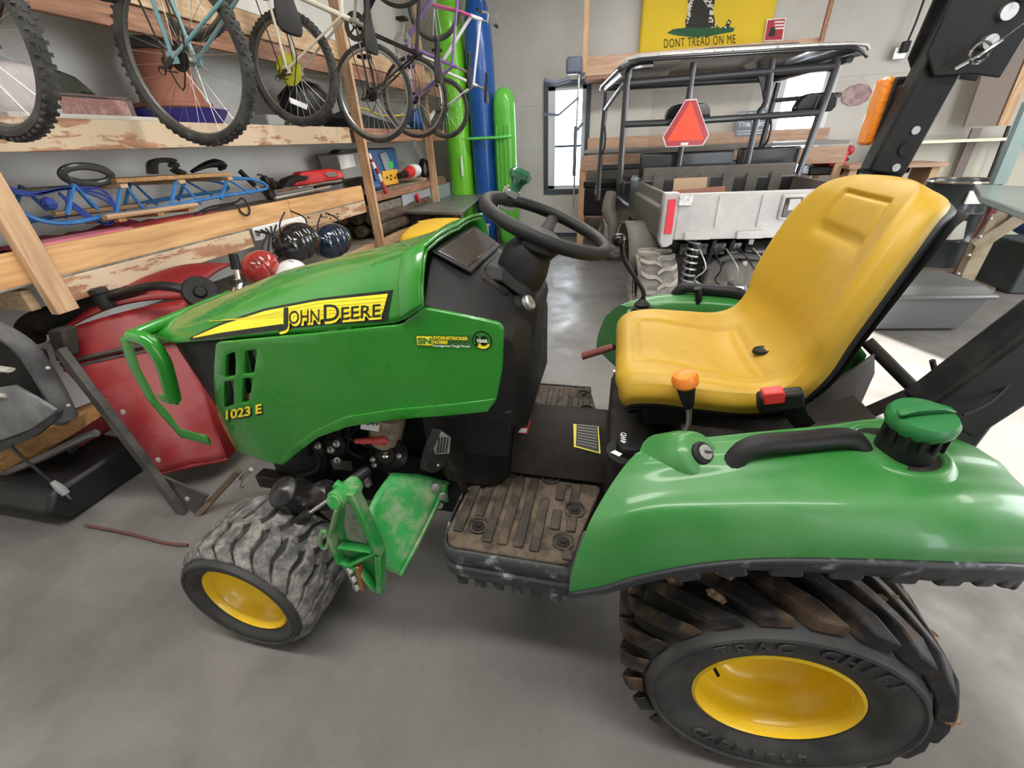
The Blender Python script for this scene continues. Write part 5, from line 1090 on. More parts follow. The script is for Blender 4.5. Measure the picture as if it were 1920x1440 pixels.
to = thing('storage_tote', 'grey plastic storage tote with dark lid on the floor behind the seat', 'tote', (2.35, 4.0, 0)); tgm = mat('grey_tote', (.13, .14, .14), .4); tdk = mat('tote_lid_grey', (.10, .105, .105), .4)
ta = math.radians(8)
def T(x, y, z): return Vector((2.32+x*math.cos(ta)-y*math.sin(ta), 3.84+x*math.sin(ta)+y*math.cos(ta), z))
MB().loft([[T(-w, -d, z), T(w, -d, z), T(w, d, z), T(-w, d, z)] for w, d, z in ((.34, .20, .01), (.40, .24, .24), (.405, .245, .28))]).build('tub', tgm, to, bevel=.02, seg=3)
MB().loft([[T(-w, -d, z), T(w, -d, z), T(w, d, z), T(-w, d, z)] for w, d, z in ((.43, .27, .27), (.43, .27, .30), (.40, .24, .31), (.37, .21, .35), (.30, .14, .38))]).build('lid', tdk, to, bevel=.012)
for nm, px, z, h, m, lb, ct in (('floor_board', [(1700, 462), (1850, 470), (1840, 500), (1720, 520), (1690, 500)], 0, .03, wood('old_board', (.10, .08, .06), (.18, .15, .11), (1.5, 10, 10)), 'worn brown plywood sheet lying on the floor near the barrel', 'plywood'), ('pale_sheet', [(1830, 502), (1878, 503), (1866, 545), (1800, 560)], 0, .012, mat('pale_cardboard', (.30, .28, .22), .8), 'pale flat cardboard on the floor beside the bench leg', 'cardboard')):
    mb = MB(); mb.prism([P(a, b, 'z', z+h) for a, b in px], (0, 0, -h)); tag(mb.build(nm, m), lb, ct)
bb = MB(); q0 = P(1905, 555, 'z', 0); bb.box(q0+Vector((.22, .30, .22)), (.5, .5, .44)); tag(bb.build('dark_box', mat('slate_box', (.05, .06, .065), .5), None, bevel=.015), 'dark slate box on the floor at the right edge', 'box')
bb = MB().ball(q0+Vector((.35, .62, .60)), .24, 14, (1.2, .8, .8)); o = bb.build('blue_bag', mat('blue_tarp', (.03, .09, .28), .5, bump=.8, bscale=14)); tag(o, 'crumpled blue bag behind the slate box at the right edge', 'bag')
# ================================================================ bicycles hung by the front wheel
def hose(name, pts, r, m, par=None, sm=4, n=8): return MB().tube(pts, r, n, smooth=sm).build(name, m, par)
tyk = mat('bike_tyre', (.022, .023, .024), .6, dirt=(.09, .085, .075), amt=.35, scale=14, soft=.2); rimm = mat('bike_rim', (.45, .45, .43), .3, metal=.8); rimk = mat('dull_rim', (.16, .155, .14), .4, metal=.6)
spk = mat('spoke_wire', (.55, .55, .53), .3, metal=.8); drv = mat('greasy_drivetrain', (.05, .045, .035), .4, metal=.5)
def bicycle(label, hub, r, paint, tw=.026, knob=False, rim=None, disc=None, group=None, sc=1.0, yaw=0.0, saddle=None, accent=None, seat_r=None, lean=0.0):
    t = thing('bicycle', label, 'bicycle', hub, 0, 'bicycles hanging nose up in front of the shelves'); H = Vector(hub)
    rot = Matrix.Rotation(yaw, 3, 'Z'); ln = Matrix.Rotation(lean, 3, 'Y')
    def B(f, u, s=0.0): return H + rot @ (ln @ Vector((u*sc, s*sc, f*sc)))
    S = Vector(rot @ Vector((0, 1, 0)))
    def wheel_at(f, u, nm, full):
        c = B(f, u); rim_ = rim or rimm
        cir = lambda rr, s, n: [c + rot @ Vector((rr*math.cos(2*PI*k/n), s, rr*math.sin(2*PI*k/n))) for k in range(n)]
        w = MB(); n = 48; w.loft([[c + rot @ Vector((rr*math.cos(2*PI*k/n), s, rr*math.sin(2*PI*k/n))) for k in range(n)] for rr, s in ((r-.052, 0), (r-.048, .010), (r-.034, .012), (r-.030, .011), (r-.030, -.011), (r-.034, -.012), (r-.048, -.010))], True, False, True)
        wo = w.build(nm, rim_, t, sharp=40)
        q = MB().tube(cir(r-tw*.72, 0, 48), tw*.86, 10, True); 
        if knob:
            for k in range(58):
                a = 2*PI*k/58
                for s, tl in ((-.62, .5), (0, 0), (.62, -.5)):
                    rr = r - (.10 if s else -.02)*tw*1.6; cc = c + rot @ Vector((math.cos(a+(.05 if s == 0 else 0))*rr, s*tw, math.sin(a+(.05 if s == 0 else 0))*rr))
                    q.box(cc, (.010, .014 if s else .018, .012), rot @ Matrix.Rotation(-a, 3, 'Y'))
        else:
            for k in range(90):
                a = 2*PI*k/90; cc = c + rot @ Vector((math.cos(a)*r, 0, math.sin(a)*r)); q.box(cc, (.005, tw*1.1, .007), rot @ Matrix.Rotation(-a, 3, 'Y'))
        q.build('tyre', tyk, wo)
        h = MB(); h.cyl(c-S*.05, c+S*.05, .012, 10); h.cyl(c-S*.036, c-S*.030, .026, 14); h.cyl(c+S*.030, c+S*.036, .026, 14); h.build('hub', rimm, wo)
        s_ = MB()
        for k in range(32):
            a = 2*PI*k/32; b = a + (.5 if k % 4 < 2 else -.5); sd = 1 if k % 2 else -1
            s_.tube([c + S*(.032*sd) + rot @ Vector((.024*math.cos(b), 0, .024*math.sin(b))), c + rot @ Vector(((r-.05)*math.cos(a), 0, (r-.05)*math.sin(a)))], .0011, 4, cap=False)
        s_.build('spokes', spk, wo, kind='stuff')
        return wo, c
    wr, c = wheel_at(0, 0, 'rear_wheel', True)
    if disc: MB().lathe([(.028, .0), (.085, .006), (.087, .0), (.028, -.006)], c-S*.045, tuple(S), 28).build('spoke_guard', disc, wr)
    k = MB(); 
    for i in range(6): k.lathe([(.022, 0), (.050-.005*i, 0), (.050-.005*i, .003), (.022, .003)], c-S*(.032+.005*i), tuple(S), 20)
    k.build('cassette', drv, wr)
    fr = MB(); bb = B(.43, -.03); st = B(.22, .47); ht = B(.86, .56); hb_ = B(.90, .45)
    fr.tube([bb, st], .015*1.0, 10); fr.tube([st.lerp(bb, .1), ht], .014, 10); fr.tube([bb, hb_], .018, 10); fr.tube([ht+(ht-hb_)*.2, hb_-(ht-hb_)*.1], .019, 10)
    for sd in (-1, 1):
        o = S*(.062*sd); fr.tube([c+o, bb+S*.035*sd], .0085, 8); fr.tube([c+o, st.lerp(bb, .08)+S*.02*sd], .0075, 8); fr.box(c+o, (.05, .006, .045))
    fr.build('frame', paint, t)
    sp = MB(); sp.tube([st.lerp(bb, .2), st+(st-bb)*.22], .012, 8); sp.build('seat_post', rimm, t)
    sa = st+(st-bb)*.24; fw_ = (ht-st).normalized(); up = (st-bb).normalized()
    # saddle: nose towards the handlebar
    s_ = MB(); s_.loft([[sa + fw_*f + up*(h+.014*(1-abs(w)**2)) + S*w*wd for w in (-1, -.6, 0, .6, 1)] + [sa + fw_*f + up*(h-.022) + S*w*wd*.8 for w in (.9, 0, -.9)] for f, wd, h in ((-.125, .04, .008), (-.12, .085, .012), (-.07, .095, .010), (-.01, .070, 0), (.05, .030, -.004), (.12, .021, -.004), (.150, .016, -.008), (.158, .006, -.014))]).build('saddle', saddle or M_['black'], t, sub=1)
    fk = MB(); fh = B(1.03, 0)
    for sd in (-1, 1): fk.tube([hb_+S*.045*sd, B(.97, .25)+S*.05*sd, fh+S*.05*sd], .011, 8, smooth=3)
    fk.tube([hb_-S*.05, hb_+S*.05], .014, 8); fk.build('fork', accent or paint, t)
    wheel_at(1.03, 0, 'front_wheel', False)
    hbt = ht+(ht-hb_)*.8; hn = MB(); hn.tube([ht, hbt, hbt+fw_*.07], .013, 8); hn.tube([hbt+fw_*.07+S*.30-fw_*.04, hbt+fw_*.07+S*.05, hbt+fw_*.07-S*.05, hbt+fw_*.07-S*.30-fw_*.04], .011, 8, smooth=3); ho = hn.build('handlebar', rimm, t)
    for sd in (-1, 1): MB().cyl(hbt+fw_*.03+S*.28*sd, hbt+fw_*.03+S*.40*sd, .016, 10).build('grip', M_['black'], ho); hose('brake_lever', [hbt+fw_*.07+S*.22*sd, hbt+fw_*.12+S*.28*sd, hbt+fw_*.11+S*.36*sd], .006, rimm, ho, 2, 6)
    cr = MB(); cr.lathe([(.055, 0), (.092, 0), (.092, .004), (.055, .004)], bb-S*.05, tuple(S), 30)
    for i in range(5): a = 2*PI*i/5; cr.beam(bb-S*.05, bb-S*.05+rot @ Vector((.06*math.cos(a), 0, .06*math.sin(a))), .012, .004, tuple(S))
    cr.cyl(bb-S*.07, bb+S*.07, .014, 10); co = cr.build('crankset', drv if not accent else rimm, t)
    for sd, an in ((-1, 1.2), (1, 1.2+PI)):
        e = bb+S*.075*sd + rot @ Vector((.17*math.cos(an), 0, .17*math.sin(an)))*sc; MB().tube([bb+S*.07*sd, e], [.014, .010], 8).build('crank_arm', rimm, co); MB().box(e+S*.055*sd, (.09, .09, .024), rot).build('pedal', M_['black'], co, bevel=.004)
    ch = MB(); ch.tube([bb-S*.048+Vector((.088, 0, 0)), c-S*.045+Vector((.045, 0, 0))], .004, 6); ch.tube([bb-S*.048-Vector((.088, 0, 0)), c-S*.045+Vector((-.06, 0, .02)), c-S*.045+Vector((-.085, 0, -.04)), c-S*.045+Vector((-.02, 0, -.05))], .004, 6); ch.build('chain', drv, t)
    de = MB(); de.beam(c-S*.06, c-S*.06+Vector((-.05, 0, -.03)), .02, .02); de.beam(c-S*.06+Vector((-.05, 0, -.03)), c-S*.055+Vector((-.085, 0, -.03)), .02, .012); 
    for dx, dz in ((-.055, -.01), (-.09, -.04)): de.lathe([(.018, -.004), (.018, .004)], c-S*.055+Vector((dx, 0, dz)), tuple(S), 12)
    do = de.build('derailleur', drv, t); hose('shift_cable', [c-S*.06+Vector((-.05, 0, -.02)), c-S*.07+Vector((.0, 0, -.12)), c-S*.07+Vector((.06, 0, -.02)), c-S*.06+Vector((.09, 0, .12)), bb-S*.02], .003, M_['black'], do, 4, 6)
    return t
def paint(n, c, r=.3, **k): return mat(n, c, r, coat=.5, **k)
pw = paint('bike_cream', (.60, .56, .46)); pp = paint('bike_purple', (.22, .14, .36)); pk = paint('bike_pink', (.60, .10, .28))
bicycle('dark knobby mountain bike cut off at the left edge, wide tyre', (-2.101, 1.331, 1.774), 0.292, paint('bike_dark', (.03, .03, .035)), .030, True, rimk)
bicycle('light blue framed mountain bike with knobby tyres, second from the left', (-1.969, 2.031, 1.792), .34, paint('bike_teal', (.16, .34, .38), dirt=(.25, .28, .27), amt=.3, scale=10), .029, True, rimk)
bicycle('cream framed bike with round yellow spoke guard', (-2.111, 3.013, 1.865), 0.306, pw, .026, True, rimk, mat('spoke_guard_yellow', (.46, .46, .04), .4))
bicycle('black framed bike with silver rims hanging lowest in the middle', (-2.002, 3.842, 1.785), .34, paint('bike_black', (.012, .012, .014), .2), .022)
bicycle('purple framed bike with pink cables behind the black one', (-2.028, 4.744, 1.817), .34, pp, .021, accent=pk)
bicycle('white framed bike with pink fading, nearest the kayaks', (-2.045, 5.62, 1.771), .30, paint('bike_white', (.66, .66, .68)), .024, rim=rimk, accent=pk, sc=.9)
bicycle('black bike with the red strip behind the cream framed bike', (-2.214, 2.448, 2.229), 0.290, paint('bike_black_red', (.02, .015, .016)), .024, rim=rimk, sc=.9)
# ceiling hooks
for k, y in enumerate((1.331, 2.031, 2.448, 3.013, 3.842, 4.744, 5.62)):
    x = (-2.101, -1.969, -2.10, -2.11, -2.002, -2.028, -2.045)[k]
    o = hose('bike_hook', [(x, y, CH), (x, y, 3.28), (x+.02, y, 3.16), (x+.06, y, 3.20)], .008, M_['red'], None, 3, 6); tag(o, 'red ceiling hook holding the ' + ('leftmost dark bicycle', 'light blue bicycle', 'black bicycle above the cream one', 'cream framed bicycle', 'black framed bicycle', 'purple framed bicycle', 'white framed bicycle')[k], 'hook', 'ceiling bicycle hooks')

# ================================================================ kayaks on end in the corner
def kayak(label, x, y, w, d, ln, m, group, foot=.0, rib=0, ex=.3):
    rows = []
    for k in range(41):
        t = .5-.5*math.cos(PI*k/40); z = foot+ln*t; s = (max(.004, 1-abs(2*t-1)**(5 if ex > .2 else 12)))**.5; s = max(s, .10)
        n = 20; ring = []
        for j in range(n):
            a = 2*PI*j/n; rr = 1 + (.05*math.cos(6*a) if rib else 0); ring.append(Vector((x + w/2*s*math.cos(a)*rr*(abs(math.cos(a))**-.18 if abs(math.cos(a)) > .2 else 1.2), y + d/2*s*math.sin(a)*rr, z)))
        rows.append(ring)
    t = thing('kayak', label, 'kayak', (x, y, foot), 0, group); MB().loft(rows).build('hull', m, t, sharp=60)
    return t
kg = mat('kayak_lime', (.14, .50, .02), .3, coat=.3); kb = mat('kayak_blue', (.01, .08, .32), .3, coat=.3); kl = mat('sled_green', (.10, .42, .05), .3, coat=.3)
a = kayak('lime green kayak standing on end in the corner, leftmost hull', -2.235, 6.62, .36, .42, 3.2, kg, 'boat hulls standing on end'); MB().tube([(-2.16, 6.405, 1.0), (-2.16, 6.40, 1.25)], .014, 6).build('deck_fitting', M_['decalw'], a)
kayak('blue kayak standing on end between the two green hulls', -1.870, 6.66, .37, .44, 3.1, kb, 'boat hulls standing on end')
g3 = kayak('shorter light green hull strapped beside the blue kayak', -1.545, 6.55, .31, .30, 2.03, kl, 'boat hulls standing on end', 0, 1, .16)
for dx in (-.08, -.03, .03, .08): MB().tube([(-1.545+dx, 6.40, z) for z in (.5, 1.0, 1.6)], .010, 6).build('keel_rib', kl, g3)
o = hose('green_strap', [(-2.05, 6.42, 1.46), (-1.90, 6.41, 1.46), (-1.60, 6.37, 1.46), (-1.42, 6.42, 1.47)], .018, mat('strap_green', (.12, .55, .12), .6), None, 3, 6); tag(o, 'bright green strap tying the hulls together', 'strap')

# ================================================================ on the upper shelf
def X(px, py, x): return P(px, py, 'x', x)
def xslab(name, px, x, dx, m, par=None, bevel=.004, **k):
    mb = MB(); mb.prism([X(a, b, x) for a, b in px], (-dx, 0, 0)); return mb.build(name, m, par, bevel=bevel, **k)
Z1S = 1.575
def on(px, py, x, z): v = X(px, py, x); v.z = z; return v
# lathe helper for pots seen from the aisle: centre by pixel, dims in metres
pt = thing('flower_pot', 'upside down terracotta coloured pot on its saucer behind the blue framed bike', 'flower pot', on(325, 190, -2.62, Z1S)); tc_ = mat('terracotta_plastic', (.34, .13, .075), .6)
pc = on(325, 190, -2.62, Z1S+.075)
MB().lathe([(.19, 0), (.20, .012), (.20, .03), (.165, .035), (.13, .27), (.14, .275), (.145, .33), (0, .335)], pc, (0, 0, 1), 32).build('pot', tc_, pt)
MB().lathe([(.135, .275), (.16, .28), (.165, .325), (.15, .33)], pc, (0, 0, 1), 32).build('dark_rim', mat('dark_grey_plastic', (.04, .04, .04), .5), pt)
bt = thing('blue_basin', 'flat dark blue plastic basin under the terracotta pot', 'basin', on(340, 220, -2.62, Z1S)); bc_ = on(335, 220, -2.60, Z1S)
MB().lathe([(.22, 0), (.27, .065), (.275, .07), (.26, .07), (.21, .01), (0, .008)], bc_, (0, 0, 1), 36).build('basin', mat('indigo_plastic', (.035, .03, .22), .4), bt)
b = thing('olive_case', 'dark olive plastic case with a black slot at the left end of the upper shelf', 'case', on(120, 200, -2.75, Z1S))
MB().loft([[on(px, 200, -2.72, Z1S)+Vector((dx, 0, h)) for dx, h in ((-.12, .03), (-.10, hh), (.06, hh), (.10, .03))] for px, hh in ((20, .08), (50, .20), (110, .23), (150, .20), (185, .10), (200, .04))]).build('shell', mat('olive_plastic', (.055, .06, .045), .45), b, bevel=.01)
xslab('handle_slot', [(153, 170), (172, 173), (192, 186), (190, 190), (168, 184), (154, 178)], -2.61, .01, M_['black'], b)
b = thing('clear_tub', 'low clear plastic tub with pinkish contents next to the olive case', 'tub', on(150, 210, -2.6, Z1S))
MB().box(on(140, 210, -2.56, Z1S+.05), (.16, .42, .085)).build('contents', mat('pink_contents', (.36, .15, .13), .6, dirt=(.55, .35, .32), amt=.4, scale=20), b, bevel=.01)
MB().box(on(140, 210, -2.55, Z1S+.055), (.19, .46, .10)).build('clear_wall', mat('clear_tub_plastic', (.9, .9, .9), .1, trans=.95, ior=1.2), b, bevel=.01)
tag(MB().box(on(170, 215, -2.50, Z1S+.012), (.14, .75, .020)).build('foam_board', mat('pale_board', (.50, .48, .42), .6), None, bevel=.003), 'thin pale panel lying along the edge of the upper shelf', 'panel')
tag(MB().box(on(25, 200, -2.55, Z1S+.10), (.25, .25, .20)).build('crumpled_bag', mat('white_film', (.55, .5, .5), .35, bump=1.0, bscale=16), None, bevel=.05, seg=3), 'crumpled whitish bag behind the leftmost tyre', 'bag')
tag(MB().box(on(497, 215, -2.55, Z1S+.035), (.2, .22, .068)).build('grey_carton', mat('grey_carton', (.36, .36, .34), .6), None, bevel=.01), 'low pale grey carton left of the black bag', 'box')
tag(MB().box(on(540, 220, -2.50, Z1S+.015), (.18, .25, .028)).build('flat_green_box', mat('green_lid', (.06, .12, .05), .5), None, bevel=.006), 'flat green box between the carton and the black bag', 'box')
b = thing('black_bag', 'large black soft bag with a white label on the upper shelf', 'bag', on(580, 220, -2.65, Z1S)); c = on(580, 215, -2.62, Z1S+.17)
m = MB().ball((0, 0, 0), 1, 20); m.v = [c+Vector((v.x*.17, v.y*.27, max(v.z, -.95)*.17))*(1+.12*noise.noise(v*2)) for v in m.v]; m.build('bag_body', mat('black_nylon', (.012, .012, .014), .5, bump=.5, bscale=25), b); xslab('white_label', [(543, 182), (577, 196), (576, 206), (545, 193)], -2.44, .01, M_['decalw'], b)
b = thing('black_mat_roll', 'black folded mat with a wavy yellow edge on the upper shelf', 'mat', on(690, 230, -2.6, Z1S))
MB().loft([[on(px, 225, -2.62, Z1S)+Vector((dx, 0, h)) for dx, h in ((-.14, .0), (-.12, hh), (.12, hh*.8), (.14, .0))] for px, hh in ((628, .10), (660, .16), (690, .12), (730, .05), (760, .02))]).build('mat_body', mat('black_foam', (.015, .015, .015), .7), b, bevel=.01)
MB().tube([X(660, 200, -2.46), X(685, 205, -2.46), X(712, 216, -2.46), X(740, 217, -2.46), X(758, 215, -2.46)], .016, 8, flat=.5, smooth=4).build('yellow_edge', mat('yellow_foam', (.70, .55, .04), .6), b)
b = thing('blue_bundle', 'blue and white bundle at the far end of the upper shelf', 'bundle', on(790, 235, -2.65, Z1S+.0)); MB().ball(on(785, 230, -2.62, Z1S+.13), .16, 14, (.8, 1.6, .8)).build('blue_cloth', mat('blue_cloth', (.03, .12, .36), .6, bump=.6, bscale=20), b); xslab('white_panel', [(803, 220), (815, 206), (817, 212), (806, 230)], -2.44, .02, M_['decalw'], b)

# ================================================================ on the middle shelf
Z2S = 1.058
def steel_sled(label, cat='sled'):
    b = thing('runner_sled', label, cat, on(250, 400, -2.6, 1.10)); m = mat('sled_blue', (.035, .18, .48), .4, dirt=(.12, .28, .5), amt=.3, scale=20)
    for x in (-2.50, -2.84):
        dz = .0 if x > -2.6 else .0
        def q(px, py, y0=x): v = X(px, py, -2.50); v.x = x; return v
        hose('runner', [q(-60, 352), q(8, 372), q(30, 392), q(75, 413), q(130, 418), q(200, 405), q(300, 390), q(400, 370), q(480, 358), q(500, 352), q(495, 344), q(470, 336), q(430, 334)], .0105, m, b, 5, 6)
        for a, c, d in ((132, 345, 395), (222, 340, 400), (325, 335, 385), (420, 335, 366)):
            hose('runner_strut', [q(a-6, d+8), q(a+6, c)], .010, m, b, 0, 6); hose('runner_strut', [q(a+8, c+2), q(a+52, d-2)], .008, m, b, 0, 6)
    def q(px, py): return X(px, py, -2.50)
    for px, py in ((225, 344), (335, 336), (425, 330)): MB().beam(q(px, py+5)+Vector((.03, 0, 0)), q(px, py+5)+Vector((-.38, 0, 0)), .04, .02).build('cross_slat', woodP, b, bevel=.002)
    MB().loft([[q(px, py)+Vector((.02, 0, dz)), q(px, py)+Vector((.02, 0, dz+.022)), q(px, py)+Vector((-.24, 0, dz+.022)), q(px, py)+Vector((-.24, 0, dz))] for px, py, dz in ((215, 344, 0), (428, 330, 0))]).build('seat_board', woodA, b, bevel=.004)
    MB().loft([[q(px, py)+Vector((-.16, 0, dz)), q(px, py)+Vector((-.16, 0, dz+.018)), q(px, py)+Vector((-.34, 0, dz+.018)), q(px, py)+Vector((-.34, 0, dz))] for px, py, dz in ((-40, 372, 0), (215, 352, 0))]).build('long_slat', woodG, b, bevel=.003)
    for k in range(3): hose('rope', [q(0, 345+k*5), q(60, 362+k*2), q(130, 352+k), q(190, 356+k*8), q(215, 385+k*3), q(212, 412+k*2), q(190, 418), q(150, 400-k*5), q(110, 362)], .006, mat('rope_blue', (.03, .06, .30), .7) if k == 0 else bpy.data.materials['rope_blue'], b, 5, 6)
    MB().ball(q(92, 382), .03, 8).build('rope_knot', bpy.data.materials['rope_blue'], b)
    return b
sl = steel_sled('blue steel runner sled with wooden seat board and blue rope on the middle shelf')
gk = mat('glossy_grey_plastic', (.07, .075, .075), .25, coat=.4)
o = MB().tube([X(162+46*math.cos(a), 328+16*math.sin(a)+3*math.cos(a), -2.52 - .03*math.sin(a)) for a in [2*PI*k/28 for k in range(28)]], .019, 10, True, flat=.8).build('ring_float', gk); tag(o, 'dark oval plastic ring lying on the sled at left', 'ring')
o = MB().tube([X(286, 325, -2.56), X(286, 306, -2.56), X(300, 301, -2.56), X(322, 302, -2.56), X(328, 318, -2.56), X(340, 324, -2.56)], .045, 8, flat=.3, flatdir=(0, 0, 1), smooth=3).build('bent_cup', gk); tag(o, 'dark curved plastic cup on the sled seat board', 'cup')
o = MB().tube([X(360, 322, -2.6), X(385, 310, -2.6), X(405, 306, -2.6), X(418, 311, -2.6), X(412, 318, -2.6)], [.015, .03, .045, .035, .015], 10, flat=.6, smooth=3).build('black_paddle', M_['black']); tag(o, 'black paddle blade at the right end of the sled', 'paddle')
ws_ = thing('wooden_sled', 'small wooden sled with pale runners under the blue runner sled', 'sled', on(250, 410, -2.5, Z2S))
for x, (a, b_) in ((-2.46, ((196, 408), (368, 384))), (-2.70, ((100, 402), (270, 385)))): 
    p0 = X(*a, x); p1 = X(*b_, x); MB().tube([p0, p0.lerp(p1, .5), p1], .020, 8, flat=.7).build('runner', woodP, ws_)
for t in (.15, .55, .92): p0 = X(196, 408, -2.46).lerp(X(368, 384, -2.46), t); MB().beam(p0+Vector((0, 0, -.02)), p0+Vector((-.24, 0, -.03)), .04, .02).build('cross_bar', woodA, ws_)
def wavy(name, px0, px1, x0, x1, h, m, label, cat, z=Z2S):
    a = on(px0, 440, -2.42, z); b_ = on(px1, 400, -2.42, z)
    mb = MB().grid(lambda s, t: Vector((x0+(x1-x0)*t, a.y+(b_.y-a.y)*s, z+.004+h*(.35+.65*abs(noise.noise(Vector((s*5, t*3, h*40)))))*math.sin(PI*min(1, .08+t))*math.sin(PI*(.06+.88*s))**.5)), 30, 10)
    o = mb.build(name, m, None, solid=.004); tag(o, label, cat); return o
wavy('red_blanket', 60, 360, -2.46, -2.9, .085, mat('maroon_cloth', (.22, .015, .045), .8), 'dark red cloth crumpled under the sleds', 'cloth')
o = MB().loft([[on(px, 440, -2.43, Z2S)+Vector((dx, 0, h)) for dx, h in ((.0, .012), (-.01, .045), (-.10, .05), (-.12, .012))] for px in (40, 120, 200, 260)]).build('pink_sled', mat('pink_plastic', (.62, .17, .24), .35, coat=.3), None, bevel=.008); tag(o, 'pink plastic sled edge along the front of the middle shelf', 'sled')
o = MB().loft([[on(px, 440, -2.43, Z2S)+Vector((dx, 0, h)) for dx, h in ((.0, .005), (-.01, .03*k), (-.10, .04*k), (-.12, .005))] for px, k in ((205, .4), (250, 1), (300, 1.2), (355, 1.3), (430, 1.0), (462, .6))]).build('red_sled', mat('red_sled_plastic', (.50, .05, .05), .4), None, bevel=.008); tag(o, 'red plastic sled lying right of the pink one', 'sled')
o = hose('bungee_cord', [X(365, 402, -2.44), X(395, 388, -2.44), X(440, 380, -2.42), X(455, 372, -2.40), X(468, 392, -2.37), X(464, 404, -2.36), X(452, 398, -2.37), X(440, 384, -2.40), X(400, 392, -2.42), X(380, 400, -2.44)], .006, M_['black'], None, 5, 6); tag(o, 'black bungee cord looped over the edge of the middle shelf', 'cord')
b = thing('grabber_pole', 'black handled pole leaning behind the end of the blue sled', 'pole', on(465, 345, -2.7, Z2S)); MB().tube([X(449, 320, -2.70), X(478, 348, -2.66)], .018, 8).build('handle', M_['black'], b); MB().tube([X(478, 348, -2.66), X(500, 368, -2.62)], .010, 8).build('shaft', M_['steel'], b)
b = thing('fishing_reels', 'tangle of small black fishing reels beside the sled nose', 'fishing reel', on(505, 355, -2.6, Z2S+.05))
for px, py, r in ((497, 338, .03), (510, 345, .04), (505, 362, .05), (525, 350, .03)): MB().lathe([(r, -.02), (r*1.1, 0), (r, .02), (0, .025)], X(px, py, -2.58), (1, .3, .2), 16).build('reel', drv, b); hose('reel_handle', [X(px, py, -2.54), X(px-6, py-10, -2.50), X(px-14, py-10, -2.50)], .006, drv, b, 2, 6)
b = thing('red_tool_case', 'red and black long cordless tool lying on the middle shelf', 'power tool', on(600, 340, -2.6, Z2S)); rdt = mat('tool_red_glossy', (.58, .03, .03), .3, coat=.4)
xslab('red_body', [(553, 348), (560, 334), (568, 322), (620, 316), (640, 319), (648, 332), (640, 337), (580, 350)], -2.50, .10, rdt, b, .02); xslab('black_grip', [(534, 350), (545, 335), (562, 328), (582, 331), (575, 338), (556, 341), (548, 350)], -2.48, .10, M_['black'], b, .01); xslab('grey_plate', [(610, 325), (628, 321), (635, 330), (616, 333)], -2.49, .01, M_['steel'], b)
for k, (a, c, r, m, lb) in enumerate((((520, 358), (640, 338), .011, M_['chrome'], 'thin silver rod on the front of the middle shelf'), ((515, 372), (620, 350), .014, M_['steel'], 'flat grey metal bar on the front of the middle shelf'), ((590, 352), (672, 334), .014, M_['black'], 'black rod with a knob end on the middle shelf'))):
    o = MB().tube([X(*a, -2.42-.02*k), X(*c, -2.42-.02*k)], r, 8).build('metal_rod', m); tag(o, lb, 'rod')
b = thing('grey_white_carton', 'grey and white carton behind the middle post', 'box', on(690, 330, -2.8, 1.02)); MB().prism([X(630, 290, -2.62), X(737, 279, -2.62), X(740, 322, -2.62), X(645, 336, -2.62)], (-.2, 0, 0)).build('carton', mat('carton_grey', (.30, .29, .27), .6), b, bevel=.004)
xslab('white_field', [(634, 292), (662, 289), (668, 312), (640, 318)], -2.61, .005, M_['decalw'], b); xslab('dark_flap', [(632, 288), (640, 280), (738, 276), (737, 281)], -2.64, .10, mat('carton_dark', (.06, .06, .06), .6), b)
b = thing('retail_tool_box', 'blue and orange retail box with a green screen picture right of the post', 'box', on(725, 340, -2.6, 1.02)); xslab('blue_box', [(690, 281), (741, 278), (748, 318), (745, 345), (708, 350)], -2.55, .15, mat('box_blue', (.03, .10, .27), .4), b)
xslab('orange_shell', [(718, 321), (746, 317), (748, 344), (718, 350)], -2.53, .03, mat('tool_orange', (.80, .42, .03), .35), b, .008); xslab('grey_gauge', [(712, 288), (724, 284), (738, 318), (724, 322)], -2.535, .01, mat('gauge_grey', (.25, .28, .30), .4), b, .004); xslab('green_screen', [(728, 303), (737, 302), (738, 315), (730, 316)], -2.53, .005, mat('screen_green', (.05, .50, .12), .4), b)
for q in ((726, 333), (733, 336), (741, 333), (733, 329)): MB().ball(X(*q, -2.52), .013, 8, (.6, 1, 1)).build('dark_button', M_['black'], b)
b = thing('red_snow_brush', 'red and white brush handle hanging over the shelf edge', 'brush', X(705, 320, -2.36)); MB().tube([X(692, 288, -2.40), X(703, 316, -2.36)], [.012, .018], 8).build('white_tip', M_['decalw'], b); MB().tube([X(696, 298, -2.38), X(710, 325, -2.36)], .018, 8).build('upper_grip', mat('brush_red', (.38, .04, .04), .5), b)
MB().tube([X(710, 325, -2.36), X(715, 340, -2.36)], .016, 8).build('white_band', M_['decalw'], b); MB().tube([X(715, 340, -2.36), X(725, 362, -2.34)], [.02, .024], 8).build('lower_grip', bpy.data.materials['brush_red'], b)
o = MB().cyl(X(690, 352, -2.46), X(712, 346, -2.46), .045, 16).build('blue_cup', mat('cup_blue', (.02, .13, .35), .4)); tag(o, 'small blue cylinder lying between the post and the orange tool', 'cup')
b = thing('flashlight', 'red and white lantern with black handle at the far end of the middle shelf', 'flashlight', on(770, 325, -2.6, 1.02)); MB().tube([X(748, 330, -2.5), X(762, 326, -2.5)], .035, 12).build('handle', M_['black'], b); MB().tube([X(760, 326, -2.5), X(772, 321, -2.5)], [.05, .075], 14).build('red_head', rdt, b); MB().tube([X(771, 322, -2.49), X(781, 319, -2.49)], [.078, .07], 14).build('white_lens', M_['decalw'], b)
b = thing('coiled_hose', 'coiled black hose at the far end of the middle shelf', 'hose', on(800, 320, -2.7, 1.02)); 
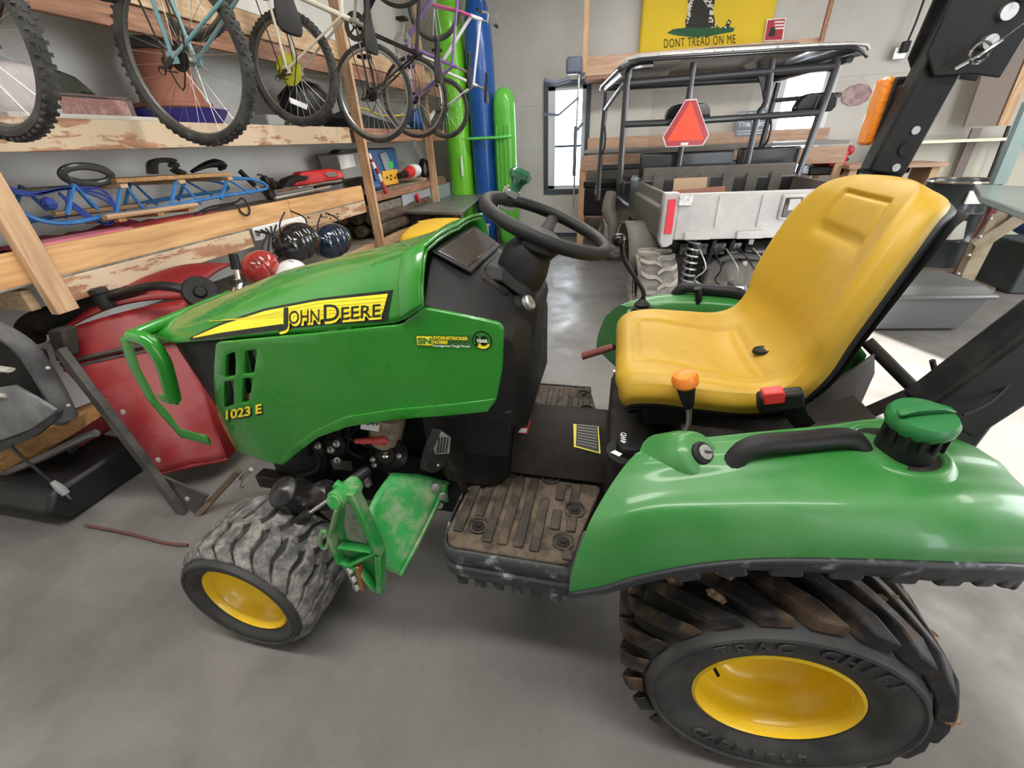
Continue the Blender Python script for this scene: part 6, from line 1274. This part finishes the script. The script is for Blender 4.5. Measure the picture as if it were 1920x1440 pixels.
for k in range(3): hose('coil', [X(800, 318, -2.6)+Vector((-.02*k, .14*math.cos(a), .11*math.sin(a)+.01*k)) for a in [2*PI*i/14 for i in range(15)]], .014, M_['black'], b, 0, 6)

# ================================================================ hung under the middle shelf: helmets and power strip
b = thing('power_strip', 'white power strip board screwed to the lower shelf rail', 'power strip', X(530, 430, -2.38)); xslab('strip_body', [(474, 428), (570, 404), (580, 425), (482, 452)], -2.37, .02, M_['decalw'], b)
for q in ((483, 437),): MB().lathe([(.02, 0), (.02, .006), (.012, .008), (0, .008)], X(*q, -2.365), (1, 0, 0), 14).build('round_socket', M_['steel'], b)
b = thing('punched_rail', 'pale rail with dark nail holes right of the power strip', 'rail', X(640, 410, -2.37))
rnd = random.Random(2)
xslab('rail', [(570, 405), (640, 389), (640, 410), (578, 427)], -2.37, .012, woodP, b)
for k in range(14): q = (rnd.uniform(576, 636), 0); py = 404-(q[0]-576)*.23+rnd.uniform(4, 16); MB().ball(X(q[0], py, -2.366), .007, 6).build('nail_hole', M_['black'], b)
def helmet(label, px, py, x, r, m, tilt, cat='helmet', straps=True, vents=5):
    c = X(px, py, x); b = thing('bicycle_helmet', label, cat, c, 0, None); ml = Matrix.Rotation(tilt, 3, 'Y') @ Matrix.Rotation(.5, 3, 'X')
    mb = MB(); n = 28
    def hp(a, t):
        th = t*PI*.56; v = Vector((math.cos(a)*math.sin(th)*.82, math.sin(a)*math.sin(th)*1.08, math.cos(th)*.86)); return v
    mb.grid(lambda a, t: c + ml @ (hp(2*PI*a, t)*r), n, 10); mb.build('shell', m, b, solid=.012)
    for k in range(vents):
        y = -.7+1.4*k/(vents-1) if vents > 1 else 0
        pts = [c + ml @ (Vector((x_, y*.75*(1-.3*abs(x_)), math.sqrt(max(.02, 1-x_*x_/.67-(y*.75)**2/1.17))*.86))*r*1.02) for x_ in (-.45, -.15, .15, .45)]
        MB().tube(pts, [.004, r*.085, r*.085, .004], 6, flat=.5, smooth=3).build('vent', M_['black'], b)
    for y in ((-.42, 0, .42) if r > .14 else ()):
        MB().tube([c + ml @ (Vector((x_, y*(1-.25*abs(x_)), math.sqrt(max(.02, 1-x_*x_/.67-y*y/1.17))*.86))*r*1.03) for x_ in (-.72, -.5, -.2, .1, .4, .7)], [r*.03, r*.12, r*.16, r*.17, r*.14, r*.03], 10, flat=.32, smooth=3).build('shell_ridge', m, b)
    if straps:
        for s in (-1, 1): hose('strap', [c+Vector((0, s*r*.8, r*.2)), c+Vector((.02, s*r*.9, r*.9)), c+Vector((0, s*.03, r*1.35))], .006, M_['black'], b, 4, 5)
    return b
hk = mat('helmet_black', (.015, .016, .018), .15, coat=1); hn_ = mat('helmet_navy', (.01, .022, .045), .12, coat=1)
helmet('glossy black helmet hanging by its straps below the shelf', 556, 455, -2.22, .155, hk, 1.1, vents=3)
helmet('black and navy helmet hanging right of the black one', 620, 452, -2.22, .155, hn_, 1.3, vents=4)
helmet('red bicycle helmet behind the hood of the tractor', 487, 500, -2.20, .108, mat('helmet_red', (.36, .035, .03), .2, coat=.8), .9, straps=False, vents=5)
helmet('white helmet with black slot just above the tractor hood', 545, 522, -2.10, .125, mat('helmet_white', (.72, .72, .72), .25, coat=.5), .3, straps=False, vents=2)
b = thing('strap_bundle', 'bundle of hanging black straps left of the helmets', 'strap', X(500, 430, -2.3))
for k in range(5): hose('strap', [X(478+k*10, 434-k*3, -2.33), X(500+k*4, 440, -2.3), X(492+k*12, 462, -2.28), X(500-k*3+k*k*3, 490+k*2, -2.26)], .007, M_['black'], b, 4, 5)
b = thing('cycle_handlebar', 'black handlebar grip with chrome clamp rising behind the hood', 'handlebar', X(445, 560, -1.9)); MB().tube([X(437, 476, -1.9), X(443, 505, -1.9)], [.022, .024], 10).build('grip', M_['black'], b)
MB().tube([X(443, 505, -1.9), X(448, 530, -1.9), X(446, 545, -1.9)], .013, 10).build('bar', M_['chrome'], b); MB().tube([X(436, 530, -1.88), X(450, 528, -1.9)], .018, 8).build('lever_clamp', drv, b); MB().tube([X(448, 530, -1.9), X(440, 556, -1.85), X(432, 562, -1.85)], .018, 8, smooth=2).build('chrome_lug', M_['chrome'], b)
bt_ = MB().tube([X(446, 545, -1.9), X(455, 590, -1.9), on(455, 590, -1.9, .02)], .014, 8).build('bar_stem', M_['kmetal'], b)

# ================================================================ behind the hood: firewood, steel table, toy car roof, bins
rnd = random.Random(4); bark = mat('bark', (.055, .042, .03), .9, dirt=(.13, .10, .07), amt=.5, scale=14, bump=1, bscale=25, stretch=(1, .3, 1)); bark2 = mat('split_wood', (.34, .20, .10), .8, dirt=(.22, .12, .06), amt=.4, scale=10)
k = 0
for row in range(5):
    for j in range(3):
        c = Vector((-2.50-.16*j+rnd.uniform(-.02, .02), 4.15+(.75 if row % 2 else .2)+rnd.uniform(-.1, .1), .60-.0*row)); r = rnd.uniform(.055, .075)
    c = Vector((-2.48, 4.75, .635+.0*row))
for row, z in enumerate((.045, .175, .305, .61, .735, .735)):
    if row == 5: continue
    for j in range(3):
        y0 = 4.18+rnd.uniform(-.03, .1); y1 = 5.6+rnd.uniform(-.2, .05); x = -2.44-.17*j; r = rnd.uniform(.058, .078)
        mb = MB(); mb.tube([(x+rnd.uniform(-.02, .02), y, z+rnd.uniform(-.006, .01)+.03) for y in (y0, (y0*2+y1)/3, (y0+2*y1)/3, y1)], r, 9)
        o = mb.build('firewood_log', bark if rnd.random() < .7 else bark2, None, sharp=50); k += 1
        tag(o, '%s log, %s row of the stack, %s' % ('bark covered' if o.data.materials[0] == bark else 'split reddish', ('bottom', 'second lowest', 'third lowest', 'third highest', 'second highest', 'top')[row], ('nearest the aisle', 'in the middle', 'against the wall')[j]), 'log', 'stacked firewood logs')
mtb = thing('steel_table', 'grey sheet steel table with raised back edge in front of the kayaks', 'table', (-2.0, 5.6, 0)); stl = mat('galvanised_sheet', (.30, .32, .31), .3, metal=.6, dirt=(.16, .16, .13), amt=.45, scale=4, soft=.3)
A, B_, C_, D_ = P(758, 396, 'z', .75), P(864, 398, 'z', .75), P(905, 364, 'z', .75), P(835, 362, 'z', .75)
MB().prism([A, B_, C_, Vector((A.x, C_.y, .75))], (0, 0, -.03)).build('table_top', stl, mtb, bevel=.003); MB().prism([A, A+Vector((0, 0, .17)), Vector((A.x, C_.y, .92)), Vector((A.x, C_.y, .75))], (-.012, 0, 0)).build('back_edge', mat('pale_sheet_steel', (.42, .46, .50), .35, metal=.3), mtb)
for q in (B_+Vector((-.04, .05, 0)), A+Vector((.05, .05, 0)), Vector((B_.x-.04, C_.y-.1, .75)), Vector((A.x+.05, C_.y-.1, .75))): MB().cyl((q.x, q.y, .73), (q.x, q.y, 0), .018, 8).build('leg', M_['kmetal'], mtb)
o = MB().box(X(783, 371, -2.36), (.03, .05, .10), Matrix.Rotation(.5, 3, 'X')).build('red_clip', M_['red'], None, bevel=.005); o.parent = None; tag(o, 'small red clip on the raised edge of the steel table', 'clip')
# toy car roof
ty = thing('toy_car', 'yellow plastic toy car with domed roof and posts behind the tractor hood', 'toy car', (-1.75, 4.25, 0)); tyl = mat('toy_yellow', (.80, .50, .05), .4)
tcn = Vector((-1.76, 4.24, .44))
def tp(a, b):
    th = -PI*.5+PI*b; ph = PI*(.02+.96*a); return tcn + Vector((.28*math.sin(th)*(1-.0*a), -.40*math.cos(ph), .30*math.sin(ph)**.7*math.cos(th)**.35 if math.cos(th) > 0 else 0))
MB().grid(lambda a, b: tcn + Vector((.20*(2*b-1), -.46*math.cos(PI*a), .155+.135*math.sin(PI*a)**.55*(1-.15*abs(2*b-1)**3))), 24, 10).build('roof', tyl, ty, solid=.022, sharp=50)
for sx in (-1, 1):
    for yy, z0 in ((-.42, 0), (-.20, 0), (.44, 0)): MB().tube([tcn+Vector((.19*sx, yy, .17 if abs(yy) > .3 else .27)), tcn+Vector((.22*sx, yy-.06*(1 if yy < 0 else -1), -.16))], .030, 8, flat=.8).build('roof_post', tyl, ty)
    m = MB(); m.prism([tcn+Vector((.20*sx, y, z)) for y, z in ((-.02, .30), (.30, .27), (.44, .17), (.46, -.14), (.30, -.14), (.22, .06), (.10, .18))], (-.03*sx, 0, 0)); m.build('side_panel', tyl, ty, bevel=.008)
MB().loft([[tcn+Vector((-w, y, z0)), tcn+Vector((w, y, z0)), tcn+Vector((w, y, z1)), tcn+Vector((-w, y, z1))] for w, y, z0, z1 in ((.22, -.55, -.34, -.22), (.28, -.40, -.38, -.14), (.28, .45, -.38, -.14), (.24, .58, -.34, -.2))]).build('body', mat('toy_red', (.5, .04, .03), .4), ty, bevel=.02)
for sx in (-1, 1):
    for yy in (-.36, .38): MB().cyl(tcn+Vector((.24*sx, yy, -.34)), tcn+Vector((.31*sx, yy, -.34)), .10, 20).build('wheel', M_['black'], ty)
bn = thing('white_bin', 'pale blue white plastic bin with grey lid in front of the blue kayak', 'bin', (-1.80, 5.75, 0)); bnc = P(885, 440, 'z', .42)
MB().loft([[Vector((-1.82+w*a, 5.72+d*b, z)) for a, b in ((-1, -1), (1, -1), (1, 1), (-1, 1))] for w, d, z in ((.12, .18, .01), (.14, .21, .40))]).build('tub', mat('pale_blue_tub', (.50, .56, .62), .4), bn, bevel=.01); MB().box((-1.82, 5.72, .415), (.31, .46, .03)).build('lid', mat('grey_lid', (.30, .33, .36), .4), bn, bevel=.006)
o = MB().box((-2.12, 5.55, .30), (.26, .5, .60)).build('beige_carton', mat('beige_carton', (.35, .32, .25), .7), None, bevel=.01); tag(o, 'beige carton under the steel table', 'box')
o = MB().cyl((-1.965, 5.42, .0), (-1.965, 5.42, .60), .03, 12).build('red_tube', M_['red']); tag(o, 'red upright tube beside the beige carton', 'tube')
# ================================================================ left foreground: dump cart on end, corded machine
def Q(px, py, y): return P(px, py, 'y', y)
redp = mat('scuffed_red_poly', (.21, .008, .010), .42, dirt=(.30, .08, .085), amt=.30, scale=6, soft=.25); redd = mat('red_poly_shade', (.22, .012, .013), .45, dirt=(.13, .018, .018), amt=.3, scale=8)
dk = mat('dusty_black_steel', (.035, .034, .034), .45, metal=.3, dirt=(.12, .11, .10), amt=.45, scale=9, soft=.25)
ct = thing('dump_cart', 'red plastic tub cart tipped on end in a black steel frame by the tractor nose', 'cart', (-1.9, 1.25, 0))
# tub: front face plane slopes; corners by pixel at measured depth
tl, tr, bl, br = Q(118, 688, 1.22), Q(350, 640, 1.55), Q(300, 888, 1.10), Q(425, 862, 1.28)
tl2, tr2 = Q(112, 622, 1.30), Q(350, 560, 1.70)
nrm = (tr-tl).cross(bl-tl).normalized()
if nrm.y > 0: nrm = -nrm
def tubf(a, b):
    p = (tl.lerp(tr, a)).lerp(bl.lerp(br, a), b); return p + nrm*(.05*math.sin(PI*a)*(.4+.6*b))
MB().grid(tubf, 16, 16).build('tub_face', redp, ct, solid=.012, sharp=60)
MB().grid(lambda a, b: tl2.lerp(tr2, a).lerp(tl.lerp(tr, a), b) + nrm*(.03*math.sin(PI*a)), 16, 6).build('tub_rim_face', redd, ct, solid=.012, sharp=60)
for k in range(2): MB().tube([tl.lerp(tr, a)+nrm*(.03*math.sin(PI*a)+.006)+Vector((0, 0, .012-.03*k)) for a in (0, .25, .5, .75, 1)], .010, 8).build('tub_seam', dk, ct)
for a, b, c, d in ((tl, bl, Vector((-.05, .22, .02)), 0), (tr, br, Vector((.0, .25, .05)), 0)): MB().add([a, b, b+c, a+c], [(0, 1, 2, 3)]).build('tub_side', redd, ct, solid=.010)
MB().add([bl, br, br+Vector((0, .25, .05)), bl+Vector((-.05, .22, .02))], [(0, 1, 2, 3)]).build('tub_end', redp, ct, solid=.010)
MB().tube([bl, bl.lerp(br, .5)+nrm*.05, br], .010, 8, smooth=4).build('tub_bead', redp, ct)
MB().grid(lambda a, b: tl2.lerp(tr2, a)+Vector((0, .35*b, .09*math.sin(PI*b*.5)+.05*math.sin(PI*a))), 14, 6).build('tub_top', redd, ct, solid=.012, sharp=60)
# steel frame rails
def rail(a, b, w, h, up=(0, -1, 0), nm='frame_rail', m=dk): mb = MB(); mb.beam(a, b, w, h, up); return mb.build(nm, m, ct, bevel=.003)
r0, r1 = Q(112, 655, 1.10), Q(372, 1000, .98); rail(r0, r1, .045, .03)
rail(Q(75, 655, 1.2), Q(182, 985, 1.02), .03, .03); rail(Q(150, 945, 1.04), Q(248, 890, 1.2), .035, .02, nm='cross_bar', m=mat('rusty_bar', (.13, .10, .07), .7, dirt=(.2, .14, .09), amt=.4, scale=20))
rail(Q(372, 965, 1.0), Q(448, 882, 1.12), .025, .03, nm='cross_bar', m=bpy.data.materials['rusty_bar'])
MB().prism([Q(282, 885, 1.05), Q(390, 930, 1.02), Q(366, 965, 1.0)], (0, .01, 0)).build('corner_gusset', dk, ct)
MB().prism([Q(135, 865, 1.1), Q(205, 892, 1.12), Q(155, 935, 1.06)], (0, .01, 0)).build('corner_gusset', dk, ct)
for q in ((232, 772, 1.05), (298, 862, 1.02), (136, 868, 1.08), (352, 935, .99)): MB().lathe([(.012, 0), (.012, .006), (0, .009)], Q(*q), (0, -1, .2), 8).build('frame_bolt', M_['steel'], ct)
MB().cyl(Q(452, 898, 1.12), Q(470, 880, 1.12), .010, 8).build('latch_pin', M_['steel'], ct)
MB().tube([Q(455, 900, 1.12), Q(450, 915, 1.12), Q(458, 912, 1.12)], .003, 6, smooth=3).build('latch_chain', M_['steel'], ct)
# dark top band with lever arm and wheel hub
MB().tube([Q(60, 640, 1.35), Q(58, 618, 1.38), Q(90, 598, 1.42), Q(200, 560, 1.5), Q(270, 540, 1.6)], [.05, .06, .06, .035, .02], 10, smooth=4).build('top_rubber_band', M_['dusty'], ct)
MB().prism([Q(85, 620, 1.22), Q(118, 618, 1.25), Q(125, 672, 1.2), Q(105, 680, 1.2)], (0, .06, 0)).build('end_clamp', M_['dusty'], ct, bevel=.01)
MB().tube([Q(205, 560, 1.45), Q(240, 546, 1.47), Q(290, 536, 1.5), Q(335, 540, 1.52), Q(360, 553, 1.55), Q(372, 560, 1.55)], [.016, .024, .026, .026, .024, .02], 10, smooth=4, flat=.8).build('lever_arm', M_['kmetal'], ct)
MB().lathe([(.030, 0), (.034, .02), (.030, .07), (.038, .075), (.036, .095), (.02, .10), (0, .10)], Q(205, 578, 1.44), (-.15, 0, 1), 16).build('arm_socket', M_['kmetal'], ct)
MB().lathe([(.03, -.01), (.065, -.012), (.075, 0), (.065, .015), (.03, .012), (.02, .03), (0, .03)], Q(375, 548, 1.56), (.75, -.5, .3), 20).build('arm_hub', M_['kmetal'], ct)
# shadowy crossing members behind
rail(Q(40, 925, 1.1), Q(170, 850, 1.15), .02, .03)
# corded machine at the left edge
mc = thing('corded_machine', 'dusty black plastic electric yard machine with hanging power cord, cut off at the left edge', 'machine', (-1.9, .95, 0)); dp = mat('dusty_black_poly', (.035, .036, .04), .45, dirt=(.13, .13, .13), amt=.45, scale=7, soft=.25)
MB().tube([Q(-60, 590, 1.0), Q(5, 622, 1.0), Q(50, 655, 1.0), Q(85, 705, 1.0), Q(110, 750, .99), Q(125, 785, .98)], [.03, .032, .034, .036, .036, .04], 10, smooth=4, flat=.7).build('guard_hoop', dp, mc)
MB().prism([Q(-60, 640, 1.06), Q(40, 655, 1.06), Q(85, 730, 1.05), Q(95, 790, 1.04), Q(-60, 800, 1.04)], (0, .05, 0)).build('back_shell', M_['black'], mc, bevel=.01)
MB().loft([[Q(-60, 735, .95), Q(28, 722, .95), Q(70, 745, .94), Q(106, 768, .93)], [Q(-60, 845, .90), Q(5, 825, .90), Q(60, 805, .90), Q(106, 773, .93)]], False, False).build('housing_top', mat('grey_poly_cover', (.10, .105, .11), .4, dirt=(.22, .23, .24), amt=.45, scale=8, soft=.2), mc, solid=.014, bevel=.003)
mb = MB(); mb.prism([Q(-60, 848, .90), Q(5, 828, .90), Q(60, 806, .90), Q(104, 776, .93), Q(100, 790, .93), Q(60, 822, .91), Q(5, 846, .91), Q(-60, 868, .91)], (0, .03, 0)); mb.build('housing_edge', dp, mc)
for x, y in ((80, 797), (32, 815)):
    for k in range(2): MB().beam(Q(x-9, y+3+k*4, .898), Q(x+5, y-3+k*4, .898), .004, .004).build('vent_slot', M_['black'], mc)
MB().ball(Q(112, 785, .97), .035, 12, (1.3, .8, .8)).build('end_cap', dp, mc)
for q in ((90, 690, .965), (128, 760, .95)): MB().ball(Q(*q), .008, 8).build('bright_screw', M_['steel'], mc)
for q in ((8, 690), (3, 737)): MB().tube([Q(q[0]-30, q[1], 1.0-.06*(q[1] > 700)), Q(q[0]+12, q[1]+4, 1.0-.06*(q[1] > 700))], [.022, .016], 10, flat=.5).build('pale_badge', mat('pale_plastic', (.45, .44, .40), .5) if q[1] == 690 else bpy.data.materials['pale_plastic'], mc)
hn = Q(0, 900, .92); MB().tube([Q(-60, 925, .92), Q(0, 893, .92), Q(80, 858, .95), Q(150, 824, 1.0), Q(180, 812, 1.02)], .017, 10, smooth=3).build('steel_handlebar', mat('worn_steel', (.18, .18, .18), .35, metal=.7), mc)
MB().tube([Q(20, 835, .9), Q(45, 860, .89), Q(75, 885, .88), Q(98, 905, .87)], .006, 8, smooth=4).build('power_cord', M_['black'], mc)
pl = MB().tube([Q(98, 903, .87), Q(112, 915, .87), Q(124, 926, .87)], [.010, .017, .015], 8, smooth=2).build('plug', mat('grey_plug', (.25, .26, .27), .5), mc)
for d in (-.006, .006): MB().beam(Q(124, 926, .87)+Vector((d, 0, 0)), Q(132, 936, .87)+Vector((d, 0, 0)), .004, .002).build('plug_prong', M_['steel'], pl)
o = MB().loft([[Q(px, py, 1.12)+Vector((0, dy, dz)) for dy, dz in ((0, 0), (0, .09), (.2, .12), (.2, 0))] for px, py in ((-60, 925), (60, 888), (150, 840))]).build('red_hull', redp, None, bevel=.02); tag(o, 'second red plastic tub low at the left edge under a board', 'tub')
mb = MB(); mb.prism([Q(-8, 835, .90), Q(60, 815, 1.0), Q(160, 775, 1.1), Q(160, 800, 1.08), Q(60, 862, 1.0), Q(-8, 890, .90)], (0, .18, .02)); tag(mb.build('plank', woodA), 'brown board under the black machine at the left edge', 'board')
b = MB().loft([[Vector((x, y, z)) for y, z in ((.85, .01), (.80, .10), (.86, .17), (1.25, .18), (1.3, .01))] for x in (-2.96, -2.6, -2.28)]); tag(b.build('black_deck', mat('glossy_black_deck', (.012, .012, .013), .45), None, bevel=.02), 'low glossy black deck on the floor at the left edge', 'deck')
tag(MB().tube([P(160, 985, 'z', .012), P(240, 1000, 'z', .012), P(310, 1018, 'z', .012), P(352, 1022, 'z', .012)], .006, 6, smooth=4).build('loose_strap', mat('dark_red_strap', (.12, .05, .045), .7)), 'thin dark red strap lying on the floor under the cart', 'strap')
